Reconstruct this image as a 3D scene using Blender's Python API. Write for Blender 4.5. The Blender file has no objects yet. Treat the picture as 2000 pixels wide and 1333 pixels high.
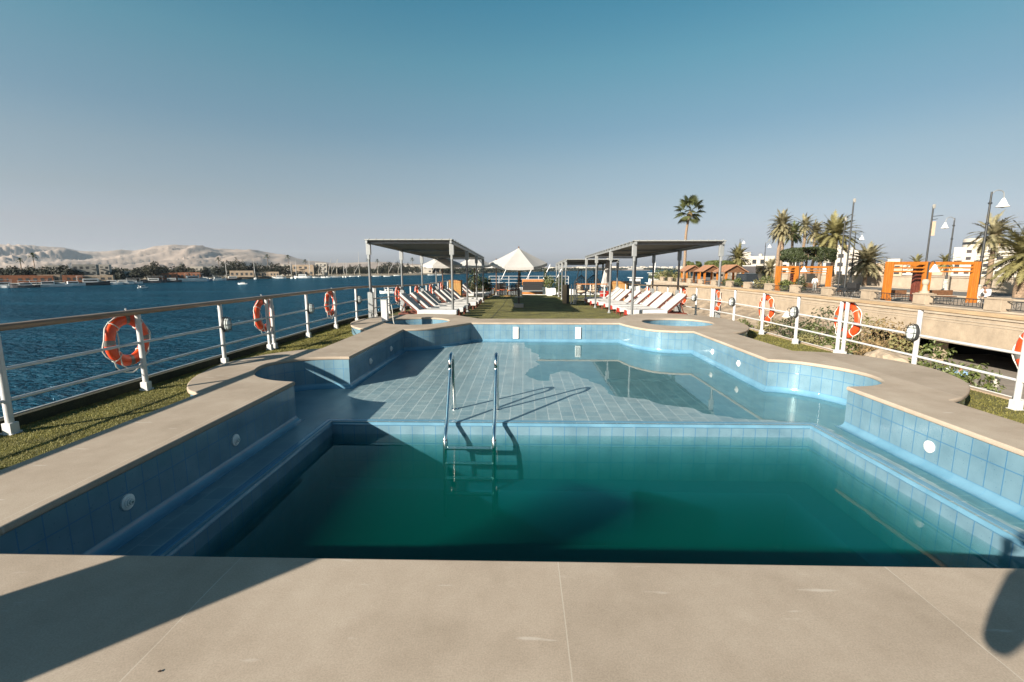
import bpy, bmesh, math, random
from mathutils import Vector, Matrix, noise
from mathutils.geometry import tessellate_polygon
PI = math.pi
S = bpy.context.scene
C = S.collection
R = math.radians
random.seed(7)

# ------------------------------------------------------------------ view
FPX, HX, HY, HCAM = 917.0, 1022.0, 524.0, 1.5
PIT = math.atan((666.5 - HY) / FPX)
YAW = math.atan((HX - 1000) / (FPX / math.cos(PIT)))
_cp, _sp, _cy, _sy = math.cos(PIT), math.sin(PIT), math.cos(YAW), math.sin(YAW)


def ray(px, py):
    x = (px - 1000) / FPX
    v = (py - 666.5) / FPX
    dx, dy, dz = x, _cp - v * _sp, -_sp - v * _cp
    return Vector((dx * _cy - dy * _sy, dx * _sy + dy * _cy, dz))


def on_z(px, py, z):
    r = ray(px, py)
    return Vector((0, 0, HCAM)) + r * ((z - HCAM) / r.z)


def on_y(px, py, y):
    r = ray(px, py)
    return Vector((0, 0, HCAM)) + r * (y / r.y)


def deck_z(y):
    return -0.25 - 0.027 * max(0.0, min(y, 26.0) - 15.0)


def on_deck(px, py):
    y = 20.0
    for _ in range(30):
        p = on_z(px, py, deck_z(y))
        y = p.y
    return p


cam = bpy.data.cameras.new('camera')
cam_o = bpy.data.objects.new('camera', cam)
C.objects.link(cam_o)
cam_o.location = (0, 0, HCAM)
cam_o.rotation_euler = (PI / 2 - PIT, 0, YAW)
cam.sensor_width = 36
cam.lens = FPX / 2000 * 36
cam.clip_start = 0.02
cam.clip_end = 60000
S.camera = cam_o

# ------------------------------------------------------------------ light
SUN_AZ, SUN_EL = 45.5, 22.3          # the light travels towards azimuth 45.5 (from +Y to +X)
wd = bpy.data.worlds.new('World')
S.world = wd
wd.use_nodes = True
nt = wd.node_tree
nt.nodes.clear()
sky = nt.nodes.new('ShaderNodeTexSky')
sky.sky_type = 'NISHITA'
sky.sun_disc = False
sky.sun_elevation = R(SUN_EL)
sky.sun_rotation = R(SUN_AZ + 180)
sky.altitude = 50
sky.air_density = 1.0
sky.dust_density = 1.6
sky.ozone_density = 2.6
bg = nt.nodes.new('ShaderNodeBackground')
bg.inputs['Strength'].default_value = 0.055
hs = nt.nodes.new('ShaderNodeHueSaturation')
hs.inputs['Saturation'].default_value = 0.95
hs.inputs['Hue'].default_value = 0.48
wo = nt.nodes.new('ShaderNodeOutputWorld')
nt.links.new(sky.outputs[0], hs.inputs['Color'])
tcw = nt.nodes.new('ShaderNodeTexCoord')
sxw = nt.nodes.new('ShaderNodeSeparateXYZ')
nt.links.new(tcw.outputs['Generated'], sxw.inputs[0])
rw = nt.nodes.new('ShaderNodeValToRGB')
_e = rw.color_ramp.elements
_st = [(0.0, (0.93, 0.90, 1.15)), (0.012, (0.91, 0.88, 1.13)), (0.036, (0.83, 0.80, 1.04)), (0.078, (0.90, 0.755, 0.835)), (0.128, (0.90, 0.735, 0.72)), (0.196, (0.896, 0.775, 0.727)),
       (0.26, (0.76, 0.78, 0.75)), (0.311, (0.71, 0.83, 0.78)), (0.367, (0.60, 0.874, 0.814)), (0.454, (0.38, 0.82, 0.827)), (0.62, (0.22, 0.58, 0.70)), (1.0, (0.09, 0.30, 0.49))]
while len(_e) < len(_st):
    _e.new(0.5)
for _i, (_p, _c) in enumerate(_st):
    _e[_i].position = _p
    _e[_i].color = (*_c, 1)
nt.links.new(sxw.outputs['Z'], rw.inputs['Fac'])
mw = nt.nodes.new('ShaderNodeMix')
mw.data_type = 'RGBA'
mw.blend_type = 'MULTIPLY'
mw.inputs[0].default_value = 1
nt.links.new(hs.outputs[0], mw.inputs[6])
nt.links.new(rw.outputs['Color'], mw.inputs[7])
rx = nt.nodes.new('ShaderNodeMapRange')
rx.inputs['From Min'].default_value = -1
rx.inputs['From Max'].default_value = 1
rx.inputs['To Min'].default_value = 1.14
rx.inputs['To Max'].default_value = 0.84
nt.links.new(sxw.outputs['X'], rx.inputs['Value'])
mv = nt.nodes.new('ShaderNodeMix')
mv.data_type = 'RGBA'
mv.blend_type = 'MULTIPLY'
mv.inputs[0].default_value = 1
nt.links.new(mw.outputs[2], mv.inputs[6])
nt.links.new(rx.outputs[0], mv.inputs[7])
nt.links.new(mv.outputs[2], bg.inputs['Color'])
nt.links.new(bg.outputs[0], wo.inputs['Surface'])
sl = bpy.data.lights.new('sun', 'SUN')
sl.energy = 5.0
sl.angle = R(0.5)
sl.color = (1.0, 0.90, 0.76)
so = bpy.data.objects.new('sun', sl)
C.objects.link(so)
_d = Vector((math.sin(R(SUN_AZ)) * math.cos(R(SUN_EL)), math.cos(R(SUN_AZ)) * math.cos(R(SUN_EL)), -math.sin(R(SUN_EL))))
so.rotation_euler = _d.to_track_quat('-Z', 'Y').to_euler()
so.location = (-30, -30, 30)
S.view_settings.view_transform = 'Standard'
S.view_settings.look = 'None'
S.view_settings.exposure = 1.38
S.view_settings.gamma = 1
S.cycles.max_bounces = 8
S.cycles.transparent_max_bounces = 12
S.cycles.volume_bounces = 2
S.cycles.sample_clamp_indirect = 4.0

# ------------------------------------------------------------------ helpers


class MB:
    """collects shapes; build() links them as one mesh object"""

    def __init__(s):
        s.v, s.f, s.uv, s.mi, s.sm = [], [], [], [], []
        s.m = 0

    def add(s, vs, fs, smooth=False, uvs=None):
        o = len(s.v)
        s.v += [tuple(v) for v in vs]
        for k, f in enumerate(fs):
            s.f.append([o + i for i in f])
            s.mi.append(s.m)
            s.sm.append(smooth)
            s.uv.append(uvs[k] if uvs else None)
        return s

    def box(s, c, size, rz=0.0, M=None):
        hx, hy, hz = size[0] / 2, size[1] / 2, size[2] / 2
        vs = [Vector((x, y, z)) for z in (-hz, hz) for y in (-hy, hy) for x in (-hx, hx)]
        m = M if M is not None else Matrix.Rotation(rz, 3, 'Z')
        vs = [m @ v + Vector(c) for v in vs]
        return s.add(vs, [(0, 2, 3, 1), (4, 5, 7, 6), (0, 1, 5, 4), (2, 6, 7, 3), (0, 4, 6, 2), (1, 3, 7, 5)])

    def bar(s, a, b, w, h=None, up=(0, 0, 1)):
        a, b = Vector(a), Vector(b)
        d = b - a
        L = d.length
        y = d / L
        x = y.cross(Vector(up))
        if x.length < 1e-4:
            x = y.cross(Vector((0, 1, 0)))
        x.normalize()
        z = x.cross(y)
        return s.box((a + b) / 2, (w, L, h or w), M=Matrix((x, y, z)).transposed())

    def tube(s, pts, r, n=8, closed=False, cap=True, flat=None):
        pts = [Vector(p) for p in pts]
        k = len(pts)
        rr = r if isinstance(r, (list, tuple)) else [r] * k
        vs = []
        prev = None
        for i, p in enumerate(pts):
            if closed:
                t = pts[(i + 1) % k] - pts[i - 1]
            else:
                t = pts[min(i + 1, k - 1)] - pts[max(i - 1, 0)]
            if t.length < 1e-9:
                t = Vector((0, 0, 1))
            t.normalize()
            if prev is None:
                u = t.orthogonal().normalized()
                if closed:
                    pass
            else:
                u = prev - t * prev.dot(t)
                if u.length < 1e-6:
                    u = t.orthogonal()
                u.normalize()
            prev = u
            w = t.cross(u)
            for j in range(n):
                a = 2 * PI * j / n
                vs.append(p + (u * math.cos(a) + w * math.sin(a)) * rr[i])
        fs = []
        for i in range(k if closed else k - 1):
            for j in range(n):
                i2 = (i + 1) % k
                fs.append((i * n + j, i * n + (j + 1) % n, i2 * n + (j + 1) % n, i2 * n + j))
        s.add(vs, fs, True)
        if cap and not closed:
            o = len(s.v) - len(vs)
            for base, rev in ((0, True), ((k - 1) * n, False)):
                ring = [o + base + j for j in range(n)]
                s.f.append(ring[::-1] if rev else ring)
                s.mi.append(s.m)
                s.sm.append(False)
                s.uv.append(None)
        return s

    def lathe(s, prof, n=16, c=(0, 0, 0), smooth=True, sx=1.0, sy=1.0):
        vs = []
        for r, z in prof:
            for j in range(n):
                a = 2 * PI * j / n
                vs.append((c[0] + r * math.cos(a) * sx, c[1] + r * math.sin(a) * sy, c[2] + z))
        fs = []
        for i in range(len(prof) - 1):
            for j in range(n):
                fs.append((i * n + j, i * n + (j + 1) % n, (i + 1) * n + (j + 1) % n, (i + 1) * n + j))
        fs.append(tuple(range(n))[::-1])
        fs.append(tuple((len(prof) - 1) * n + j for j in range(n)))
        return s.add(vs, fs, smooth)

    def prism(s, poly, z0, z1):
        n = len(poly)
        vs = [(p[0], p[1], z0) for p in poly] + [(p[0], p[1], z1) for p in poly]
        fs = [(i, (i + 1) % n, n + (i + 1) % n, n + i) for i in range(n)]
        fs += [tuple(range(n))[::-1], tuple(range(n, 2 * n))]
        return s.add(vs, fs)

    def xform(s, M, start=0):
        for i in range(start, len(s.v)):
            s.v[i] = tuple(M @ Vector(s.v[i]))
        return s

    def build(s, name, mats, parent=None, loc=(0, 0, 0), rz=0.0, bevel=0.0, seg=2, **tags):
        me = bpy.data.meshes.new(name)
        me.from_pydata(s.v, [], s.f)
        ml = mats if isinstance(mats, (list, tuple)) else [mats]
        for m in ml:
            me.materials.append(m)
        me.polygons.foreach_set('material_index', s.mi)
        me.polygons.foreach_set('use_smooth', s.sm)
        if any(u is not None for u in s.uv):
            ul = me.uv_layers.new(name='UVMap')
            for p in me.polygons:
                u = s.uv[p.index]
                if u:
                    for k, li in enumerate(p.loop_indices):
                        ul.data[li].uv = u[k]
        if any(s.sm):
            me.set_sharp_from_angle(angle=R(38))
        me.update()
        o = bpy.data.objects.new(name, me)
        C.objects.link(o)
        o.location = loc
        o.rotation_euler = (0, 0, rz)
        if parent is not None:
            o.parent = parent
        if bevel:
            b = o.modifiers.new('bevel', 'BEVEL')
            b.width = bevel
            b.segments = seg
            b.limit_method = 'ANGLE'
            b.angle_limit = R(40)
        tag(o, **tags)
        return o


def tag(o, label=None, cat=None, group=None, kind=None):
    if label:
        o['label'] = label
    if cat:
        o['category'] = cat
    if group:
        o['group'] = group
    if kind:
        o['kind'] = kind
    return o


def empty(name, loc=(0, 0, 0), rz=0.0, **tags):
    o = bpy.data.objects.new(name, None)
    C.objects.link(o)
    o.empty_display_size = 0.1
    o.location = loc
    o.rotation_euler = (0, 0, rz)
    tag(o, **tags)
    return o


def kids(o):
    return [c for c in bpy.data.objects if c.parent == o]


def copy_tree(o, parent=None, memo=None):
    ch = memo.get(o.name) if memo else None
    c = o.copy()
    C.objects.link(c)
    if parent is not None:
        c.parent = parent
    for k in kids(o):
        copy_tree(k, c)
    return c


ORD = ['first', 'second', 'third', 'fourth', 'fifth', 'sixth', 'seventh', 'eighth', 'ninth', 'tenth', 'eleventh',
       'twelfth', 'thirteenth', 'fourteenth', 'fifteenth', 'sixteenth', 'seventeenth', 'eighteenth', 'nineteenth', 'twentieth']


def spline(pts, k=6):
    """Catmull-Rom through 2D/3D points"""
    P = [Vector(p) for p in pts]
    out = []
    for i in range(len(P) - 1):
        p0 = P[max(i - 1, 0)]
        p1, p2 = P[i], P[i + 1]
        p3 = P[min(i + 2, len(P) - 1)]
        for j in range(k):
            t = j / k
            out.append(0.5 * ((2 * p1) + (-p0 + p2) * t + (2 * p0 - 5 * p1 + 4 * p2 - p3) * t * t + (-p0 + 3 * p1 - 3 * p2 + p3) * t ** 3))
    out.append(P[-1])
    return out


def slab(name, loops, z0, z1, m, bevel=0.0, parent=None, **tags):
    """flat slab with holes: filled 2D curve, extruded between z0 and z1"""
    cu = bpy.data.curves.new(name, 'CURVE')
    cu.dimensions = '2D'
    cu.fill_mode = 'BOTH'
    h = (z1 - z0) / 2
    cu.extrude = h - bevel
    cu.bevel_depth = bevel
    cu.bevel_resolution = 2
    cu.offset = -bevel
    for lp in loops:
        sp = cu.splines.new('POLY')
        sp.points.add(len(lp) - 1)
        for i, p in enumerate(lp):
            sp.points[i].co = (p[0], p[1], 0, 1)
        sp.use_cyclic_u = True
    o = bpy.data.objects.new(name + '_curve', cu)
    C.objects.link(o)
    dg = bpy.context.evaluated_depsgraph_get()
    me = bpy.data.meshes.new_from_object(o.evaluated_get(dg))
    bpy.data.objects.remove(o)
    me.name = name
    me.materials.clear()
    me.materials.append(m)
    for p in me.polygons:
        p.use_smooth = True
    me.set_sharp_from_angle(angle=R(30))
    q = bpy.data.objects.new(name, me)
    C.objects.link(q)
    q.location = (0, 0, (z0 + z1) / 2)
    if parent is not None:
        q.parent = parent
    tag(q, **tags)
    return q


def flat_poly(mb, pts, z):
    tris = tessellate_polygon([[Vector((p[0], p[1], 0)) for p in pts]])
    vs = [(p[0], p[1], z) for p in pts]
    fs, uvs = [], []
    for t in tris:
        a, b, c = (Vector(vs[i]) for i in t)
        if (b - a).cross(c - a).z < 0:
            t = (t[0], t[2], t[1])
        fs.append(t)
        uvs.append([(vs[i][0], vs[i][1]) for i in t])
    return mb.add(vs, fs, uvs=uvs)


def offset_path(pts, d, closed=False):
    """offset a 2D path to its left by d (mitred)"""
    P = [Vector((p[0], p[1])) for p in pts]
    n = len(P)
    out = []
    for i in range(n):
        a = P[i - 1] if (i > 0 or closed) else None
        b = P[(i + 1) % n] if (i < n - 1 or closed) else None
        ns = []
        for s_, e_ in ((a, P[i]), (P[i], b)):
            if s_ is not None and e_ is not None and (e_ - s_).length > 1e-7:
                t = (e_ - s_).normalized()
                ns.append(Vector((-t.y, t.x)))
        if len(ns) == 2:
            m = ns[0] + ns[1]
            if m.length < 0.3:
                m = ns[0]
                q = 1
            else:
                m.normalize()
                q = 1 / max(0.45, m.dot(ns[0]))
            out.append(P[i] + m * d * q)
        else:
            out.append(P[i] + ns[0] * d)
    return out


def strip(mb, rows, smooth=False, closed=False, flip=False, vcoord=None):
    """rows: list of 3D polylines of equal length; UV in metres"""
    n = len(rows[0])
    base = [0.0]
    for i in range(1, n + (1 if closed else 0)):
        base.append(base[-1] + (Vector(rows[0][i % n]) - Vector(rows[0][i - 1])).length)
    acc = [0.0]
    for k in range(1, len(rows)):
        acc.append(acc[-1] + (Vector(rows[k][0]) - Vector(rows[k - 1][0])).length)
    if vcoord:
        acc = vcoord
    vs = [tuple(p) for r in rows for p in r]
    fs, uvs = [], []
    for k in range(len(rows) - 1):
        for i in range(n if closed else n - 1):
            j = (i + 1) % n
            f = [k * n + i, k * n + j, (k + 1) * n + j, (k + 1) * n + i]
            u = [(base[i], acc[k]), (base[i + 1], acc[k]), (base[i + 1], acc[k + 1]), (base[i], acc[k + 1])]
            if flip:
                f.reverse()
                u.reverse()
            fs.append(f)
            uvs.append(u)
    return mb.add(vs, fs, smooth, uvs)


# ------------------------------------------------------------------ materials
def nodes(name):
    m = bpy.data.materials.new(name)
    m.use_nodes = True
    t = m.node_tree
    return m, t, t.nodes['Principled BSDF'], (lambda k: t.nodes.new(k)), t.links.new


def ramp(nd, stops):
    e = nd.color_ramp.elements
    while len(e) < len(stops):
        e.new(0.5)
    for i, (p, c) in enumerate(stops):
        e[i].position = p
        e[i].color = (*c, 1) if len(c) == 3 else c


def mat(name, col, rough=0.55, metal=0.0, var=None, col2=None, bump=None, spec=0.5, coat=0.0, detail=4.0, stretch=None, translucent=0.0):
    m, t, b, N, L = nodes(name)
    if metal < 0.5:
        col = tuple(c * ALB for c in col)
        col2 = tuple(c * ALB for c in col2) if col2 else None
    b.inputs['Base Color'].default_value = (*col, 1)
    b.inputs['Roughness'].default_value = rough
    b.inputs['Metallic'].default_value = metal
    b.inputs['Specular IOR Level'].default_value = spec
    b.inputs['Coat Weight'].default_value = coat
    tc = None
    if var or bump:
        tc = N('ShaderNodeTexCoord')
        src = tc.outputs['Object']
        if stretch:
            mp = N('ShaderNodeMapping')
            mp.inputs['Scale'].default_value = stretch
            L(src, mp.inputs['Vector'])
            src = mp.outputs[0]
    if var:
        sc, amt = var
        nz = N('ShaderNodeTexNoise')
        nz.inputs['Scale'].default_value = sc
        nz.inputs['Detail'].default_value = detail
        nz.inputs['Roughness'].default_value = 0.65
        L(src, nz.inputs['Vector'])
        rp = N('ShaderNodeValToRGB')
        c2 = col2 or tuple(c * (1 - amt) for c in col)
        c1 = col if col2 else tuple(min(1, c * (1 + amt * 0.6)) for c in col)
        ramp(rp, [(0.33, c2), (0.67, c1)])
        L(nz.outputs['Fac'], rp.inputs['Fac'])
        L(rp.outputs['Color'], b.inputs['Base Color'])
        mr = N('ShaderNodeMapRange')
        mr.inputs['To Min'].default_value = min(1, rough + 0.08)
        mr.inputs['To Max'].default_value = max(0.02, rough - 0.08)
        L(nz.outputs['Fac'], mr.inputs['Value'])
        L(mr.outputs[0], b.inputs['Roughness'])
    if bump:
        nb = N('ShaderNodeTexNoise')
        nb.inputs['Scale'].default_value = bump[0]
        nb.inputs['Detail'].default_value = 5
        L(src, nb.inputs['Vector'])
        bp = N('ShaderNodeBump')
        bp.inputs['Strength'].default_value = bump[1]
        bp.inputs['Distance'].default_value = bump[2] if len(bump) > 2 else 0.01
        L(nb.outputs['Fac'], bp.inputs['Height'])
        L(bp.outputs[0], b.inputs['Normal'])
    if translucent:
        tr = N('ShaderNodeBsdfTranslucent')
        if var:
            L(rp.outputs['Color'], tr.inputs['Color'])
        else:
            tr.inputs['Color'].default_value = (*col, 1)
        mx = N('ShaderNodeMixShader')
        mx.inputs[0].default_value = translucent
        L(b.outputs[0], mx.inputs[1])
        L(tr.outputs[0], mx.inputs[2])
        L(mx.outputs[0], t.nodes['Material Output'].inputs['Surface'])
    return m


ALB = 0.74


def tile_mat(name, c1, c2, grout, bw, rh, ms=0.006, offset=0.0, rough=0.22, rot=0.0, speck=None, bumpy=0.25):
    m, t, b, N, L = nodes(name)
    uv = N('ShaderNodeTexCoord')
    mp = N('ShaderNodeMapping')
    mp.inputs['Rotation'].default_value = (0, 0, rot)
    L(uv.outputs['UV'], mp.inputs['Vector'])
    br = N('ShaderNodeTexBrick')
    br.offset = offset
    br.inputs['Scale'].default_value = 1
    br.inputs['Brick Width'].default_value = bw
    br.inputs['Row Height'].default_value = rh
    br.inputs['Mortar Size'].default_value = ms
    br.inputs['Mortar Smooth'].default_value = 0.1
    br.inputs['Bias'].default_value = 0.0
    br.inputs['Color1'].default_value = (*c1, 1)
    br.inputs['Color2'].default_value = (*c2, 1)
    br.inputs['Mortar'].default_value = (*grout, 1)
    L(mp.outputs[0], br.inputs['Vector'])
    nz = N('ShaderNodeTexNoise')
    nz.inputs['Scale'].default_value = 3.0
    nz.inputs['Detail'].default_value = 6
    L(mp.outputs[0], nz.inputs['Vector'])
    rp = N('ShaderNodeValToRGB')
    ramp(rp, [(0.3, (0.72, 0.76, 0.78)), (0.7, (1.06, 1.04, 1.02))])
    L(nz.outputs['Fac'], rp.inputs['Fac'])
    mx = N('ShaderNodeMix')
    mx.data_type = 'RGBA'
    mx.blend_type = 'MULTIPLY'
    mx.inputs[0].default_value = 1
    L(br.outputs['Color'], mx.inputs[6])
    L(rp.outputs['Color'], mx.inputs[7])
    last = mx.outputs[2]
    if speck:
        vo = N('ShaderNodeTexVoronoi')
        vo.inputs['Scale'].default_value = speck[0]
        L(mp.outputs[0], vo.inputs['Vector'])
        lt = N('ShaderNodeMath')
        lt.operation = 'LESS_THAN'
        lt.inputs[1].default_value = 0.13
        L(vo.outputs['Distance'], lt.inputs[0])
        m2 = N('ShaderNodeMix')
        m2.data_type = 'RGBA'
        m2.blend_type = 'MULTIPLY'
        L(lt.outputs[0], m2.inputs[0])
        L(last, m2.inputs[6])
        m2.inputs[7].default_value = (*speck[1], 1)
        last = m2.outputs[2]
    L(last, b.inputs['Base Color'])
    b.inputs['Roughness'].default_value = rough
    mr = N('ShaderNodeMapRange')
    mr.inputs['To Min'].default_value = rough
    mr.inputs['To Max'].default_value = 0.7
    L(br.outputs['Fac'], mr.inputs['Value'])
    L(mr.outputs[0], b.inputs['Roughness'])
    bp = N('ShaderNodeBump')
    bp.inputs['Strength'].default_value = bumpy
    bp.inputs['Distance'].default_value = 0.004
    bp.invert = True
    L(br.outputs['Fac'], bp.inputs['Height'])
    L(bp.outputs[0], b.inputs['Normal'])
    return m


M = {}
M['white_paint'] = mat('white_paint', (0.62, 0.62, 0.615), 0.35, var=(6, 0.08), bump=(30, 0.05))
M['white_plastic'] = mat('white_plastic', (0.82, 0.82, 0.80), 0.3)
M['grey_metal'] = mat('grey_metal', (0.19, 0.20, 0.205), 0.45, metal=0.35, var=(5, 0.15))
M['light_grey_metal'] = mat('light_grey_metal', (0.32, 0.335, 0.34), 0.45, metal=0.2, var=(5, 0.12))
M['dark_metal'] = mat('dark_metal', (0.03, 0.033, 0.035), 0.45, var=(8, 0.2))
M['chrome'] = mat('chrome', (0.72, 0.72, 0.70), 0.13, metal=1.0, var=(14, 0.12))
M['handrail_wood'] = mat('handrail_wood', (0.27, 0.155, 0.075), 0.4, var=(5, 0.4), stretch=(6, 0.4, 6), coat=0.2)
M['orange_plastic'] = mat('orange_plastic', (0.80, 0.075, 0.012), 0.42, var=(7, 0.2), bump=(60, 0.08))
M['reflective_tape'] = mat('reflective_tape', (0.15, 0.145, 0.135), 0.35, var=(30, 0.15))
M['rope'] = mat('rope', (0.72, 0.69, 0.62), 0.8, bump=(120, 0.5))
M['lamp_glass'] = mat('lamp_glass', (0.62, 0.68, 0.67), 0.12, var=(10, 0.1))
M['cushion'] = mat('cushion', (0.60, 0.59, 0.58), 0.85, var=(4, 0.10), bump=(90, 0.25))
M['red_wood'] = mat('red_wood', (0.16, 0.04, 0.024), 0.5, var=(4, 0.4))
M['red_plastic'] = mat('red_plastic', (0.42, 0.03, 0.02), 0.35, var=(4, 0.15))
M['orange_wood'] = mat('orange_wood', (0.52, 0.20, 0.05), 0.55, var=(3, 0.3), stretch=(1, 1, 0.3))
M['bamboo'] = mat('bamboo', (0.50, 0.29, 0.10), 0.6, var=(22, 0.45), stretch=(1, 1, 0.05))
M['canvas_grey'] = mat('canvas_grey', (0.15, 0.145, 0.13), 0.8, var=(3, 0.2), bump=(70, 0.3))
M['canvas_edge'] = mat('canvas_edge', (0.33, 0.34, 0.33), 0.7)
M['canvas_white'] = mat('canvas_white', (0.60, 0.585, 0.565), 0.8, var=(2, 0.06), translucent=0.25)
M['dark_wicker'] = mat('dark_wicker', (0.025, 0.02, 0.018), 0.6, var=(30, 0.5))
M['brown_wood'] = mat('brown_wood', (0.16, 0.075, 0.035), 0.6, var=(5, 0.4), stretch=(1, 6, 1))
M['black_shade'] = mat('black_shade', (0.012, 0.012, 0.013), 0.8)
M['cream_fabric'] = mat('cream_fabric', (0.58, 0.46, 0.34), 0.9, var=(6, 0.15))
M['tan_board'] = mat('tan_board', (0.50, 0.36, 0.22), 0.6, var=(4, 0.15))
M['leaf_dark'] = mat('leaf_dark', (0.055, 0.075, 0.025), 0.55, var=(3, 0.5), translucent=0.2)
M['leaf_mid'] = mat('leaf_mid', (0.14, 0.17, 0.045), 0.55, var=(3, 0.45), translucent=0.25)
M['leaf_olive'] = mat('leaf_olive', (0.27, 0.245, 0.10), 0.6, var=(3, 0.4), translucent=0.25)
M['leaf_dry'] = mat('leaf_dry', (0.25, 0.17, 0.075), 0.8, var=(3, 0.4))
M['bark'] = mat('bark', (0.20, 0.14, 0.09), 0.9, var=(7, 0.45), bump=(12, 0.9, 0.05))
M['palm_bark'] = mat('palm_bark', (0.30, 0.21, 0.14), 0.9, var=(5, 0.4), bump=(9, 0.9, 0.06), stretch=(1, 1, 2.5))
M['sandstone'] = mat('sandstone', (0.42, 0.335, 0.245), 0.85, var=(1.2, 0.22), bump=(9, 0.5, 0.02), detail=8)
M['sandstone_pale'] = mat('sandstone_pale', (0.47, 0.39, 0.30), 0.85, var=(0.8, 0.2), bump=(7, 0.4, 0.02), detail=8)
M['plaster_white'] = mat('plaster_white', (0.52, 0.48, 0.42), 0.85, var=(0.6, 0.15))
M['plaster_tan'] = mat('plaster_tan', (0.45, 0.34, 0.24), 0.85, var=(0.5, 0.2))
M['plaster_orange'] = mat('plaster_orange', (0.34, 0.13, 0.06), 0.85, var=(0.4, 0.3))
M['plaster_grey'] = mat('plaster_grey', (0.33, 0.32, 0.29), 0.85, var=(0.4, 0.2))
M['window_dark'] = mat('window_dark', (0.03, 0.035, 0.04), 0.15)
M['pergola_orange'] = mat('pergola_orange', (0.48, 0.155, 0.014), 0.55, var=(2.2, 0.25), stretch=(3, 3, 0.4))
M['roof_orange'] = mat('roof_orange', (0.40, 0.20, 0.11), 0.8, var=(2, 0.3))
M['boat_white'] = mat('boat_white', (0.90, 0.90, 0.88), 0.4, var=(0.8, 0.12))
M['boat_dark'] = mat('boat_dark', (0.05, 0.045, 0.05), 0.5, var=(0.8, 0.3))
M['boat_blue'] = mat('boat_blue', (0.05, 0.14, 0.25), 0.5, var=(0.8, 0.3))
M['mast_wood'] = mat('mast_wood', (0.55, 0.47, 0.36), 0.6)
M['skin'] = mat('skin', (0.30, 0.17, 0.11), 0.5)
M['hair'] = mat('hair', (0.012, 0.010, 0.009), 0.6)
M['cloth_white'] = mat('cloth_white', (0.72, 0.72, 0.74), 0.85, var=(5, 0.1))
M['cloth_navy'] = mat('cloth_navy', (0.015, 0.022, 0.035), 0.85, var=(5, 0.2))
M['cloth_grey'] = mat('cloth_grey', (0.25, 0.26, 0.25), 0.85, var=(5, 0.15))
M['cloth_blue'] = mat('cloth_blue', (0.20, 0.33, 0.50), 0.85, var=(5, 0.15))
M['car_dark'] = mat('car_dark', (0.02, 0.03, 0.04), 0.2, coat=0.6)
M['bus_blue'] = mat('bus_blue', (0.10, 0.18, 0.22), 0.3, coat=0.4)
M['terracotta'] = mat('terracotta', (0.48, 0.12, 0.05), 0.7, var=(5, 0.2))
M['asphalt'] = mat('asphalt', (0.16, 0.15, 0.14), 0.9, var=(1.5, 0.2))
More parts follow.
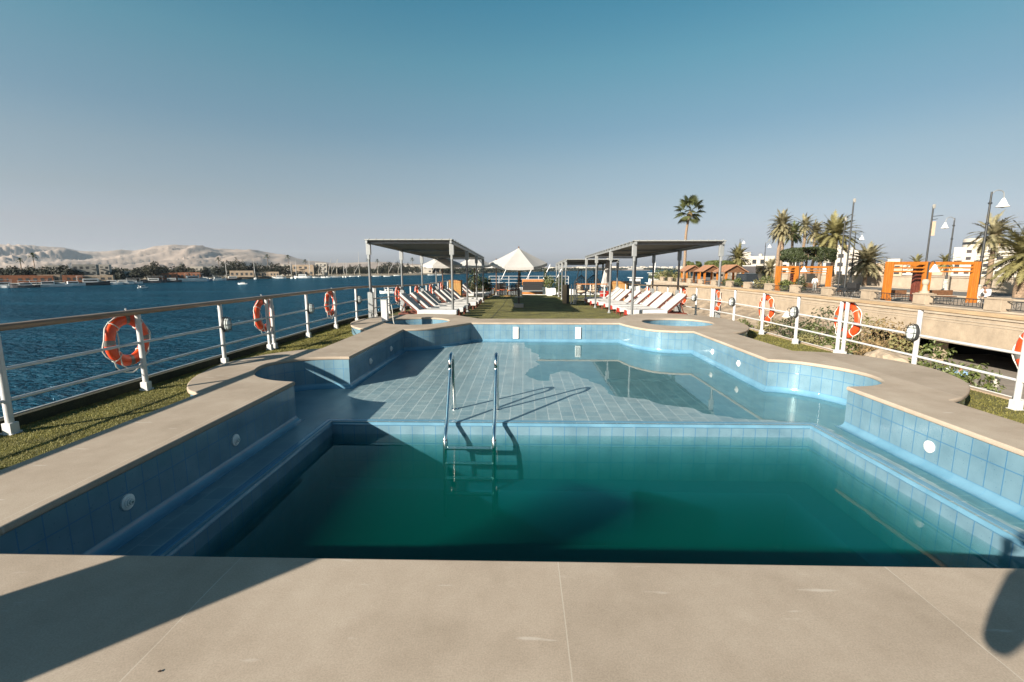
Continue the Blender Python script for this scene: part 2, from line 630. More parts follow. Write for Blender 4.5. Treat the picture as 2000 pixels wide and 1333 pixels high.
# ================================================================== special materials
def coping_mat():
    m, t, b, N, L = nodes('coping_stone')
    tc = N('ShaderNodeTexCoord')
    big = N('ShaderNodeTexNoise')
    big.inputs['Scale'].default_value = 1.3
    big.inputs['Detail'].default_value = 9
    big.inputs['Roughness'].default_value = 0.7
    L(tc.outputs['Object'], big.inputs['Vector'])
    r1 = N('ShaderNodeValToRGB')
    ramp(r1, [(0.28, (0.268, 0.222, 0.174)), (0.5, (0.338, 0.284, 0.229)), (0.74, (0.405, 0.350, 0.288))])
    L(big.outputs['Fac'], r1.inputs['Fac'])
    fine = N('ShaderNodeTexNoise')
    fine.inputs['Scale'].default_value = 150
    fine.inputs['Detail'].default_value = 3
    L(tc.outputs['Object'], fine.inputs['Vector'])
    r2 = N('ShaderNodeValToRGB')
    ramp(r2, [(0.3, (0.84, 0.83, 0.82)), (0.72, (1.08, 1.07, 1.06))])
    L(fine.outputs['Fac'], r2.inputs['Fac'])
    mx = N('ShaderNodeMix')
    mx.data_type = 'RGBA'
    mx.blend_type = 'MULTIPLY'
    mx.inputs[0].default_value = 1
    L(r1.outputs[0], mx.inputs[6])
    L(r2.outputs[0], mx.inputs[7])
    # slab joints every 1.66 m, filled with pale grout
    sx = N('ShaderNodeSeparateXYZ')
    wob = N('ShaderNodeTexNoise')
    wob.inputs['Scale'].default_value = 2.5
    L(tc.outputs['Object'], wob.inputs['Vector'])
    L(tc.outputs['Object'], sx.inputs[0])

    def math_(op, a, bb=None):
        n = N('ShaderNodeMath')
        n.operation = op
        for k, v in enumerate((a, bb)):
            if v is None:
                continue
            if isinstance(v, (int, float)):
                n.inputs[k].default_value = v
            else:
                L(v, n.inputs[k])
        return n.outputs[0]
    xx = math_('ADD', sx.outputs['X'], math_('MULTIPLY', wob.outputs['Fac'], 0.012))
    d = math_('ABSOLUTE', math_('SUBTRACT', math_('FRACT', math_('ADD', math_('DIVIDE', xx, 1.66), 0.385)), 0.5))
    wn = N('ShaderNodeTexWhiteNoise')
    wn.noise_dimensions = '1D'
    L(math_('FLOOR', math_('ADD', math_('DIVIDE', xx, 1.66), 0.885)), wn.inputs['W'])
    tone = N('ShaderNodeMapRange')
    tone.inputs['To Min'].default_value = 0.93
    tone.inputs['To Max'].default_value = 1.05
    L(wn.outputs['Value'], tone.inputs['Value'])
    mt_ = N('ShaderNodeMix')
    mt_.data_type = 'RGBA'
    mt_.blend_type = 'MULTIPLY'
    mt_.inputs[0].default_value = 1
    L(mx.outputs[2], mt_.inputs[6])
    L(tone.outputs[0], mt_.inputs[7])
    mx = mt_
    joint = math_('LESS_THAN', math_('ABSOLUTE', math_('SUBTRACT', d, 0.0)), 0.0016)
    m2 = N('ShaderNodeMix')
    m2.data_type = 'RGBA'
    L(math_('MULTIPLY', joint, math_('MULTIPLY', wob.outputs['Fac'], 1.1)), m2.inputs[0])
    L(mx.outputs[2], m2.inputs[6])
    m2.inputs[7].default_value = (0.45, 0.41, 0.35, 1)
    # pale scuffs
    mp = N('ShaderNodeMapping')
    mp.inputs['Rotation'].default_value = (0, 0, 0.9)
    mp.inputs['Scale'].default_value = (1.2, 7, 1)
    L(tc.outputs['Object'], mp.inputs['Vector'])
    sc = N('ShaderNodeTexNoise')
    sc.inputs['Scale'].default_value = 2.3
    sc.inputs['Detail'].default_value = 7
    L(mp.outputs[0], sc.inputs['Vector'])
    r3 = N('ShaderNodeValToRGB')
    ramp(r3, [(0.665, (0, 0, 0)), (0.72, (1, 1, 1))])
    L(sc.outputs['Fac'], r3.inputs['Fac'])
    m3 = N('ShaderNodeMix')
    m3.data_type = 'RGBA'
    L(math_('MULTIPLY', r3.outputs[0], 0.4), m3.inputs[0])
    L(m2.outputs[2], m3.inputs[6])
    m3.inputs[7].default_value = (0.50, 0.46, 0.41, 1)
    # dark specks
    vo = N('ShaderNodeTexVoronoi')
    vo.inputs['Scale'].default_value = 5
    L(tc.outputs['Object'], vo.inputs['Vector'])
    m4 = N('ShaderNodeMix')
    m4.data_type = 'RGBA'
    L(math_('MULTIPLY', math_('LESS_THAN', vo.outputs['Distance'], 0.018), 0.55), m4.inputs[0])
    L(m3.outputs[2], m4.inputs[6])
    m4.inputs[7].default_value = (0.15, 0.12, 0.09, 1)
    L(m4.outputs[2], b.inputs['Base Color'])
    b.inputs['Roughness'].default_value = 0.8
    b.inputs['Specular IOR Level'].default_value = 0.12
    bp = N('ShaderNodeBump')
    bp.inputs['Strength'].default_value = 0.15
    bp.inputs['Distance'].default_value = 0.001
    L(fine.outputs['Fac'], bp.inputs['Height'])
    b2 = N('ShaderNodeBump')
    b2.inputs['Strength'].default_value = 0.3
    b2.inputs['Distance'].default_value = 0.004
    b2.invert = True
    L(joint, b2.inputs['Height'])
    L(bp.outputs[0], b2.inputs['Normal'])
    L(b2.outputs[0], b.inputs['Normal'])
    return m


M['coping'] = coping_mat()
M['wall_tile'] = tile_mat('wall_tile', (0.118, 0.208, 0.270), (0.132, 0.226, 0.285), (0.035, 0.135, 0.25), 0.158, 0.25, 0.0045, 0.0, 0.16, speck=(26, (0.72, 0.80, 0.86)))
M['floor_tile'] = tile_mat('floor_tile', (0.165, 0.25, 0.282), (0.205, 0.28, 0.302), (0.33, 0.40, 0.42), 0.235, 0.18, 0.005, 0.5, 0.28, rot=PI / 2)
M['trim_tile'] = tile_mat('trim_tile', (0.10, 0.225, 0.32), (0.115, 0.24, 0.335), (0.07, 0.19, 0.30), 0.32, 5.0, 0.003, 0.0, 0.15)


def clear_water(name, tint, rough=0.0, bump=None, ior=1.33):
    """thin clear water: mirror by Fresnel over a see-through tint"""
    m, t, b, N, L = nodes(name)
    t.nodes.remove(b)
    fr = N('ShaderNodeFresnel')
    fr.inputs['IOR'].default_value = ior
    tr = N('ShaderNodeBsdfTransparent')
    tr.inputs['Color'].default_value = (*tint, 1)
    gl = N('ShaderNodeBsdfGlossy')
    gl.inputs['Roughness'].default_value = rough
    mx = N('ShaderNodeMixShader')
    gm = N('ShaderNodeNewGeometry')
    inv = N('ShaderNodeMath')
    inv.operation = 'SUBTRACT'
    inv.inputs[0].default_value = 1.0
    L(gm.outputs['Backfacing'], inv.inputs[1])
    mu = N('ShaderNodeMath')
    mu.operation = 'MULTIPLY'
    L(fr.outputs[0], mu.inputs[0])
    L(inv.outputs[0], mu.inputs[1])
    L(mu.outputs[0], mx.inputs[0])
    L(tr.outputs[0], mx.inputs[1])
    L(gl.outputs[0], mx.inputs[2])
    out = t.nodes['Material Output']
    L(mx.outputs[0], out.inputs['Surface'])
    if bump:
        tc = N('ShaderNodeTexCoord')
        nz = N('ShaderNodeTexNoise')
        nz.inputs['Scale'].default_value = bump[0]
        nz.inputs['Detail'].default_value = 2
        L(tc.outputs['Object'], nz.inputs['Vector'])
        bp = N('ShaderNodeBump')
        bp.inputs['Strength'].default_value = bump[1]
        bp.inputs['Distance'].default_value = bump[2]
        L(nz.outputs['Fac'], bp.inputs['Height'])
        L(bp.outputs[0], gl.inputs['Normal'])
        L(bp.outputs[0], fr.inputs['Normal'])
    return m, t, N, L


m_, t_, N_, L_ = clear_water('pool_water', (0.92, 0.97, 0.97), 0.0, (1.6, 0.12, 0.02), 1.22)
pv = N_('ShaderNodeVolumePrincipled')
pv.inputs['Color'].default_value = (0.0, 0.085, 0.066, 1)
pv.inputs['Absorption Color'].default_value = (0.0, 0.18, 0.18, 1)
pv.inputs['Density'].default_value = 1.35
L_(pv.outputs[0], t_.nodes['Material Output'].inputs['Volume'])
M['pool_water'] = m_
M['puddle'] = clear_water('puddle_water', (0.62, 0.80, 0.82), 0.0, (3, 0.05, 0.01), 1.42)[0]
M['tub_water'] = clear_water('tub_water', (0.75, 0.90, 0.93), 0.0, (3, 0.1, 0.01))[0]


def river_mat():
    m, t, b, N, L = nodes('river_water')
    tc = N('ShaderNodeTexCoord')
    b.inputs['Base Color'].default_value = (0.010, 0.060, 0.092, 1)
    b.inputs['Roughness'].default_value = 0.12
    b.inputs['IOR'].default_value = 1.33
    b.inputs['Specular IOR Level'].default_value = 0.32
    b.inputs['Specular Tint'].default_value = (0.16, 0.56, 0.84, 1)
    prev = None
    for sc, st, di, strx in ((0.16, 1.0, 2.2, (1, 1.8, 1)), (0.62, 1.0, 1.5, (1, 1.9, 1)), (1.9, 1.0, 0.42, (1, 1.6, 1))):
        mp = N('ShaderNodeMapping')
        mp.inputs['Scale'].default_value = strx
        mp.inputs['Rotation'].default_value = (0, 0, 0.5)
        L(tc.outputs['Object'], mp.inputs['Vector'])
        nz = N('ShaderNodeTexNoise')
        nz.inputs['Scale'].default_value = sc
        nz.inputs['Detail'].default_value = 3
        nz.inputs['Distortion'].default_value = 0.4
        L(mp.outputs[0], nz.inputs['Vector'])
        bp = N('ShaderNodeBump')
        bp.inputs['Strength'].default_value = st
        bp.inputs['Distance'].default_value = di
        L(nz.outputs['Fac'], bp.inputs['Height'])
        if prev:
            L(prev, bp.inputs['Normal'])
        prev = bp.outputs[0]
    df = N('ShaderNodeBsdfDiffuse')
    gl = N('ShaderNodeBsdfGlossy')
    gl.inputs['Color'].default_value = (0.42, 0.72, 0.95, 1)
    fr = N('ShaderNodeFresnel')
    fr.inputs['IOR'].default_value = 1.33
    for nd in (df, gl, fr):
        L(prev, nd.inputs['Normal'])
    mul = N('ShaderNodeMath')
    mul.operation = 'MULTIPLY'
    mul.inputs[1].default_value = 0.8
    L(fr.outputs[0], mul.inputs[0])
    ms = N('ShaderNodeMixShader')
    L(mul.outputs[0], ms.inputs[0])
    L(df.outputs[0], ms.inputs[1])
    L(gl.outputs[0], ms.inputs[2])
    L(ms.outputs[0], t.nodes['Material Output'].inputs['Surface'])
    # wind lanes: smoother and rougher streaks
    mp = N('ShaderNodeMapping')
    mp.inputs['Scale'].default_value = (0.010, 0.07, 1)
    mp.inputs['Rotation'].default_value = (0, 0, -0.35)
    L(tc.outputs['Object'], mp.inputs['Vector'])
    nz = N('ShaderNodeTexNoise')
    nz.inputs['Scale'].default_value = 1
    nz.inputs['Detail'].default_value = 5
    L(mp.outputs[0], nz.inputs['Vector'])
    rp = N('ShaderNodeValToRGB')
    ramp(rp, [(0.35, (0.002, 0.030, 0.054)), (0.62, (0.005, 0.050, 0.084)), (0.75, (0.014, 0.085, 0.12))])
    L(nz.outputs['Fac'], rp.inputs['Fac'])
    L(rp.outputs[0], df.inputs['Color'])
    mr = N('ShaderNodeMapRange')
    mr.inputs['To Min'].default_value = 0.04
    mr.inputs['To Max'].default_value = 0.16
    L(nz.outputs['Fac'], mr.inputs['Value'])
    L(mr.outputs[0], gl.inputs['Roughness'])
    return m


M['river'] = river_mat()
M['turf_base'] = mat('turf_base', (0.165, 0.155, 0.03), 0.95, var=(1.6, 0.5), bump=(90, 1.0, 0.02), detail=8)
M['turf_blade'] = mat('turf_blade', (0.22, 0.20, 0.045), 0.7, var=(2.2, 0.4), translucent=0.2)
M['hull_white'] = mat('hull_white', (0.62, 0.62, 0.60), 0.45, var=(0.5, 0.12))

# ================================================================== river, ship body, turf
CX = 0.55
mb = MB()
mb.add([(-12000, -900, 0), (12000, -900, 0), (12000, 9000, 0), (-12000, 9000, 0)], [(0, 1, 2, 3)])
mb.build('river', M['river'], loc=(0, 0, -8.0), kind='structure')

DECK_X0, DECK_X1 = -5.72, 6.62
ship = empty('cruise_ship', (CX, 8, -8), label='white cruise ship hull carrying the pool deck beneath everything on board', cat='ship')
mb = MB()
out = [(DECK_X0 - CX, -9), (DECK_X1 - CX - 0.25, -9), (DECK_X1 - CX, 0), (DECK_X1 - CX, 26), (5.6, 33), (4.3, 40), (1.0, 44.5), (-1.0, 44.5), (-4.3, 40), (-5.6, 33), (DECK_X0 - CX, 26)]
prof = [(0.9, 0.0), (1.0, 3.5), (1.0, 7.70)]
n = len(out)
vs = []
for k, z in prof:
    for x, y in out:
        vs.append((x * k, y, z + (deck_z(y + 8) + 0.25 if z > 5 else 0)))
fs = []
for r_ in range(2):
    for i in range(n):
        fs.append((r_ * n + i, r_ * n + (i + 1) % n, (r_ + 1) * n + (i + 1) % n, (r_ + 1) * n + i))
fs.append(tuple(range(n))[::-1])
mb.add(vs, fs)
mb.build('hull', M['hull_white'], ship)
# gunwale lip along both deck edges: turf covered kerb, shade painted into its river side colour, with a thin pale outer edge
for x, hgt, mt in ((DECK_X0 + 0.05, 0.13, mat('turf_painted_shade', (0.035, 0.036, 0.016), 0.95, var=(9, 0.4), bump=(80, 1.0, 0.02))), (DECK_X1 - 0.05, 0.03, M['plaster_tan'])):
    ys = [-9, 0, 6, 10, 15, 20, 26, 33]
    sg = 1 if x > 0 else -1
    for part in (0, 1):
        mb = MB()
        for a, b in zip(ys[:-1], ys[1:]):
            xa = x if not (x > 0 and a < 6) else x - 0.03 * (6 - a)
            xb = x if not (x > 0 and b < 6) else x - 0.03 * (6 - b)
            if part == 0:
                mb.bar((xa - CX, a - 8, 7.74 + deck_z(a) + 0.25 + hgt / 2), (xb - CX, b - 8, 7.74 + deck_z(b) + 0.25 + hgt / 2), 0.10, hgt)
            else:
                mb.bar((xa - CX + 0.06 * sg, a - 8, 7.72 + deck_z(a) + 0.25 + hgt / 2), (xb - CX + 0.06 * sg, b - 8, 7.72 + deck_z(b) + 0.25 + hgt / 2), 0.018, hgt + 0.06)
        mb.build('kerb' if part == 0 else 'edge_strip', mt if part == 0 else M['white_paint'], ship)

# ================================================================== swimming pool
def smooth_half(sharp):
    """list of segments; each segment is a list of points; segments of 2 stay straight, longer ones are splined"""
    out = []
    for seg in sharp:
        p = seg if len(seg) == 2 else spline(seg, 5)
        if out and (Vector(out[-1]) - Vector(p[0])).length < 1e-6:
            p = p[1:]
        out += [(q[0], q[1]) for q in p]
    return out


YN, YF = 2.24, 12.98
inner_L = smooth_half([
    [(-3.05, YN), (-3.05, 6.06)],
    [(-3.05, 6.06), (-3.36, 6.13), (-3.66, 6.30), (-3.90, 6.58), (-4.06, 7.0), (-4.02, 7.38), (-3.70, 7.70), (-3.33, 7.82), (-2.98, 7.84)],
    [(-2.98, 7.84), (-2.97, 11.50)],
    [(-2.97, 11.50), (-2.62, 11.60), (-2.26, 11.82), (-1.90, 12.25), (-1.60, 12.72), (-1.44, YF)]])
inner_R = smooth_half([
    [(4.16, YN), (4.16, 5.97)],
    [(4.16, 5.97), (4.52, 6.03), (4.82, 6.24), (4.94, 6.55), (4.93, 6.86), (4.78, 7.24), (4.52, 7.58), (4.28, 7.73), (4.08, 7.78)],
    [(4.08, 7.78), (4.10, 11.30)],
    [(4.10, 11.30), (3.70, 11.34), (3.26, 11.52), (2.95, 11.95), (2.76, 12.5), (2.66, YF)]])
inner = inner_L + inner_R[::-1]           # clockwise seen from above, starting at the near left corner
outer_L = smooth_half([
    [(-3.92, -4.0), (-3.94, 5.46)],
    [(-3.94, 5.46), (-4.18, 5.60), (-4.45, 5.98), (-4.66, 6.5), (-4.77, 7.15), (-4.68, 7.66), (-4.45, 8.15), (-4.12, 8.5), (-3.82, 8.68)],
    [(-3.82, 8.68), (-3.85, 11.45)],
    [(-3.85, 11.45), (-4.2, 11.75), (-4.6, 12.35), (-4.84, 13.1), (-4.80, 13.9), (-4.4, 14.8), (-3.7, 15.35), (-2.95, 15.45), (-2.2, 15.1), (-1.7, 14.5), (-1.28, 14.0)]])
outer_R = smooth_half([
    [(4.86, -4.0), (4.90, 5.35)],
    [(4.90, 5.35), (5.2, 5.5), (5.6, 5.85), (5.95, 6.3), (6.2, 7.0), (6.16, 7.6), (5.9, 8.15), (5.5, 8.45), (4.96, 8.62)],
    [(4.96, 8.62), (4.94, 11.1)],
    [(4.94, 11.1), (5.4, 11.4), (5.85, 12.2), (6.08, 13.1), (6.08, 14.0), (5.8, 14.9), (5.2, 15.6), (4.5, 15.85), (3.8, 15.6), (3.2, 14.9), (2.86, 14.1)]])
outer = outer_L + outer_R[::-1]
TUBS = [(-3.05, 13.36, 0.92), (4.33, 13.22, 0.95)]
circ = lambda cx, cy, r, n=40: [(cx + r * math.cos(2 * PI * k / n), cy + r * math.sin(2 * PI * k / n)) for k in range(n)]

pool = empty('swimming_pool', (0, 0, 0), label='blue tiled swimming pool with beige stone coping, sunk in the green deck', cat='swimming pool')
slab('coping', [outer, inner] + [circ(*t) for t in TUBS], -0.055, 0.0, M['coping'], 0.018, pool)
ZS = -0.55                                  # shallow shelf
CV = 0.085                                  # cove radius
wall_in = [(p[0], p[1]) for p in inner]
back = offset_path(wall_in, 0.012)          # the wall face stands a little behind the coping nose
mb = MB()
strip(mb, [[(p[0], p[1], z) for p in back] for z in (ZS + CV, -0.055)], True, flip=True)
# the near wall, below the coping the camera stands over
mb2 = [(back[-1][0], back[-1][1]), (back[0][0], back[0][1])]
strip(mb, [[(p[0], p[1], z) for p in mb2] for z in (ZS, -0.055)], flip=True)
w = mb.build('wall', M['wall_tile'], pool)
mb = MB()
rows = []
for k in range(5):
    a = PI / 2 * k / 4
    d = CV * (1 - math.cos(a))
    z = ZS + CV * (1 - math.sin(a)) + 0.0015
    rows.append([(p[0], p[1], z) for p in offset_path(back, -d)])
strip(mb, rows, True)
mb.build('cove_trim', M['trim_tile'], pool)
# shelf and benches as one U-shaped floor
DX0, DX1, DY = -2.58, 3.80, 6.05
mb = MB()
flat_poly(mb, [(back[0][0], YN)] + [(p[0], p[1]) for p in back[1:-1]] + [(back[-1][0], YN), (DX1, YN), (DX1, DY), (DX0, DY), (DX0, YN)], ZS)
mb.build('shelf_floor', M['floor_tile'], pool)
ZB = -2.1
mb = MB()
loop = [(DX0, YN), (DX0, DY), (DX1, DY), (DX1, YN)]
strip(mb, [[(p[0], p[1], z) for p in loop] for z in (ZB, ZS - 0.05)], flip=True, vcoord=[0.0, 1.5])
strip(mb, [[(DX1, YN, z), (DX0, YN, z)] for z in (ZB, ZS)], flip=True)
flat_poly(mb, [(DX0, YN), (DX1, YN), (DX1, DY), (DX0, DY)], ZB)
mb.build('deep_basin', M['wall_tile'], pool)
# rounded nosing along the shelf and bench edges
mb = MB()
rows = []
for k in range(5):
    a = PI / 2 * k / 4
    d = 0.05 * math.sin(a)
    rows.append([(p[0], p[1], ZS - 0.05 + 0.05 * math.cos(a) + 0.003) for p in offset_path(loop, 0.05 - d - 0.003)])
strip(mb, rows, True, flip=False)
rows2 = [[(p[0], p[1], ZS + 0.003) for p in offset_path(loop, q)] for q in (0.10, 0.047)]
strip(mb, rows2, False)
mb.build('nosing_trim', M['trim_tile'], pool)
mb = MB()
LD = -1.35
for (x0, x1, y0, y1) in ((DX0 + 0.003, DX1 - 0.003, DY - 0.34, DY - 0.003), (DX1 - 0.42, DX1 - 0.003, YN + 0.003, DY - 0.343)):
    mb.box(((x0 + x1) / 2, (y0 + y1) / 2, (LD + ZB) / 2 + 0.003), (x1 - x0, y1 - y0, LD - ZB))
mb.build('underwater_ledge', M['trim_tile'], pool)
# turf: one sheet with an opening for the pool, then falling slightly forward
def turf_sheet():
    hole = [tuple(p) for p in offset_path(outer, -0.06)]
    rim = [(DECK_X0 + 0.06, -4.2), (DECK_X0 + 0.06, 36.5), (DECK_X1 - 0.06, 36.5), (DECK_X1 - 0.06, 6), (DECK_X1 - 0.36, -4.2)]
    o = slab('artificial_turf', [rim, hole], -0.27, -0.25, M['turf_base'], kind='structure')
    bm = bmesh.new()
    bm.from_mesh(o.data)
    for y in (15, 18, 22, 26, 29, 33):
        bmesh.ops.bisect_plane(bm, geom=bm.verts[:] + bm.edges[:] + bm.faces[:], plane_co=(0, y, 0), plane_no=(0, 1, 0))
    for v in bm.verts:
        v.co.z += deck_z(v.co.y) + 0.25
    bm.to_mesh(o.data)
    bm.free()


turf_sheet()
# outer faces of the raised kerb
mb = MB()
strip(mb, [[(p[0], p[1], z) for p in offset_path(outer, -0.03)] for z in (-0.32, -0.054)], True)
mb.build('outer_wall', M['wall_tile'], pool)
# hot tubs
for k, (tx, ty, tr) in enumerate(TUBS):
    mb = MB()
    cc = circ(tx, ty, tr + 0.012)
    strip(mb, [[(x, y, z) for x, y in cc] for z in (-0.9, -0.054)], True, closed=True, flip=True)
    flat_poly(mb, circ(tx, ty, tr + 0.012), -0.9)
    mb.build('hot_tub', M['wall_tile'], pool)
    mb = MB()
    flat_poly(mb, circ(tx, ty, tr + 0.010), -0.34)
    mb.build('hot_tub_water', M['tub_water'], kind='structure')


def jet(pos, nx):
    j = MB()
    Mx = Matrix.Translation(Vector(pos)) @ Matrix.Rotation(PI / 2 * nx, 4, 'Y')
    j.lathe([(0.062, 0.0), (0.062, 0.012), (0.045, 0.02), (0.044, 0.024), (0.032, 0.026), (0.031, 0.034), (0.018, 0.034), (0.016, 0.02), (0.0, 0.02)], 20)
    j.xform(Mx)
    o = j.build('water_jet', M['white_plastic'], pool)
    n_ = MB()
    n_.lathe([(0.020, 0.030), (0.020, 0.045), (0.010, 0.047), (0.009, 0.030)], 12)
    n_.xform(Mx)
    n_.build('nozzle', M['lamp_glass'], o)


XW = 0.012
for y, z in ((4.71, -0.31), (3.33, -0.29)):
    jet((-3.05 - XW, y, z), 1)
for y, z in ((10.4, -0.30), (8.95, -0.30)):
    jet((-2.975 - XW, y, z), 1)
jet((4.16 + XW, 4.69, -0.31), -1)
for y, z in ((8.85, -0.29), (10.10, -0.29)):
    jet((4.09 + XW, y, z), -1)
for x in (-0.20, 1.535):
    mb = MB()
    mb.box((x, YF - 0.006, -0.285), (0.155, 0.036, 0.33))
    sk = mb.build('skimmer_plate', M['white_plastic'], pool, bevel=0.012)
    mb = MB()
    for dx in (-0.038, 0, 0.038):
        mb.box((x + dx, YF - 0.026, -0.285), (0.012, 0.006, 0.24))
    mb.build('skimmer_slot', M['light_grey_metal'], sk)

# water of the deep end, a thin film left on the shelf and on the right bench
ZW = -0.72
mb = MB()
mb.box(((DX0 + DX1) / 2, (YN + DY) / 2, (ZW + ZB) / 2 + 0.002), (DX1 - DX0 - 0.006, DY - YN - 0.006, ZW - ZB - 0.004))
mb.build('pool_water', M['pool_water'], kind='structure')


def ragged(pts, amp, step=0.06, seed=1.0):
    out = []
    for i in range(len(pts) - 1):
        a, b = Vector(pts[i]), Vector(pts[i + 1])
        k = max(1, int((b - a).length / step))
        t = (b - a).normalized()
        nn = Vector((-t.y, t.x))
        for j in range(k):
            p = a.lerp(b, j / k)
            q = noise.noise(Vector((p.x * 2.2 + seed, p.y * 2.2, seed))) * amp * 1.3 + noise.noise(Vector((p.x * 8, p.y * 8 + seed, 3.1))) * amp * 0.5
            out.append((p.x + nn.x * q, p.y + nn.y * q))
    out.append(tuple(pts[-1][:2]))
    return out


film = [(1025, 676), (1042, 690), (1052, 705), (1030, 730), (1067, 744), (1096, 724), (1150, 742), (1192, 768), (1232, 776), (1280, 786), (1350, 800), (1400, 812), (1440, 820), (1500, 821)]
edge = [tuple(on_z(px, py, ZS)[:2]) for px, py in film]
edge = ragged(spline([(*e, 0) for e in edge], 3), 0.10)
edge[0] = (edge[0][0], YF - 0.06)
edge += [(3.65, 6.17), (3.90, 6.13), (3.965, 5.8)]
benchpx = ragged([(3.955, 5.8), (3.945, 4.6), (3.95, 3.3), (3.94, 2.6)], 0.05, 0.05, 5.0)
edge += benchpx
cin = offset_path(back, -0.05)
right_side = [(p[0], p[1]) for p in cin if p[0] > edge[0][0] and p[1] > YN + 0.1]
poly = edge + [(4.115, 2.6)] + right_side[::-1]
poly = [p for i, p in enumerate(poly) if i == 0 or (Vector(p) - Vector(poly[i - 1])).length > 0.004]
mb = MB()
flat_poly(mb, poly, ZS + 0.006)
mb.build('shelf_puddle', M['puddle'], kind='structure')

# ladder
lad = empty('pool_ladder', (-0.685, 6.1, ZS), label='polished steel pool ladder arching over the edge of the shallow shelf', cat='ladder')
for sx in (-0.315, 0.315):
    mb = MB()
    pts = [(sx, -0.42, -1.15), (sx, -0.36, -0.25)]
    pts += [(sx, -0.36 + 0.57 * t, -0.25 + 0.93 * t) for t in (0.3, 0.6, 0.9, 1.0)]
    cy, cz, rr = 0.335, 0.66, 0.13
    for k in range(9):
        a = PI * (1 - k / 8)
        pts.append((sx, cy + rr * math.cos(a), cz + 0.075 + rr * math.sin(a)))
    pts += [(sx, 0.475, 0.55), (sx, 0.51, 0.2), (sx, 0.545, 0.0)]
    mb.tube(spline(pts, 4), 0.0255, 14)
    ra = mb.build('rail', M['chrome'], lad)
    mb = MB()
    mb.lathe([(0.05, 0.0), (0.05, 0.008), (0.03, 0.02), (0.027, 0.035)], 18, (sx, 0.545, 0.0))
    mb.build('flange', M['chrome'], ra)
    mb = MB()
    mb.lathe([(0.029, -0.06), (0.029, 0.06)], 14, (sx, -0.325, -0.19))
    mb.build('collar', M['grey_metal'], ra)
for k in range(4):
    mb = MB()
    mb.box((0, -0.375 - 0.012 * k, -0.235 - 0.2 * k), (0.60, 0.085, 0.022))
    for j in range(5):
        mb.box((0, -0.405 - 0.012 * k + 0.015 * j, -0.2225 - 0.2 * k), (0.56, 0.005, 0.004))
    mb.build('tread', M['chrome'], lad, bevel=0.006)

# short turf blades where the deck is near enough to show them
rnd = random.Random(3)


def in_poly(p, poly):
    c = False
    j = len(poly) - 1
    for i in range(len(poly)):
        if (poly[i][1] > p[1]) != (poly[j][1] > p[1]) and p[0] < (poly[j][0] - poly[i][0]) * (p[1] - poly[i][1]) / (poly[j][1] - poly[i][1]) + poly[i][0]:
            c = not c
        j = i
    return c


mb = MB()
vs, fs = [], []
cnt = 0
while cnt < 90000:
    y = 2.6 + (rnd.random() ** 1.6) * 14
    side = rnd.random() < 0.62
    x = rnd.uniform(DECK_X0 + 0.08, -3.7) if side else rnd.uniform(4.7, DECK_X1 - 0.1)
    if in_poly((x, y), outer):
        continue
    cnt += 1
    a = rnd.uniform(0, 2 * PI)
    l = rnd.uniform(0.008, 0.016) * (1 + y / 20)
    wdt = 0.002 + 0.0005 * y
    lean = rnd.uniform(0.2, 1.0)
    ca, sa = math.cos(a), math.sin(a)
    o = len(vs)
    vs += [(x - sa * wdt, y + ca * wdt, -0.252), (x + sa * wdt, y - ca * wdt, -0.252), (x + ca * l * lean, y + sa * l * lean, -0.25 + l)]
    fs.append((o, o + 1, o + 2))
mb.add(vs, fs)
mb.build('turf_fibres', M['turf_blade'], kind='stuff')

mb = MB()
strip(mb, [[(-1.18 + 0.004 * (y - 14), y, deck_z(y) + 0.004) for y in (14.2, 15, 18, 22, 26, 30, 34)], [(-1.14 + 0.004 * (y - 14), y, deck_z(y) + 0.004) for y in (14.2, 15, 18, 22, 26, 30, 34)]], flip=True)
mb.build('turf_seam', mat('turf_seam', (0.05, 0.05, 0.012), 0.95), kind='structure')

# two dry leaves lying on the near coping
for lx, ly, lb in ((-1.36, 1.52, 'tiny dark dry leaf on the near coping at the bottom left'), (-1.27, 1.45, 'second tiny dry leaf on the near coping, closest to the lower edge')):
    mb = MB()
    pts = [(0.017 * t - 0.0085, 0.006 * math.sin(PI * t) * sg, 0.0018 + 0.003 * math.sin(PI * t)) for sg in (1, -1) for t in ((0, 0.25, 0.5, 0.75, 1) if sg > 0 else (0.75, 0.5, 0.25))]
    mb.add(pts, [tuple(range(len(pts)))])
    mb.build('dry_leaf', mat('dry_leaf', (0.05, 0.03, 0.02), 0.9), loc=(lx, ly, 0.0006), rz=lx * 7, label=lb, cat='leaf', group='dry leaves on the coping')
# ================================================================== guard rails and life rings
RAIL_T = 0.885


def rail_x_right(y):
    return 6.35 if y > 10.5 else 6.35 - 0.020 * (10.5 - y) - 0.004 * (10.5 - y) ** 2


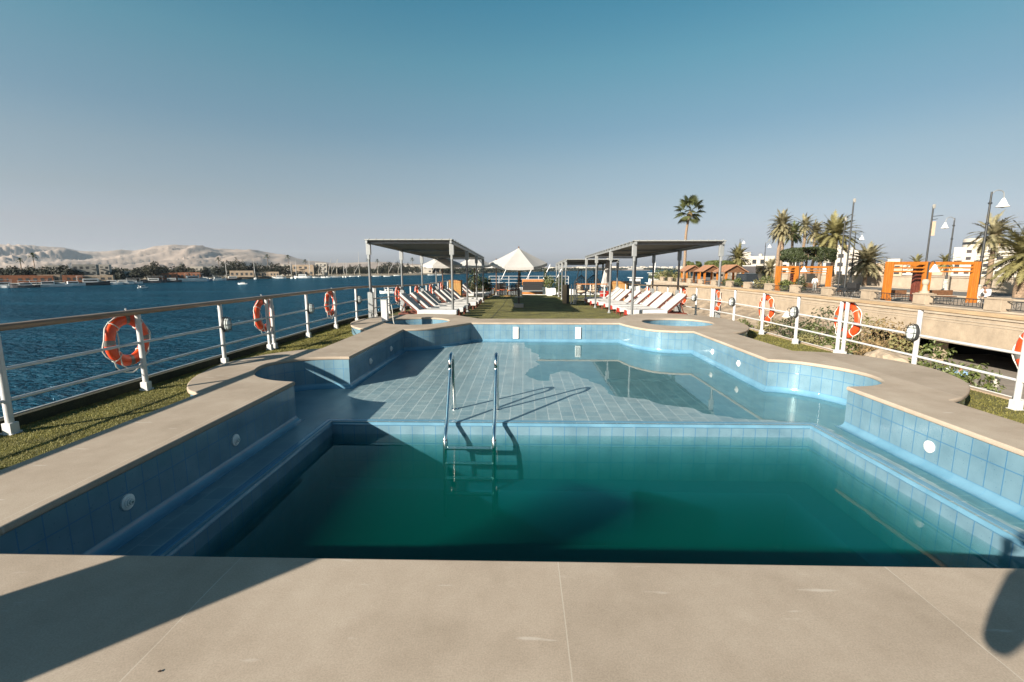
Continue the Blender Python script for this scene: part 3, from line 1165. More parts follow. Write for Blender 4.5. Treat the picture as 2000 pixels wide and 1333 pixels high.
def make_lamp(parent, x, y, z, side):
    """bulkhead light: side = +1 faces +x"""
    mb = MB()
    n0 = 0
    mb.lathe([(0.0, 0.0), (1.0, 0.0), (1.0, 0.025), (0.92, 0.035), (0.0, 0.035)], 20, sx=0.062, sy=0.115)
    Mx = Matrix.Translation((x, y, z)) @ Matrix.Rotation(PI / 2 * side, 4, 'Y') @ Matrix.Rotation(PI / 2, 4, 'Z')
    Mx = Matrix.Translation((x, y, z)) @ Matrix(((0, 0, side, 0), (1, 0, 0, 0), (0, 1, 0, 0), (0, 0, 0, 1))) @ Matrix.Scale(1.18, 4)
    mb.xform(Mx)
    la = mb.build('bulkhead_lamp', M['dark_metal'], parent)
    mb = MB()
    mb.lathe([(0.92, 0.03), (0.9, 0.075), (0.68, 0.105), (0.3, 0.118), (0.0, 0.12)], 18, sx=0.055, sy=0.104)
    mb.xform(Mx)
    mb.build('lens', M['lamp_glass'], la)
    mb = MB()
    for k in (0.45, 0.92):
        mb.tube([(0.066 * math.cos(a) * (1.0 if k < 0.6 else 0.95), 0.12 * math.sin(a) * (1.0 if k < 0.6 else 0.95), 0.04 + 0.06 * k - 0.02) for a in [2 * PI * j / 20 for j in range(20)]], 0.0038, 6, closed=True)
    for u in (-0.045, 0.0, 0.045):
        mb.tube([(-0.066, u * 1.6, 0.05), (-0.05, u * 1.6, 0.11), (0, u * 1.6, 0.13), (0.05, u * 1.6, 0.11), (0.066, u * 1.6, 0.05)], 0.0036, 6)
    mb.tube([(0, -0.12, 0.05), (0, -0.10, 0.11), (0, 0, 0.132), (0, 0.10, 0.11), (0, 0.12, 0.05)], 0.0036, 6)
    mb.xform(Mx)
    mb.build('cage', M['dark_metal'], la)


def guard_rail(name, label, xf, posts, side, ystart, yend, wood):
    g = empty(name, (xf(10), 10, -0.25), label=label, cat='railing')
    ox, oy, oz = xf(10), 10, -0.25
    # handrail: oval timber
    mb = MB()
    ys = [ystart + (yend - ystart) * k / 24 for k in range(25)]
    pts = [(xf(y) - ox, y - oy, deck_z(y) + 1.135 - oz - 0.25 + 0.25) for y in ys]
    sec = [(0.055, 0.012), (0.045, 0.032), (0.02, 0.038), (-0.02, 0.038), (-0.045, 0.032), (-0.055, 0.012), (-0.055, -0.018), (-0.04, -0.032), (0.04, -0.032), (0.055, -0.018)]
    rows = []
    for sx, sz in sec + sec[:1]:
        rows.append([(p[0] + sx, p[1], p[2] + sz) for p in pts])
    strip(mb, rows, False, flip=True)
    mb.build('handrail', wood, g)
    for h in (0.365, 0.70):
        mb = MB()
        mb.tube([(xf(y) - ox, y - oy, deck_z(y) + h - oz) for y in ys], 0.02 if h > 0.5 else 0.019, 10)
        mb.build('cross_bar', M['white_paint'], g)
    for y, dbl, lamp in posts:
        for dy in ((-0.09, 0.09) if dbl else (0,)):
            yy = y + dy
            x = xf(yy) - ox
            z0 = deck_z(yy) - oz
            mb = MB()
            mb.tube([(x, yy - oy, z0), (x, yy - oy, z0 + 1.105)], 0.036, 14)
            po = mb.build('post', M['white_paint'], g)
            mb = MB()
            mb.box((x, yy - oy, z0 + 0.065), (0.098, 0.092, 0.12))
            mb.box((x, yy - oy, z0 + 0.006), (0.13, 0.12, 0.010))
            for sx in (-1, 1):
                mb.lathe([(0.012, 0), (0.012, 0.014), (0.0, 0.016)], 8, (x + 0.055 * sx, yy - oy + 0.05 * sx, z0 + 0.010))
            mb.build('base_bracket', M['white_paint'], po, bevel=0.008)
        if lamp:
            make_lamp(g, xf(y) - ox + 0.034 * side, y - oy, deck_z(y) - oz + 0.74, side)
    return g


left_posts = [(-0.6, 0, 0), (1.2, 0, 1), (2.95, 0, 0), (4.68, 0, 0), (6.5, 0, 0), (8.32, 0, 1), (9.96, 1, 0), (11.72, 0, 1), (13.5, 0, 0), (15.25, 0, 1), (17.2, 1, 0)]
y = 19.0
k = 0
while y < 35:
    left_posts.append((y, 0, k % 2 == 1))
    y += 1.88
    k += 1
right_posts = [(4.2, 0, 1), (5.83, 0, 0), (7.52, 0, 1), (9.38, 1, 0), (10.98, 0, 1), (12.55, 0, 0), (14.25, 0, 1), (15.9, 1, 0)]
y = 17.4
k = 0
while y < 35:
    right_posts.append((y, 0, k % 2 == 0))
    y += 1.72
    k += 1
M['handrail_light'] = mat('handrail_light', (0.46, 0.33, 0.20), 0.45, var=(5, 0.3), stretch=(6, 0.4, 6))
guard_rail('guard_rail', 'white guard rail with timber handrail along the river side of the deck', lambda y: -5.46, left_posts, 1, -2.5, 35.2, M['handrail_wood'])
guard_rail('guard_rail', 'white guard rail with pale timber handrail along the quay side of the deck', rail_x_right, right_posts, -1, 2.0, 35.2, M['handrail_light'])


def make_ring():
    root = empty('life_ring', (0, 0, 0))
    # ring in the local YZ plane
    mb = MB()
    n, m = 48, 14
    vs = []
    for i in range(n):
        a = 2 * PI * i / n
        for j in range(m):
            b = 2 * PI * j / m
            rr = 0.292 + 0.078 * math.cos(b)
            vs.append((0.052 * math.sin(b), rr * math.cos(a), rr * math.sin(a)))
    mb.add(vs, [(i * m + j, ((i + 1) % n) * m + j, ((i + 1) % n) * m + (j + 1) % m, i * m + (j + 1) % m) for i in range(n) for j in range(m)], True)
    mb.build('float', M['orange_plastic'], root)
    for q in range(4):
        a0 = PI / 2 * q
        mb = MB()
        vs = []
        for i in range(7):
            a = a0 + (i - 3) * 0.036
            for j in range(m):
                b = 2 * PI * j / m
                rr = 0.292 + 0.0805 * math.cos(b)
                vs.append((0.0545 * math.sin(b), rr * math.cos(a), rr * math.sin(a)))
        mb.add(vs, [(i * m + j, (i + 1) * m + j, (i + 1) * m + (j + 1) % m, i * m + (j + 1) % m) for i in range(6) for j in range(m)], True)
        mb.build('reflective_band', M['reflective_tape'], root)
    mb = MB()
    pts = []
    for q in range(4):
        a0 = PI / 4 + PI / 2 * q
        for t in range(8):
            u = t / 8
            a = a0 + PI / 2 * u
            sag = 4 * u * (1 - u)
            rr = 0.374 + 0.045 * sag * (1.4 if q == 2 else 0.6)
            pts.append((0.02 * math.sin(7 * a), rr * math.cos(a), rr * math.sin(a) - 0.03 * sag))
    mb.tube(pts, 0.0085, 7, closed=True)
    for q in range(4):
        a = PI / 4 + PI / 2 * q
        c = Vector((0, 0.292 * math.cos(a), 0.292 * math.sin(a)))
        rad = Vector((0, math.cos(a), math.sin(a)))
        mb.tube([c + rad * 0.084 * math.cos(t) + Vector((1, 0, 0)) * 0.058 * math.sin(t) for t in [2 * PI * j / 12 for j in range(12)]], 0.007, 6, closed=True)
    mb.tube([(0.03, -0.21, 0.24), (0.05, -0.20, 0.05), (0.045, -0.215, -0.15), (0.05, -0.19, -0.33), (0.04, -0.05, -0.42)], 0.008, 6)
    mb.build('grab_rope', M['rope'], root)
    mb = MB()
    mb.tube([(0.03, 0, 0.36), (0.03, 0.015, 0.40), (0.02, 0.0, 0.44)], 0.012, 7)
    mb.build('hanger', M['white_paint'], root)
    return root


ring0 = make_ring()
ring_spots = [
    (-5.58, 6.42, 0.50, 'nearest orange life ring on the river side rail, with a loose white rope'),
    (-5.58, 9.96, 0.515, 'orange life ring behind a double white post on the river side rail'),
    (-5.58, 13.5, 0.50, 'orange life ring on the river side rail just before the tall grey canopy post'),
    (-5.58, 20.85, deck_z(20.85) + 0.74, 'orange life ring beside the left canopy, behind the first raised loungers'),
    (-5.58, 24.6, deck_z(24.6) + 0.74, 'orange life ring in the middle of the row behind the left loungers'),
    (-5.58, 28.4, deck_z(28.4) + 0.74, 'far orange life ring behind the left loungers, third under that canopy'),
    (-5.58, 32.2, deck_z(32.2) + 0.74, 'farthest orange life ring on the river rail, beside the bamboo screen'),
    (6.22, 5.62, 0.50, 'nearest orange life ring on the quay side, cut by the edge of the picture'),
    (6.42, 9.40, 0.49, 'faded orange life ring behind the double white post on the quay side rail'),
    (6.46, 12.6, 0.44, 'orange life ring on the quay side rail between two bulkhead lamps'),
    (6.46, 15.9, 0.44, 'narrow looking orange life ring next to the tall grey right canopy post'),
    (6.46, 19.2, deck_z(19.2) + 0.74, 'dark red orange life ring behind the first raised loungers on the right'),
    (6.46, 24.6, deck_z(24.6) + 0.74, 'far orange life ring behind the right loungers near the bamboo screen'),
]
RG = 'orange life rings hung along the guard rails'
for i, (x, y, z, lb) in enumerate(ring_spots):
    o = ring0 if i == 0 else copy_tree(ring0)
    if x > 0:
        o.rotation_euler = (0, 0, PI)
    o.rotation_euler.x = [0.0, 0.25, -0.1, 0.1, -0.2, 0.15, 0.05, 0.3, -0.15, 0.1, 0.2, -0.1, 0][i]
    o.location = (x, y, z)
    tag(o, lb, 'life ring', RG)


# ================================================================== canopies over the loungers
def canopy(label, xs, ys, ztops, roof_m, outer_sign, eave=0.22):
    """xs = two post lines, ys = bay positions; the roof falls towards the bow"""
    g = empty('canopy', (sum(xs) / 2, ys[0], deck_z(ys[0])), label=label, cat='canopy', group='grey shade canopies on the deck')
    ox, oy, oz = sum(xs) / 2, ys[0], deck_z(ys[0])
    zr = lambda y: ztops[0] + (ztops[1] - ztops[0]) * (y - ys[0]) / (ys[-1] - ys[0])
    for xi, x in enumerate(xs):
        for yi, y in enumerate(ys):
            mb = MB()
            z0 = deck_z(y)
            mb.tube([(x - ox, y - oy, z0 - oz), (x - ox, y - oy, zr(y) - oz - 0.05)], 0.042, 12)
            po = mb.build('post', M['grey_metal'], g)
            mb = MB()
            mb.box((x - ox, y - oy, zr(y) - oz - 0.22), (0.15, 0.10, 0.40))
            mb.box((x - ox, y - oy, zr(y) - oz - 0.50), (0.07, 0.12, 0.16))
            mb.build('bracket', M['light_grey_metal'], po, bevel=0.01)
            mb = MB()
            outer_line = (x - ox) * outer_sign > 0
            if outer_line:
                mb.box((x - ox, y - oy, z0 - oz + 0.48), (0.17, 0.14, 0.96))
            else:
                mb.lathe([(0.09, 0), (0.09, 0.012), (0.055, 0.03), (0.05, 0.12)], 14, (x - ox, y - oy, z0 - oz))
            mb.build('sleeve', M['light_grey_metal'], po, bevel=0.01 if outer_line else 0)
    w = (xs[1] - xs[0]) / 2 + 0.05
    y0, y1 = ys[0] - oy - eave, ys[-1] - oy + eave
    # side beams and cross beams
    for sx in (-1, 1):
        mb = MB()
        mb.bar((sx * (w - 0.05), y0, zr(y0 + oy) - oz), (sx * (w - 0.05), y1, zr(y1 + oy) - oz), 0.06, 0.09)
        mb.build('side_beam', M['light_grey_metal'], g)
    for y in ys:
        mb = MB()
        mb.bar((-w + 0.08, y - oy, zr(y) - oz - 0.012), (w - 0.08, y - oy, zr(y) - oz - 0.012), 0.06, 0.07)
        mb.build('cross_beam', M['grey_metal'], g)
    # stretched cloth, sagging between laces
    mb = MB()
    nx, ny = 20, 40
    vs, fs = [], []
    for j in range(ny + 1):
        for i in range(nx + 1):
            u, v = i / nx, j / ny
            yy = y0 + (y1 - y0) * v
            sag = 0.035 * math.sin(PI * u) * abs(math.sin(PI * v * (len(ys) - 1)))
            rip = 0.012 * math.cos(u * nx * PI) * (1 if j in (0, ny) else 0.4)
            vs.append((-w + 2 * w * u, yy, zr(yy + oy) - oz + 0.065 - sag + rip))
    for j in range(ny):
        for i in range(nx):
            a = j * (nx + 1) + i
            fs.append((a, a + 1, a + nx + 2, a + nx + 1))
    mb.add(vs, fs, True)
    o = mb.build('roof_cloth', roof_m, g)
    md = o.modifiers.new('thick', 'SOLIDIFY')
    md.thickness = 0.008
    # front and rear edge tubes with laces
    for yy in (y0, y1):
        mb = MB()
        mb.tube([(-w, yy, zr(yy + oy) - oz + 0.07), (w, yy, zr(yy + oy) - oz + 0.07)], 0.022, 8)
        for i in range(12):
            x = -w + 2 * w * (i + 0.5) / 12
            mb.tube([(x, yy - 0.03, zr(yy + oy) - oz + 0.05), (x + 0.03, yy - 0.01, zr(yy + oy) - oz + 0.105), (x + 0.06, yy + 0.06, zr(yy + oy) - oz + 0.075)], 0.012, 6)
        mb.build('laced_edge', M['canvas_edge'], g)
    for sx in (-1, 1):
        mb = MB()
        pts = []
        for i in range(81):
            yy = y0 + (y1 - y0) * i / 80
            pts.append((sx * (w + (0.03 if i % 2 else -0.02)), yy, zr(yy + oy) - oz + (0.085 if i % 4 < 2 else 0.03)))
        mb.tube(pts, 0.011, 5)
        mb.build('lacing', M['canvas_edge'], g)
    return g


canopy('grey cloth canopy on posts over the loungers along the river rail', (-5.25, -2.42), (16.1, 20.4, 24.5, 28.5), (2.36, 2.06), M['canvas_grey'], -1)
canopy('grey cloth canopy on posts over the loungers along the quay rail', (3.66, 6.50), (15.85, 20.0, 23.9, 27.7), (2.30, 2.10), M['canvas_grey'], 1)


# ================================================================== sun loungers
def make_lounger():
    """head end towards -x, foot end towards +x, origin at the middle on the deck"""
    root = empty('sun_lounger', (0, 0, 0))
    L_, W_, H_ = 2.0, 0.68, 0.27
    mb = MB()
    for sy in (-1, 1):
        mb.box((0, sy * (W_ / 2 - 0.03), H_ - 0.035), (L_, 0.04, 0.06))
    for x in (-L_ / 2 + 0.03, -0.3, L_ / 2 - 0.03):
        mb.box((x, 0, H_ - 0.062), (0.05, W_ - 0.11, 0.07))
    for k in range(12):
        mb.box((-0.25 + 0.1 * k, 0, H_ - 0.008), (0.07, W_ - 0.10, 0.014))
    mb.build('frame', M['red_wood'], root, bevel=0.008)
    for sx in (-0.78, 0.86):
        for sy in (-1, 1):
            mb = MB()
            mb.box((sx, sy * (W_ / 2 - 0.03), (H_ - 0.107) / 2), (0.055, 0.05, H_ - 0.108))
            mb.build('leg', M['red_wood'], root, bevel=0.006)
    mb = MB()
    mb.box((0.34, 0, H_ + 0.012), (1.36, W_ + 0.07, 0.17))
    mb.build('seat_mattress', M['cushion'], root, bevel=0.03, seg=3)
    mb = MB()
    mb.box((L_ / 2 + 0.03, 0.05, H_ - 0.02), (0.06, W_ - 0.34, 0.16))
    mb.build('foot_board', M['red_plastic'], root, bevel=0.012)
    ang = R(42)
    bx, bz = -0.33, H_ + 0.03
    d = Vector((-math.cos(ang), 0, math.sin(ang)))
    nn = Vector((math.sin(ang), 0, math.cos(ang)))
    bl = 0.84
    Mx = Matrix((-d, Vector((0, 1, 0)), nn)).transposed()
    mb = MB()
    mb.box(Vector((bx, 0, bz)) + d * bl / 2 + nn * 0.055, (bl, W_ + 0.03, 0.09), M=Mx)
    mb.build('back_mattress', M['cushion'], root, bevel=0.03, seg=3)
    mb = MB()
    for sy in (-1, 1):
        mb.box(Vector((bx, sy * (W_ / 2 - 0.03), bz)) + d * bl / 2 - nn * 0.022, (bl, 0.045, 0.05), M=Mx)
    for k in range(7):
        mb.box(Vector((bx, 0, bz)) + d * (0.08 + 0.115 * k) - nn * 0.02, (0.08, W_ - 0.10, 0.018), M=Mx)
    bf = mb.build('back_frame', M['red_wood'], root)
    mb = MB()
    for sy in (-0.24, 0.24):
        mb.bar(Vector((bx, sy, bz)) + d * 0.55 - nn * 0.05, (bx - 0.62, sy, H_ - 0.09), 0.03, 0.03)
    mb.build('prop', M['red_wood'], bf)
    mb = MB()
    mb.box((0.62, -0.12, H_ + 0.0992), (0.06, 0.07, 0.003))
    mb.build('care_tag', M['grey_metal'], root)
    return root


lg0 = make_lounger()
first = True
LG = 'sun loungers in rows under the two canopies'


def put_lounger(x, y, rz, lb):
    global first
    o = lg0 if first else copy_tree(lg0)
    first = False
    o.location = (x, y, deck_z(y))
    o.rotation_euler = (0, 0, rz)
    tag(o, lb, 'sun lounger', LG)


rnd = random.Random(5)
leftY = [16.35, 17.8, 19.3, 20.8, 22.4, 24.0, 25.6, 27.2]
for i, y in enumerate(leftY):
    where = 'nearest the left hot tub' if i == 0 else ('last before the bamboo screen' if i == 7 else ORD[i] + ' from the left hot tub')
    put_lounger(-3.32 + rnd.uniform(-0.1, 0.1), y, rnd.uniform(-0.04, 0.04), 'lounger with shaded grey back beside river rail, ' + where)
for i, y in enumerate((31.6, 33.2)):
    put_lounger(-3.3, y, 0.03, 'white lounger beyond the left bamboo screen, ' + ('the nearer one' if i == 0 else 'the farther one'))
rightY = [16.6, 18.1, 19.7, 21.3, 22.9, 24.5, 26.1, 27.7]
for i, y in enumerate(rightY):
    where = 'nearest the right hot tub' if i == 0 else ('last one, by the red chest' if i == 7 else ORD[i] + ' from the right hot tub')
    put_lounger(4.72 + rnd.uniform(-0.08, 0.08) - 0.02 * i, y, PI + rnd.uniform(-0.04, 0.04), 'sunlit white lounger with red foot under right canopy, ' + where)
# ================================================================== foliage helpers


def leaf_cloud(mb, c, rad, n, size, rnd, squash=1.0, hollow=0.55, boxy=1.0, gaps=1.6, curl=0.25):
    """leaf-sized quads through an uneven ellipsoid, with gaps"""
    vs, fs = [], []
    c = Vector(c)
    off = Vector((rnd.uniform(0, 50), rnd.uniform(0, 50), rnd.uniform(0, 50)))
    k = tries = 0
    while k < n and tries < n * 12:
        tries += 1
        d = Vector((rnd.gauss(0, 1), rnd.gauss(0, 1), rnd.gauss(0, 1)))
        if d.length < 1e-3:
            continue
        d.normalize()
        if boxy > 1:
            q = (abs(d.x) ** boxy * 1.0 + abs(d.y) ** boxy + abs(d.z) ** boxy) ** (1 / boxy)
            d2 = d / q
        else:
            d2 = d
        nz = noise.noise(d * 1.9 + off) * 0.30 + noise.noise(d * 4.5 + off) * 0.14
        r = (hollow + (1 - hollow) * rnd.random() ** 0.5) * (1 + (nz if boxy <= 1 else nz * 0.35))
        p = Vector((d2.x * rad[0], d2.y * rad[1], d2.z * rad[2])) * r
        if noise.noise(p * (gaps / max(rad)) * 2 + off * 2) < -0.16:
            continue
        k += 1
        p += c
        nrm = (d + Vector((rnd.uniform(-1, 1), rnd.uniform(-1, 1), rnd.uniform(-0.6, 1)))).normalized()
        u = nrm.orthogonal().normalized()
        w = nrm.cross(u)
        a = rnd.uniform(0, 2 * PI)
        u, w = u * math.cos(a) + w * math.sin(a), w * math.cos(a) - u * math.sin(a)
        s = size * rnd.uniform(0.6, 1.35)
        o = len(vs)
        vs += [p - u * s, p + w * s * 0.45 + nrm * s * curl * 0.3, p + u * s * 0.9 - nrm * s * curl, p - w * s * 0.45 + nrm * s * curl * 0.3]
        fs.append((o, o + 1, o + 2, o + 3))
    mb.add(vs, fs)


def limb(mb, a, b, r0, r1, rnd, wob=0.08, k=6, n=8):
    a, b = Vector(a), Vector(b)
    L = (b - a).length
    pts = []
    for i in range(k + 1):
        t = i / k
        p = a.lerp(b, t)
        if 0 < i < k:
            p += Vector((rnd.uniform(-1, 1), rnd.uniform(-1, 1), 0)) * wob * L
        pts.append(p)
    pts = spline(pts, 2)
    mb.tube(pts, [r0 + (r1 - r0) * i / (len(pts) - 1) for i in range(len(pts))], n)
    return pts


def shrub(name, loc, w, h, m, label, cat, rnd, n=420, leaf=0.10, group=None, stems=4):
    g = empty(name, loc, label=label, cat=cat, group=group)
    mb = MB()
    for k in range(stems):
        a = 2 * PI * k / stems + rnd.random()
        limb(mb, (0.05 * math.cos(a), 0.05 * math.sin(a), -0.05), (w * 0.3 * math.cos(a), w * 0.3 * math.sin(a), h * 0.7), 0.03, 0.01, rnd, 0.06, 4, 5)
    mb.build('stem', M['bark'], g)
    mb = MB()
    leaf_cloud(mb, (0, 0, h * 0.52), (w / 2, w / 2, h / 2), n, leaf, rnd, hollow=0.35)
    mb.build('foliage', m, g)
    return g


# ================================================================== things along the deck
def parasol(label, base, R_, z_apex, z_rim, tilt, sides, base_kind, rot=0.0, m=None):
    x, y = base
    z0 = deck_z(y)
    g = empty('parasol', (x, y, z0), label=label, cat='parasol', group='white parasols on the deck')
    za, zr = z_apex - z0, z_rim - z0
    Mx = Matrix.Translation((0, 0, zr)) @ Matrix.Rotation(tilt, 4, 'X') @ Matrix.Translation((0, 0, -zr))
    mb = MB()
    vs = [(0, 0, za)]
    fs = []
    rings = 5
    sub = 4
    for r_ in range(1, rings + 1):
        t = r_ / rings
        for k in range(sides * sub):
            a = rot + 2 * PI * (k / (sides * sub))
            ph = (k % sub) / sub
            # straight between ribs, sagging a little
            f = math.cos(PI / sides) / math.cos((ph - 0.5) * 2 * PI / sides)
            sag = 0.03 * math.sin(PI * ph) * t
            vs.append((R_ * t * f * math.cos(a), R_ * t * f * math.sin(a), za + (zr - za) * (t ** 0.94) - sag))
    N_ = sides * sub
    for k in range(N_):
        fs.append((0, 1 + k, 1 + (k + 1) % N_))
    for r_ in range(rings - 1):
        for k in range(N_):
            a, b = 1 + r_ * N_ + k, 1 + r_ * N_ + (k + 1) % N_
            fs.append((a, a + N_, b + N_, b))
    mb.add(vs, fs)
    # valance
    o = 1 + (rings - 1) * N_
    vv = []
    for k in range(N_):
        p = vs[o + k]
        vv += [p, (p[0] * 1.005, p[1] * 1.005, p[2] - 0.13)]
    mb.add(vv, [(2 * k, 2 * ((k + 1) % N_), 2 * ((k + 1) % N_) + 1, 2 * k + 1) for k in range(N_)])
    mb.xform(Mx)
    mb.build('canopy', m or M['canvas_white'], g)
    for k in range(sides):
        a = rot + 2 * PI * k / sides
        mb = MB()
        mb.bar((0, 0, za - 0.06), (R_ * 0.98 * math.cos(a), R_ * 0.98 * math.sin(a), zr - 0.03), 0.02, 0.03)
        mb.bar((0, 0, zr - 0.25), (R_ * 0.5 * math.cos(a), R_ * 0.5 * math.sin(a), (za + zr) / 2 - 0.06), 0.016, 0.02)
        mb.xform(Mx)
        mb.build('rib', M['handrail_light'], g)
    mb = MB()
    mb.tube([(0, 0, 0.08), (0, 0, za + 0.0)], 0.03, 10)
    mb.lathe([(0.03, 0), (0.035, 0.05), (0.0, 0.1)], 10, (0, 0, za))
    mb.build('pole', M['brown_wood'], g)
    mb = MB()
    if base_kind == 'slab':
        mb.box((0, 0, 0.10), (0.50, 0.50, 0.20))
        mb.build('weight', M['plaster_grey'], g, bevel=0.02)
        mb = MB()
        mb.tube([(0, 0, 0.2), (0, 0, 0.98)], 0.055, 12)
        mb.build('sleeve', M['dark_metal'], g)
        mb = MB()
        mb.lathe([(0.0, 0.0), (0.21, 0.0), (0.21, 0.025), (0.0, 0.03)], 24, (0, 0, 0.53))
        mb.build('tray', M['light_grey_metal'], g)
        mb = MB()
        mb.lathe([(0.0, 0.0), (0.18, 0.0), (0.18, 0.02), (0.0, 0.025)], 24, (0, 0, 0.93))
        mb.build('tray', M['dark_metal'], g)
    else:
        mb.lathe([(0.26, 0), (0.26, 0.06), (0.08, 0.11), (0.04, 0.3)], 20)
        mb.build('weight', M['plaster_grey'], g)
    return g


p = on_deck(1013, 601)
parasol('large white parasol standing in the middle of the turf on a square stone base', (p.x, p.y), 55 * p.y / 917, 1.5 + 38 * p.y / 917, 1.5 + 9.5 * p.y / 917, R(9), 6, 'slab', 0.0)
parasol('white parasol rising behind the left canopy, leftmost of the white parasols', (-4.95, 29.0), 1.2, 2.3, 1.72, R(4), 6, 'plain', 0.2)
parasol('white parasol behind the inner posts of the left canopy', (-3.15, 30.5), 1.1, 2.32, 1.72, R(4), 6, 'plain', 0.1)
parasol('shaded parasol half hidden behind the large white one', (-1.95, 34.2), 0.95, 2.1, 1.68, R(2), 6, 'plain', 0.3)

# white service post and its hose by the left tub, grey box on the rail
g = empty('service_post', (-3.95, 13.30, 0), label='white square service post at the rim of the left hot tub, hose attached', cat='post')
mb = MB()
mb.box((0, 0, 0.30), (0.17, 0.17, 0.60))
mb.build('column', M['white_paint'], g, bevel=0.008)
mb = MB()
mb.box((0, 0, 0.612), (0.19, 0.19, 0.02))
mb.build('cap', M['light_grey_metal'], g, bevel=0.004)
mb = MB()
mb.tube([(0.085, 0, 0.5), (0.17, 0, 0.52), (0.19, 0, 0.47)], 0.012, 8)
mb.build('tap', M['chrome'], g)
mb = MB()
mb.tube(spline([(0.19, 0, 0.47), (0.21, 0.02, 0.3), (0.22, 0.02, 0.1), (0.235, 0.0, 0.0), (0.27, -0.02, -0.15), (0.3, 0, -0.45)], 5), 0.011, 7)
mb.build('hose', M['rope'], g)
g = empty('junction_box', (-5.18, 15.9, deck_z(15.9)), label='grey junction box on a short post behind the left hot tub', cat='box')
mb = MB()
mb.box((0, 0, 0.55), (0.16, 0.13, 0.42))
mb.build('case', M['light_grey_metal'], g, bevel=0.01)
mb = MB()
mb.tube([(0, 0, 0), (0, 0, 0.35)], 0.02, 8)
mb.tube(spline([(0.03, -0.05, 0.35), (0.02, -0.12, 0.2), (0.05, -0.06, 0.08), (0.04, 0, 0.0)], 4), 0.01, 6)
mb.build('stand', M['grey_metal'], g)


# bamboo screens
def bamboo_screen(label, loc, w, d, h):
    g = empty('bamboo_screen', loc, label=label, cat='screen', group='bamboo screens')
    mb = MB()
    k = int(w / 0.04)
    for i in range(k):
        x = -w / 2 + (i + 0.5) * w / k
        mb.tube([(x, -d / 2, 0.03), (x, -d / 2, h - random.random() * 0.02)], w / k * 0.52, 7)
    k = int(d / 0.04)
    for sx in (-1, 1):
        for i in range(k):
            mb.tube([(sx * w / 2, -d / 2 + (i + 0.5) * d / k, 0.03), (sx * w / 2, -d / 2 + (i + 0.5) * d / k, h - random.random() * 0.02)], d / k * 0.52, 7)
    mb.build('cane_panel', M['bamboo'], g)
    mb = MB()
    for z in (0.12, h * 0.5, h - 0.1):
        mb.box((0, -d / 2 - 0.03, z), (w, 0.02, 0.035))
    mb.box((0, 0, h + 0.012), (w + 0.05, d + 0.05, 0.024))
    mb.build('batten', M['orange_wood'], g)
    return g


bamboo_screen('tall bamboo clad cabinet behind the last lounger on the left', (-4.25, 29.6, deck_z(29.6)), 0.75, 0.6, 1.28)
bamboo_screen('bamboo screen standing behind the farthest loungers on the right', (5.95, 29.6, deck_z(29.6)), 1.15, 0.3, 1.22)

# red chest with an orange crate
g = empty('storage_chest', (5.0, 29.2, deck_z(29.2)), label='bright red storage chest beside the far right loungers', cat='chest')
mb = MB()
mb.box((0, 0, 0.29), (0.48, 0.42, 0.56))
mb.build('body', M['red_plastic'], g, bevel=0.03)
mb = MB()
mb.box((0, 0, 0.61), (0.52, 0.46, 0.07))
mb.build('lid', M['red_plastic'], g, bevel=0.02)
mb = MB()
mb.box((0, -0.245, 0.58), (0.1, 0.02, 0.03))
mb.build('latch', M['dark_metal'], g)

# stairwell guard with timber top, partition board
g = empty('stair_guard', (2.75, 27.0, deck_z(27)), label='white stairwell guard with timber top rail past the right loungers', cat='railing')
for i, (x, y) in enumerate(((0, 0), (0.16, 0.0), (0.28, 0.15), (1.1, 0.15), (1.9, 0.15))):
    mb = MB()
    mb.tube([(x, y, 0), (x, y, 1.12)], 0.035, 10)
    mb.build('post', M['white_paint'], g)
for z in (0.3, 0.62):
    mb = MB()
    mb.tube([(0.28, 0.15, z), (2.0, 0.15, z)], 0.02, 8)
    mb.build('cross_bar', M['white_paint'], g)
mb = MB()
mb.box((1.15, 0.15, 1.14), (1.85, 0.1, 0.05))
mb.build('top_rail', M['orange_wood'], g, bevel=0.01)
g = empty('partition_board', (2.42, 27.4, deck_z(27.4)), label='upright tan board edged in dark frame beside the white stairwell guard', cat='partition')
mb = MB()
mb.box((-0.02, 0, 0.56), (0.24, 0.05, 1.08))
mb.build('panel', M['tan_board'], g)
mb = MB()
mb.box((0.18, 0.03, 0.56), (0.16, 0.06, 1.1))
mb.build('frame', M['dark_metal'], g)

canopy('dark grey canopy past the stairwell guard, sheltering hanging chairs', (2.55, 5.65), (28.6, 31.2, 33.8, 36.4), (1.93, 1.76), M['canvas_grey'], 1)


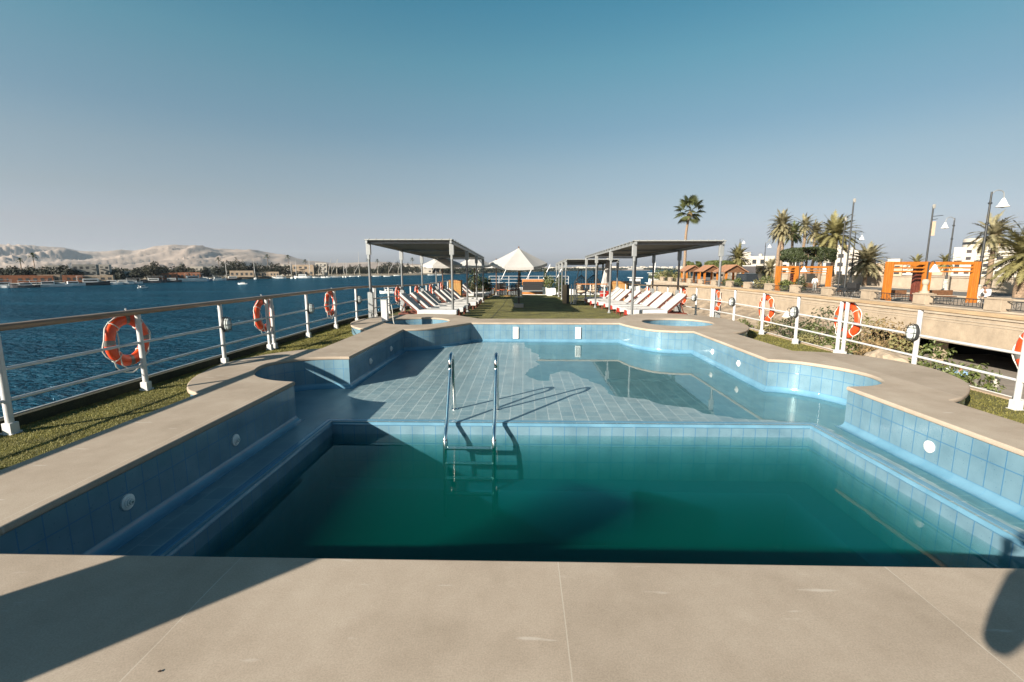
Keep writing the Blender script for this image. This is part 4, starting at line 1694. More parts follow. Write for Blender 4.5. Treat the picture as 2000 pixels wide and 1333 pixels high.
def egg_chair(label, loc, rz):
    g = empty('hanging_chair', loc, rz, label=label, cat='hanging chair', group='wicker hanging chairs')
    mb = MB()
    mb.tube([(0.5 * math.cos(a), 0.5 * math.sin(a), 0.02) for a in [2 * PI * k / 24 for k in range(24)]], 0.025, 7, closed=True)
    mb.tube(spline([(0, 0.5, 0.02), (0, 0.66, 0.8), (0, 0.62, 1.5), (0, 0.35, 1.9), (0, 0.0, 1.93)], 6), 0.028, 8)
    mb.tube([(0, 0, 1.93), (0, 0, 1.6)], 0.012, 6)
    mb.build('stand', M['dark_metal'], g)
    mb = MB()
    for k in range(16):
        a = 2 * PI * k / 16
        if -0.9 < math.sin(a) < -0.4 and False:
            continue
        pts = []
        for j in range(10):
            t = j / 9
            th = PI * t
            op = 1.0
            r = 0.47 * math.sin(th) ** 0.8 if 0 < t < 1 else 0.02
            if math.sin(a) < -0.55 and 0.25 < t < 0.68:
                r *= 1.0
            pts.append((r * math.cos(a), r * math.sin(a) * 0.9, 1.6 - 1.2 * t))
        if math.sin(a) < -0.55:
            pts = pts[6:]
        mb.tube(pts, 0.014, 5)
    for t in (0.15, 0.25, 0.35, 0.45, 0.55, 0.65, 0.75, 0.85, 0.93):
        r = 0.47 * math.sin(PI * t) ** 0.8
        a0, a1 = (-0.75, PI + 0.75) if t < 0.66 else (0, 2 * PI)
        mb.tube([(r * math.cos(a0 + (a1 - a0) * k / 20), r * 0.9 * math.sin(a0 + (a1 - a0) * k / 20), 1.6 - 1.2 * t) for k in range(21)], 0.013, 5)
    mb.build('basket', M['dark_wicker'], g)
    mb = MB()
    mb.lathe([(0.0, 0.0), (0.3, 0.02), (0.38, 0.1), (0.33, 0.17), (0.0, 0.2)], 18, (0, -0.02, 0.50))
    mb.lathe([(0.0, 0.0), (0.22, 0.05), (0.25, 0.25), (0.15, 0.4), (0, 0.42)], 14, (0, 0.2, 0.62), sy=0.5)
    mb.build('cushion', M['cream_fabric'], g)
    return g


egg_chair('dark wicker hanging chair with cream cushion behind the stairwell guard', (3.62, 29.6, deck_z(29.6)), 0.3)
egg_chair('second dark wicker hanging chair, closer to the white folded parasol', (4.45, 30.2, deck_z(30.2)), -0.3)

# folded white parasol
g = empty('folded_parasol', (5.05, 29.4, deck_z(29.4)), label='tall folded white parasol leaning beside the dark canopy', cat='parasol')
mb = MB()
prof = [(0.03, 2.75), (0.09, 2.6), (0.14, 2.0), (0.2, 1.4), (0.27, 0.95), (0.2, 0.88), (0.05, 0.88)]
n = 22
vs, fs = [], []
for i, (r, z) in enumerate(prof):
    for k in range(n):
        a = 2 * PI * k / n
        rr = r * (1 + 0.22 * math.cos(a * 6 + z * 1.2))
        vs.append((rr * math.cos(a) + 0.06 * z, rr * math.sin(a), z))
for i in range(len(prof) - 1):
    for k in range(n):
        fs.append((i * n + k, i * n + (k + 1) % n, (i + 1) * n + (k + 1) % n, (i + 1) * n + k))
mb.add(vs, fs, True)
mb.build('cloth', M['canvas_white'], g)
mb = MB()
mb.tube([(0, 0, 0), (0.17, 0, 2.85)], 0.028, 8)
mb.lathe([(0.25, 0), (0.25, 0.08), (0.05, 0.12)], 16)
mb.build('pole', M['light_grey_metal'], g)

# platform with steps, sofa, counter and the bow rail
g = empty('bow_platform', (0.9, 39.2, deck_z(38)), label='low timber platform with a step at the end of the turf', cat='platform')
mb = MB()
for k in range(16):
    mb.box((0, -1.9 + 0.25 * k, 0.16), (2.1, 0.235, 0.06))
mb.build('boards', M['plaster_grey'], g)
mb = MB()
mb.box((0, -2.05, 0.09), (2.1, 0.05, 0.18))
mb.build('riser', M['orange_wood'], g)
g = empty('wooden_counter', (0.9, 41.6, deck_z(40) + 0.0), label='orange timber counter front on the bow, beyond the dark bench', cat='counter')
mb = MB()
for k in range(10):
    mb.box((-0.9 + 0.2 * k, 0, 0.78), (0.19, 0.05, 0.46))
mb.build('board_front', M['orange_wood'], g)
mb = MB()
mb.box((0, 0.25, 1.03), (2.0, 0.55, 0.05))
mb.build('top', M['orange_wood'], g)
mb = MB()
mb.box((0, 0.3, 0.28), (1.9, 0.4, 0.52))
mb.build('plinth', M['black_shade'], g)
g = empty('dark_bench', (0.9, 40.6, deck_z(40) + 0.18), label='long black upholstered bench on the platform in front of the counter', cat='bench')
mb = MB()
mb.box((0, 0, 0.2), (1.9, 0.55, 0.36))
mb.build('seat', M['black_shade'], g, bevel=0.04)
mb = MB()
mb.box((0, 0.25, 0.5), (1.9, 0.14, 0.4))
mb.build('backrest', M['black_shade'], g, bevel=0.04)

g = empty('bow_rail', (0.5, 43.0, deck_z(40)), label='thin white rail with slanted stays across the bow', cat='railing')
for k in range(9):
    mb = MB()
    x = -3.6 + 0.9 * k
    mb.tube([(x, 0, 0), (x, 0, 1.3)], 0.025, 8)
    mb.build('post', M['white_paint'], g)
for z in (0.75, 1.05, 1.32):
    mb = MB()
    mb.tube([(-3.6, 0, z), (3.6, 0, z)], 0.02, 8)
    mb.build('cross_bar', M['white_paint'], g)
for x in (-2.2, 0.1, 1.6, 2.8):
    mb = MB()
    mb.tube([(x - 0.35, 0.2, 0.9), (x + 0.35, 0.2, 2.35)], 0.03, 8)
    mb.build('stay', M['white_paint'], g)

# planters with plants
rnd = random.Random(11)


def planter(label, loc, w, h, ph, kind):
    g = empty('planter', loc, label=label, cat='planter', group='white planters on the deck')
    mb = MB()
    t, b = w / 2, w / 2 * 0.85
    vs = [(-b, -b, 0), (b, -b, 0), (b, b, 0), (-b, b, 0), (-t, -t, h), (t, -t, h), (t, t, h), (-t, t, h)]
    mb.add(vs, [(0, 1, 5, 4), (1, 2, 6, 5), (2, 3, 7, 6), (3, 0, 4, 7), (3, 2, 1, 0), (4, 5, 6, 7)])
    mb.build('pot', M['white_plastic'], g, bevel=0.015)
    mb = MB()
    if kind == 'cone':
        for k in range(6):
            f = 1 - k / 6.5
            leaf_cloud(mb, (0, 0, h + ph * (0.12 + 0.15 * k)), (0.24 * f + 0.03, 0.24 * f + 0.03, ph * 0.13), 90, 0.05, rnd, hollow=0.4)
    else:
        leaf_cloud(mb, (0, 0, h + ph * 0.5), (w * 0.75, w * 0.75, ph * 0.55), 420, 0.07, rnd, hollow=0.3)
    mb.build('foliage', M['leaf_dark'] if kind == 'cone' else M['leaf_mid'], g)
    mb = MB()
    mb.tube([(0, 0, h - 0.05), (0.01, 0, h + ph * 0.5)], 0.02, 6)
    mb.build('stem', M['bark'], g)


planter('narrow white planter with dark cone shaped shrub left of the platform', (-0.28, 35.6, deck_z(35.6)), 0.42, 0.62, 1.3, 'cone')
planter('wide white planter with bushy green plant right of the platform', (1.95, 35.4, deck_z(35.4)), 0.55, 0.55, 0.95, 'bush')
planter('white planter with dark cone shrub behind the bushy planter', (1.72, 37.0, deck_z(37.0)), 0.42, 0.55, 1.5, 'cone')
shrub('potted_plant', (-3.5, 34.4, deck_z(34.4)), 1.3, 1.75, M['leaf_dark'], 'tall dark leafy plant among the dining chairs on the left', 'plant', rnd, 520, 0.11)
shrub('potted_plant', (-2.75, 35.2, deck_z(35.2)), 0.9, 1.45, M['leaf_dark'], 'lower dark plant just right of the tall one by the dining chairs', 'plant', rnd, 320, 0.10)
shrub('potted_plant', (2.75, 34.6, deck_z(34.6)), 0.9, 1.5, M['leaf_dark'], 'dark plant between the bushy planter and the dark canopy posts', 'plant', rnd, 360, 0.10)


# dining tables and chairs
def make_chair():
    g = empty('dining_chair', (0, 0, 0))
    mb = MB()
    mb.box((0, 0, 0.45), (0.46, 0.46, 0.06))
    mb.build('seat', M['terracotta'], g, bevel=0.015)
    mb = MB()
    for k in range(7):
        mb.box((-0.2 + 0.4 * k / 6, 0.22, 0.68), (0.028, 0.02, 0.40))
    mb.tube(spline([(-0.24, 0.22, 0.45), (-0.23, 0.23, 0.8), (-0.12, 0.24, 0.92), (0.12, 0.24, 0.92), (0.23, 0.23, 0.8), (0.24, 0.22, 0.45)], 4), 0.02, 6)
    mb.build('backrest', M['dark_wicker'], g)
    for sx in (-1, 1):
        for sy in (-1, 1):
            mb = MB()
            mb.tube([(0.2 * sx, 0.2 * sy, 0.44), (0.22 * sx, 0.22 * sy, 0)], 0.02, 6)
            mb.build('leg', M['dark_wicker'], g)
    return g


def dining_table(label, loc):
    g = empty('dining_table', loc, label=label, cat='table', group='round dining tables')
    mb = MB()
    mb.lathe([(0, 0.72), (0.46, 0.72), (0.46, 0.75), (0, 0.755)], 24)
    mb.build('tabletop', M['dark_wicker'], g)
    mb = MB()
    mb.lathe([(0.28, 0), (0.28, 0.03), (0.04, 0.08), (0.04, 0.72)], 14)
    mb.build('pedestal', M['bamboo'], g)


ch0 = make_chair()
first_c = True
tabs = [(-1.15, 34.6, 'under the far parasols, nearest the middle'), (-2.2, 36.4, 'behind the nearest dining table'), (-3.7, 36.6, 'nearest the river rail')]
for tx, ty, tl in tabs:
    dining_table('round dark dining table ' + tl, (tx, ty, deck_z(ty)))
    for k in range(4):
        a = 0.6 + PI / 2 * k
        o = ch0 if first_c else copy_tree(ch0)
        first_c = False
        o.location = (tx + 0.62 * math.cos(a), ty + 0.62 * math.sin(a), deck_z(ty))
        o.rotation_euler = (0, 0, a - PI / 2)
        pos = ['far right', 'far left', 'near left', 'near right'][k]
        tag(o, f'wicker chair, {pos} side of table {tl}', 'chair', 'wicker dining chairs')
# ================================================================== right bank: quay, promenade, road
QX, PZ = 26.0, -1.1


def gpos(px, y):
    """point on the promenade level, y metres ahead, seen at column px"""
    r = ray(px, HY + 2.6 * FPX / y)
    return Vector((r.x / r.y * y, y, PZ))


rnd = random.Random(21)
# promenade and land behind as one sheet
M['promenade_ground'] = mat('promenade_ground', (0.42, 0.34, 0.26), 0.9, var=(0.35, 0.25), bump=(6, 0.3, 0.02), detail=8)
M['sand_ground'] = mat('sand_ground', (0.40, 0.32, 0.24), 0.95, var=(0.02, 0.2), detail=8)
mb = MB()
coast = [(QX + 0.02, -60), (QX + 0.02, 97), (33, 104), (47, 125), (75, 175), (150, 400), (340, 1000), (900, 2600), (2500, 5000)]
poly = coast + [(11000, 5000), (11000, -60)]
flat_poly(mb, poly, 0)
mb.build('promenade', M['promenade_ground'], loc=(0, 0, PZ), kind='structure')
mb = MB()
mb.add([(39.5, -40, 0), (48.5, -40, 0), (48.5, 100, 0), (58, 180, 0), (50, 180, 0), (39.5, 100, 0)], [(0, 1, 2, 5), (5, 2, 3, 4)])
mb.build('road', M['asphalt'], loc=(0, 0, PZ + 0.004), kind='structure')
for nm, x in (('kerb', 39.4), ('kerb', 48.6)):
    mb = MB()
    mb.box((x, 30, PZ + 0.06), (0.2, 140, 0.13))
    mb.build(nm, M['sandstone_pale'], kind='structure')

# quay wall with its overhanging slab and the dark arcade beneath
g = empty('quay_wall', (QX, 30, PZ), label='long sandstone quay wall below the promenade, with a dark arcade under it', cat='wall')
mb = MB()
mb.box((0.31, 0.5, -0.95), (0.6, 74, 1.9 - 0.008))
mb.box((0.30, 52.3, -3.0), (0.58, 29.5, 6.0 - 0.012))
o = mb.build('face', M['sandstone'], g)
mb = MB()
for z, d, h in ((-0.16, 0.10, 0.14), (-0.46, 0.05, 0.06), (-0.62, 0.04, 0.05), (-1.86, 0.05, 0.07)):
    mb.box((0.0 - d / 2 + 0.02, 15, z), (d, 104, h))
mb.build('moulding', M['sandstone_pale'], g)
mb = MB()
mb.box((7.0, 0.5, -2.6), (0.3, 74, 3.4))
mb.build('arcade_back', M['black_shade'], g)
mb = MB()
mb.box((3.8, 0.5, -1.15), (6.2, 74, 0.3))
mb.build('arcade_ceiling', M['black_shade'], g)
for k in range(9):
    mb = MB()
    mb.box((1.2, -32 + 8.2 * k, -2.62), (0.5, 0.5, 1.48))
    mb.build('pillar', M['sandstone'], g)

# parapet: stone pillars with iron railings between them
g = empty('parapet', (QX + 0.35, 30, PZ), label='stone pillared parapet with black iron railings along the promenade edge', cat='parapet')
mb = MB()
mb.box((0, 15, 0.13), (0.5, 104, 0.26))
mb.build('plinth', M['sandstone_pale'], g)
pil_y = [12.0 + 4.9 * k for k in range(17)]
for k, y in enumerate(pil_y):
    mb = MB()
    yy = y - 30
    mb.box((0, yy, 0.575), (0.62, 0.98, 0.63))
    mb.box((0, yy, 0.92), (0.72, 1.08, 0.06))
    mb.box((0, yy, 0.97), (0.52, 0.86, 0.05))
    mb.build('pillar', M['sandstone'], g, bevel=0.012)
for k in range(len(pil_y) - 1):
    y0, y1 = pil_y[k] + 0.5 - 30, pil_y[k + 1] - 0.5 - 30
    mb = MB()
    for z in (0.36, 0.80):
        mb.bar((0, y0, z), (0, y1, z), 0.04, 0.05)
    n = 16
    for i in range(1, n):
        yy = y0 + (y1 - y0) * i / n
        mb.bar((0, yy, 0.38), (0, yy, 0.79), 0.02, 0.02, up=(1, 0, 0))
    for i in range(4):
        yc = y0 + (y1 - y0) * (i + 0.5) / 4
        mb.tube([(0, yc + 0.16 * math.cos(t), 0.58 + 0.16 * math.sin(t)) for t in [2 * PI * q / 12 for q in range(12)]], 0.013, 5, closed=True)
    mb.build('iron_railing', M['dark_metal'], g)


# pergolas
def pergola(label, y, cols, top, m, dark_col):
    x0 = gpos(cols[0], y).x
    g = empty('pergola', (x0, y, PZ), label=label, cat='pergola', group='orange timber pergolas on the promenade')
    xs = [gpos(c, y).x - x0 for c in cols]
    h = top - PZ
    for i, x in enumerate(xs):
        mb = MB()
        for k in range(3):
            mb.box((x - 0.16 + 0.16 * k, 0, h / 2), (0.15, 0.32, h))
        mb.box((x, -0.02, 0.2), (0.54, 0.38, 0.4))
        mb.build('column', m, g, bevel=0.015)
        if i == 1:
            mb = MB()
            for k in range(3):
                mb.box((x + 0.2 + 0.18 * k, 1.3, h / 2 - 0.02), (0.17, 0.36, h))
            mb.build('column', M['red_wood'], g, bevel=0.015)
            mb = MB()
            for k in range(4):
                mb.box((x - 0.3 + 0.2 * k, 0.75, h - 0.25), (0.10, 0.9, 0.26))
            mb.build('side_beam', m, g)
    for z, hh in ((h - 0.12, 0.22), (h - 0.46, 0.10), (h - 0.74, 0.10)):
        for yy in (-0.05,):
            mb = MB()
            for a, b in zip(xs[:-1], xs[1:]):
                mb.box(((a + b) / 2, yy, z), (b - a - 0.50, 0.12, hh))
            mb.build('cross_slat', m, g)
    # bench seats low between columns
    for a, b in zip(xs[:-1], xs[1:]):
        mb = MB()
        mb.box(((a + b) / 2, 0.9, 0.42), (b - a - 0.9, 0.42, 0.06))
        mb.box(((a + b) / 2, 1.12, 0.7), (b - a - 0.9, 0.05, 0.4))
        mb.build('bench_seat', M['brown_wood'], g)


pergola('nearer orange timber pergola with two wide bays above the parapet', 36.5, (1729, 1803, 1896), 1.98, M['pergola_orange'], 1)
pergola('farther orange timber pergola in front of the clipped flat tree', 54.0, (1517, 1553, 1616), 1.72, M['pergola_orange'], 1)


# gazebos with pitched roofs
def gazebo(label, px, y, w, d):
    p = gpos(px, y)
    g = empty('gazebo', p, label=label, cat='gazebo', group='orange gazebos at the water end of the promenade')
    for sx in (-1, 1):
        for sy in (-1, 1):
            mb = MB()
            mb.box((sx * (w / 2 - 0.2), sy * (d / 2 - 0.2), 1.05), (0.26, 0.26, 2.1))
            mb.build('column', M['pergola_orange'], g)
    mb = MB()
    zr, ze = 3.0, 2.0
    e = 0.35
    vs = [(-w / 2 - e, -d / 2 - e, ze), (w / 2 + e, -d / 2 - e, ze), (w / 2 + e, d / 2 + e, ze), (-w / 2 - e, d / 2 + e, ze), (0, -d / 2 - e, zr), (0, d / 2 + e, zr)]
    mb.add(vs, [(0, 3, 5, 4), (1, 4, 5, 2)])
    o = mb.build('roof', M['roof_orange'], g)
    md = o.modifiers.new('t', 'SOLIDIFY')
    md.thickness = 0.09
    mb = MB()
    for yy in (-d / 2 - 0.02, d / 2 + 0.02):
        mb.add([(-w / 2, yy, ze + 0.12), (w / 2, yy, ze + 0.12), (0, yy, zr - 0.12)], [(0, 1, 2)])
        mb.bar((-w / 2, yy, ze + 0.06), (w / 2, yy, ze + 0.06), 0.08, 0.16)
    mb.build('gable', M['brown_wood'], g)
    mb = MB()
    mb.box((0, d / 2 - 0.25, 0.45), (w - 0.6, 0.4, 0.07))
    mb.build('bench_seat', M['pergola_orange'], g)


gazebo('small orange gazebo with pitched roof, farthest along the promenade', 1348, 84, 2.6, 3.0)
gazebo('orange gazebo with dark gable, middle one of three on the promenade', 1382, 76, 2.5, 3.0)
gazebo('broad orange gazebo nearest the parked jeep', 1424, 69, 2.7, 3.4)


# lamps
def bell(mb, c, r, h):
    mb.lathe([(r, 0), (r * 1.02, 0.03), (r * 0.72, h * 0.25), (r * 0.5, h * 0.55), (r * 0.28, h * 0.85), (r * 0.08, h), (0, h * 1.02)], 18, c)


def street_lamp(label, px, y, ztop, side, shade_r=0.42, pedestal=True, group='tall street lamps with white bell shades'):
    p = gpos(px, y)
    g = empty('street_lamp', p, label=label, cat='street lamp', group=group)
    h = ztop - PZ
    if pedestal:
        mb = MB()
        mb.lathe([(0.34, 0), (0.34, 0.15), (0.26, 0.25), (0.24, 1.2), (0.28, 1.25), (0.2, 1.35), (0.0, 1.36)], 14)
        mb.build('pedestal', M['plaster_white'], g)
    mb = MB()
    mb.tube([(0, 0, 0.1), (0, 0, h * 0.5), (0, 0, h)], [0.12, 0.09, 0.06], 10)
    for z in (h * 0.42, h * 0.72, h * 0.9):
        mb.lathe([(0.07, -0.08), (0.13, -0.02), (0.13, 0.02), (0.07, 0.08)], 10, (0, 0, z))
    mb.build('post', M['dark_metal'], g)
    mb = MB()
    a = 0.95 * side
    mb.tube(spline([(0, 0, h - 0.4), (0.1 * side, 0, h - 0.05), (0.45 * side, 0, h + 0.12), (0.85 * side, 0, h - 0.02), (a, 0, h - 0.45)], 5), 0.035, 8)
    mb.build('arm', M['light_grey_metal'], g)
    mb = MB()
    bell(mb, (a, 0, h - 1.1), shade_r, 0.66)
    sh = mb.build('shade', M['boat_white'], g)
    mb = MB()
    mb.lathe([(0, -0.06), (0.1, -0.04), (0.12, 0.06), (0, 0.1)], 10, (a, 0, h - 1.12))
    mb.build('bulb', M['lamp_glass'], sh)
    return g


street_lamp('tallest bell lamp at the right edge, with a dark leaning looking post', 1905, 37.0, 7.1, 1, 0.40)
street_lamp('bell lamp with its shade on the left, behind the nearer pergola', 1845, 55.0, 7.0, -1, 0.36)
street_lamp('bell lamp beside the tall thin pole between the two pergolas', 1660, 70.0, 6.6, 1, 0.36)
street_lamp('small distant bell lamp above the bush palm near the jeep', 1440, 120.0, 8.6, 1, 0.5)
street_lamp('small distant bell lamp left of the tall date palms', 1490, 110.0, 7.2, 1, 0.5)


def pole_lamp(label, px, y, ztop, kind):
    p = gpos(px, y)
    g = empty('lamp_pole', p, label=label, cat='pole', group='plain poles on the promenade')
    h = ztop - PZ
    mb = MB()
    mb.tube([(0, 0, 0), (0, 0, h)], [0.09, 0.06], 10)
    mb.build('post', M['dark_metal'], g)
    if kind == 'banner':
        mb = MB()
        mb.box((0.22, 0, h - 1.9), (0.36, 0.03, 1.25))
        mb.build('banner', M['cream_fabric'], g)
        mb = MB()
        mb.tube([(0, 0, h - 0.85), (0.95, 0, h - 0.75)], 0.025, 6)
        mb.tube([(0, 0, h - 1.15), (0.5, 0, h - 1.05)], 0.025, 6)
        mb.build('bracket', M['dark_metal'], g)
    mb = MB()
    mb.box((0.05, 0, h + 0.02), (0.2, 0.14, 0.36))
    mb.build('head', M['plaster_grey'], g, bevel=0.03)


pole_lamp('dark pole carrying a pale banner, left of the bell lamp behind the pergola', 1800, 44.0, 6.9, 'banner')
pole_lamp('tallest thin dark pole between the two pergolas', 1648, 46.0, 7.7, 'head')
pole_lamp('thin dark pole just left of the tallest one', 1636, 52.0, 6.6, 'head')


def parapet_lamp(label, loc, h, side):
    g = empty('parapet_lamp', loc, label=label, cat='lamp', group='small white bell lamps')
    mb = MB()
    mb.tube([(0, 0, 0), (0, 0, h)], 0.045, 8)
    mb.tube(spline([(0, 0, h * 0.8), (0.1 * side, 0, h * 0.98), (0.3 * side, 0, h * 1.02), (0.4 * side, 0, h * 0.93)], 4), 0.025, 6)
    mb.build('post', M['dark_metal'], g)
    mb = MB()
    bell(mb, (0.4 * side, 0, h * 0.93 - 0.52), 0.32, 0.5)
    mb.build('shade', M['boat_white'], g)


parapet_lamp('white bell lamp hanging in front of the nearer pergola, over its middle column', (QX + 0.4, 31.6, PZ + 1.0), 2.0, 1)
parapet_lamp('white bell lamp in front of the farther pergola', (QX + 0.4, 46.0, PZ + 1.0), 1.9, 1)
parapet_lamp('white bell lamp low against the quay wall above the shrubs', (23.5, 33.0, -4.4), 2.4, -1)
parapet_lamp('white bell lamp low on the bank beyond the faded life ring', (21.5, 38.0, -3.9), 2.2, -1)
g = empty('urn_pedestal', (QX + 0.35, 31.6, PZ + 0.99), label='pale stone pedestal and urn on the large parapet pillar', cat='urn')
mb = MB()
mb.lathe([(0.26, 0), (0.26, 0.08), (0.16, 0.15), (0.12, 0.5), (0.17, 0.56), (0.2, 0.75), (0.15, 0.88), (0.0, 0.9)], 18)
mb.build('urn', M['sandstone_pale'], g)


# palms
def date_palm(label, px, y, zc, Rf, nfr, lean=0.0, wind=0.0, bases=(0,), m='leaf_olive', trunk_r=0.22, skirt=True, cat='palm tree', group='date palms on the promenade'):
    p = gpos(px, y)
    g = empty('date_palm', p, label=label, cat=cat, group=group)
    h = zc - PZ
    for bi, bx in enumerate(bases):
        mb = MB()
        top = Vector((lean + bx * 0.3, 0, h - bi * 0.9))
        pts = limb(mb, (bx, 0, -0.1), top, trunk_r * 1.25, trunk_r * 0.85, rnd, 0.012, 8, 12)
        for k in range(int(h / 0.25)):
            t = k / int(h / 0.25)
            q = Vector((bx, 0, -0.1)).lerp(top, t)
            mb.lathe([(trunk_r * (1.32 - 0.45 * t), 0), (trunk_r * (1.12 - 0.3 * t), 0.12)], 10, (q.x, q.y, q.z))
        mb.lathe([(trunk_r * 0.8, -0.9), (trunk_r * 1.7, -0.35), (trunk_r * 1.3, 0.1), (0, 0.3)], 10, top)
        mb.build('trunk', M['palm_bark'], g)
        mb = MB()
        vs, fs = [], []
        N_ = int(nfr * 1.35) if bi == 0 else int(nfr * 1.1)
        for k in range(N_):
            az = k * 2.399963 + rnd.uniform(-0.2, 0.2)
            el = R(82) - R(120) * ((k + 0.5) / N_) ** 0.9 + rnd.uniform(-0.12, 0.12)
            L_ = 1.08 * Rf * rnd.uniform(0.85, 1.12)
            d = Vector((math.cos(az), math.sin(az), 0))
            P = top.copy()
            seg = 12
            dirv = d * math.cos(el) + Vector((0, 0, 1)) * math.sin(el)
            pts = [P.copy()]
            for s_ in range(seg):
                P = P + dirv * (L_ / seg)
                pts.append(P.copy())
                dirv = (dirv + Vector((wind * 0.10, 0, -0.085 - 0.03 * s_ / seg))).normalized()
            for s_ in range(1, seg + 1):
                t = s_ / seg
                a = pts[s_ - 1]
                b = pts[s_]
                tdir = (b - a).normalized()
                side = tdir.cross(Vector((0, 0, 1)))
                if side.length < 0.05:
                    side = Vector((-d.y, d.x, 0))
                side.normalize()
                upv = side.cross(tdir)
                # rachis
                w = 0.028 * (1 - t) + 0.008
                o = len(vs)
                vs += [a - side * w, a + side * w, b + side * w * 0.8, b - side * w * 0.8]
                fs.append((o, o + 1, o + 2, o + 3))
                ll = Rf * 0.22 * (math.sin(PI * min(1, t * 0.85 + 0.14)) ** 0.6)
                for sub in (0.0, 0.5):
                    q = a.lerp(b, sub)
                    for sg in (-1, 1):
                        tip = q + (side * sg * 0.8 + tdir * 0.75 + upv * rnd.uniform(0.0, 0.35) + Vector((wind * 0.3, 0, -0.25))).normalized() * ll * rnd.uniform(0.8, 1.15)
                        ww = 0.075 * Rf / 2.4
                        o = len(vs)
                        vs += [q - tdir * ww, q + tdir * ww, tip]
                        fs.append((o, o + 1, o + 2))
        mb.add(vs, fs)
        mb.build('crown', M[m], g)
        if skirt:
            mb = MB()
            for k in range(14):
                az = rnd.uniform(0, 2 * PI)
                L_ = Rf * rnd.uniform(0.35, 0.6)
                a = top + Vector((0, 0, -0.15))
                b = a + Vector((math.cos(az) * L_ * 0.5, math.sin(az) * L_ * 0.5, -L_ * 0.25))
                c = a + Vector((math.cos(az) * L_ * 0.62, math.sin(az) * L_ * 0.62, -L_))
                mb.tube([a, b, c], [0.04, 0.05, 0.01], 4)
            mb.build('dry_skirt', M['leaf_dry'], g)
    return g


def fan_palm(label, px, y, zc, Rf):
    p = gpos(px, y)
    g = empty('fan_palm', p, label=label, cat='palm tree')
    h = zc - PZ
    top = Vector((0.55, 0, h))
    mb = MB()
    pts = spline([(0, 0, -0.1), (0.12, 0, h * 0.35), (0.05, 0, h * 0.65), (0.35, 0, h * 0.88), top], 6)
    mb.tube(pts, [0.30 - 0.14 * i / (len(pts) - 1) for i in range(len(pts))], 12)
    mb.build('trunk', M['palm_bark'], g)
    mb = MB()
    vs, fs = [], []
    N_ = 24
    for k in range(N_):
        az = k * 2.399963
        el = R(85) - R(135) * (k / N_) ** 0.85
        d = Vector((math.cos(az) * math.cos(el), math.sin(az) * math.cos(el), math.sin(el)))
        st = Rf * rnd.uniform(0.52, 0.74)
        q = top + d * st
        side = d.cross(Vector((0, 0, 1)))
        if side.length < 0.05:
            side = Vector((1, 0, 0))
        side.normalize()
        o = len(vs)
        vs += [top - side * 0.02, top + side * 0.02, q + side * 0.015, q - side * 0.015]
        fs.append((o, o + 1, o + 2, o + 3))
        fl = Rf * rnd.uniform(0.36, 0.5)
        nrm = side.cross(d)
        for j in range(17):
            a = R(-125) + R(250) * j / 16
            dirv = (d * math.cos(a) + side * math.sin(a) - nrm * 0.12 - Vector((0, 0, 0.25))).normalized()
            tip = q + dirv * fl * rnd.uniform(0.85, 1.05)
            pp = d * math.sin(a) - side * math.cos(a)
            mid = q + dirv * fl * 0.55
            o = len(vs)
            ww = fl * 0.085
            vs += [q, mid + pp * ww, tip - Vector((0, 0, fl * 0.12)), mid - pp * ww]
            fs.append((o, o + 1, o + 2, o + 3))
    mb.add(vs, fs)
    mb.build('crown', M['leaf_palm'], g)
    mb = MB()
    for k in range(16):
        az = rnd.uniform(0, 2 * PI)
        a = top + Vector((0, 0, -0.1))
        c = a + Vector((math.cos(az) * 0.5, math.sin(az) * 0.5, -rnd.uniform(0.7, 1.3)))
        mb.tube([a, (a + c) / 2 + Vector((math.cos(az) * 0.15, math.sin(az) * 0.15, 0.1)), c], [0.05, 0.09, 0.02], 4)
    mb.build('dry_skirt', M['leaf_dry'], g)


M['leaf_palm'] = mat('leaf_palm', (0.095, 0.11, 0.036), 0.5, var=(1.5, 0.45), translucent=0.25)
M['leaf_grey'] = mat('leaf_grey', (0.32, 0.285, 0.16), 0.65, var=(1.5, 0.4), translucent=0.25)
fan_palm('very tall slim fan palm rising alone behind the right canopy', 1334, 90.0, 11.9, 3.1)
date_palm('tall date palm with two pale trunks, leftmost of the palm cluster', 1519, 75.0, 8.0, 2.4, 46, bases=(-0.55, 0.25), m='leaf_grey')
date_palm('short dark date palm right of the twin trunks', 1541, 82.0, 7.2, 2.3, 38, m='leaf_mid')
date_palm('slender date palm with upright crown in the middle of the cluster', 1561, 92.0, 9.3, 2.5, 36, lean=0.2, wind=0.5, m='leaf_grey')
date_palm('date palm tucked behind the widest crown of the cluster', 1584, 92.0, 8.2, 2.6, 38, wind=0.6, m='leaf_grey')
date_palm('widest date palm of the cluster, its fronds reaching the thin poles', 1622, 62.0, 5.6, 3.0, 60, wind=0.35, m='leaf_olive')
date_palm('low date palm behind the widest one, above the clipped tree', 1598, 70.0, 4.6, 2.6, 40, m='leaf_olive', skirt=False)
date_palm('squat bushy palm between the two pergolas', 1688, 70.0, 2.3, 3.0, 70, m='leaf_grey')
date_palm('windswept palm behind the tallest bell lamp', 1927, 52.0, 4.9, 2.6, 44, wind=0.9, m='leaf_grey')
date_palm('large drooping palm cut by the right edge of the picture', 1990, 43.0, 2.5, 3.3, 60, wind=-0.5, m='leaf_olive', trunk_r=0.35)
date_palm('bushy palm beside the distant bell lamp near the jeep', 1438, 100.0, 3.4, 3.0, 60, m='leaf_olive')
date_palm('low grey palm in front of the twin trunk palm', 1502, 85.0, 1.2, 2.2, 46, m='leaf_grey')
date_palm('small palm behind the hotel end of the nearer pergola', 1786, 120.0, 2.6, 2.6, 36, m='leaf_olive')
date_palm('small palm left of the white hotel', 1842, 120.0, 2.9, 2.6, 36, m='leaf_olive')


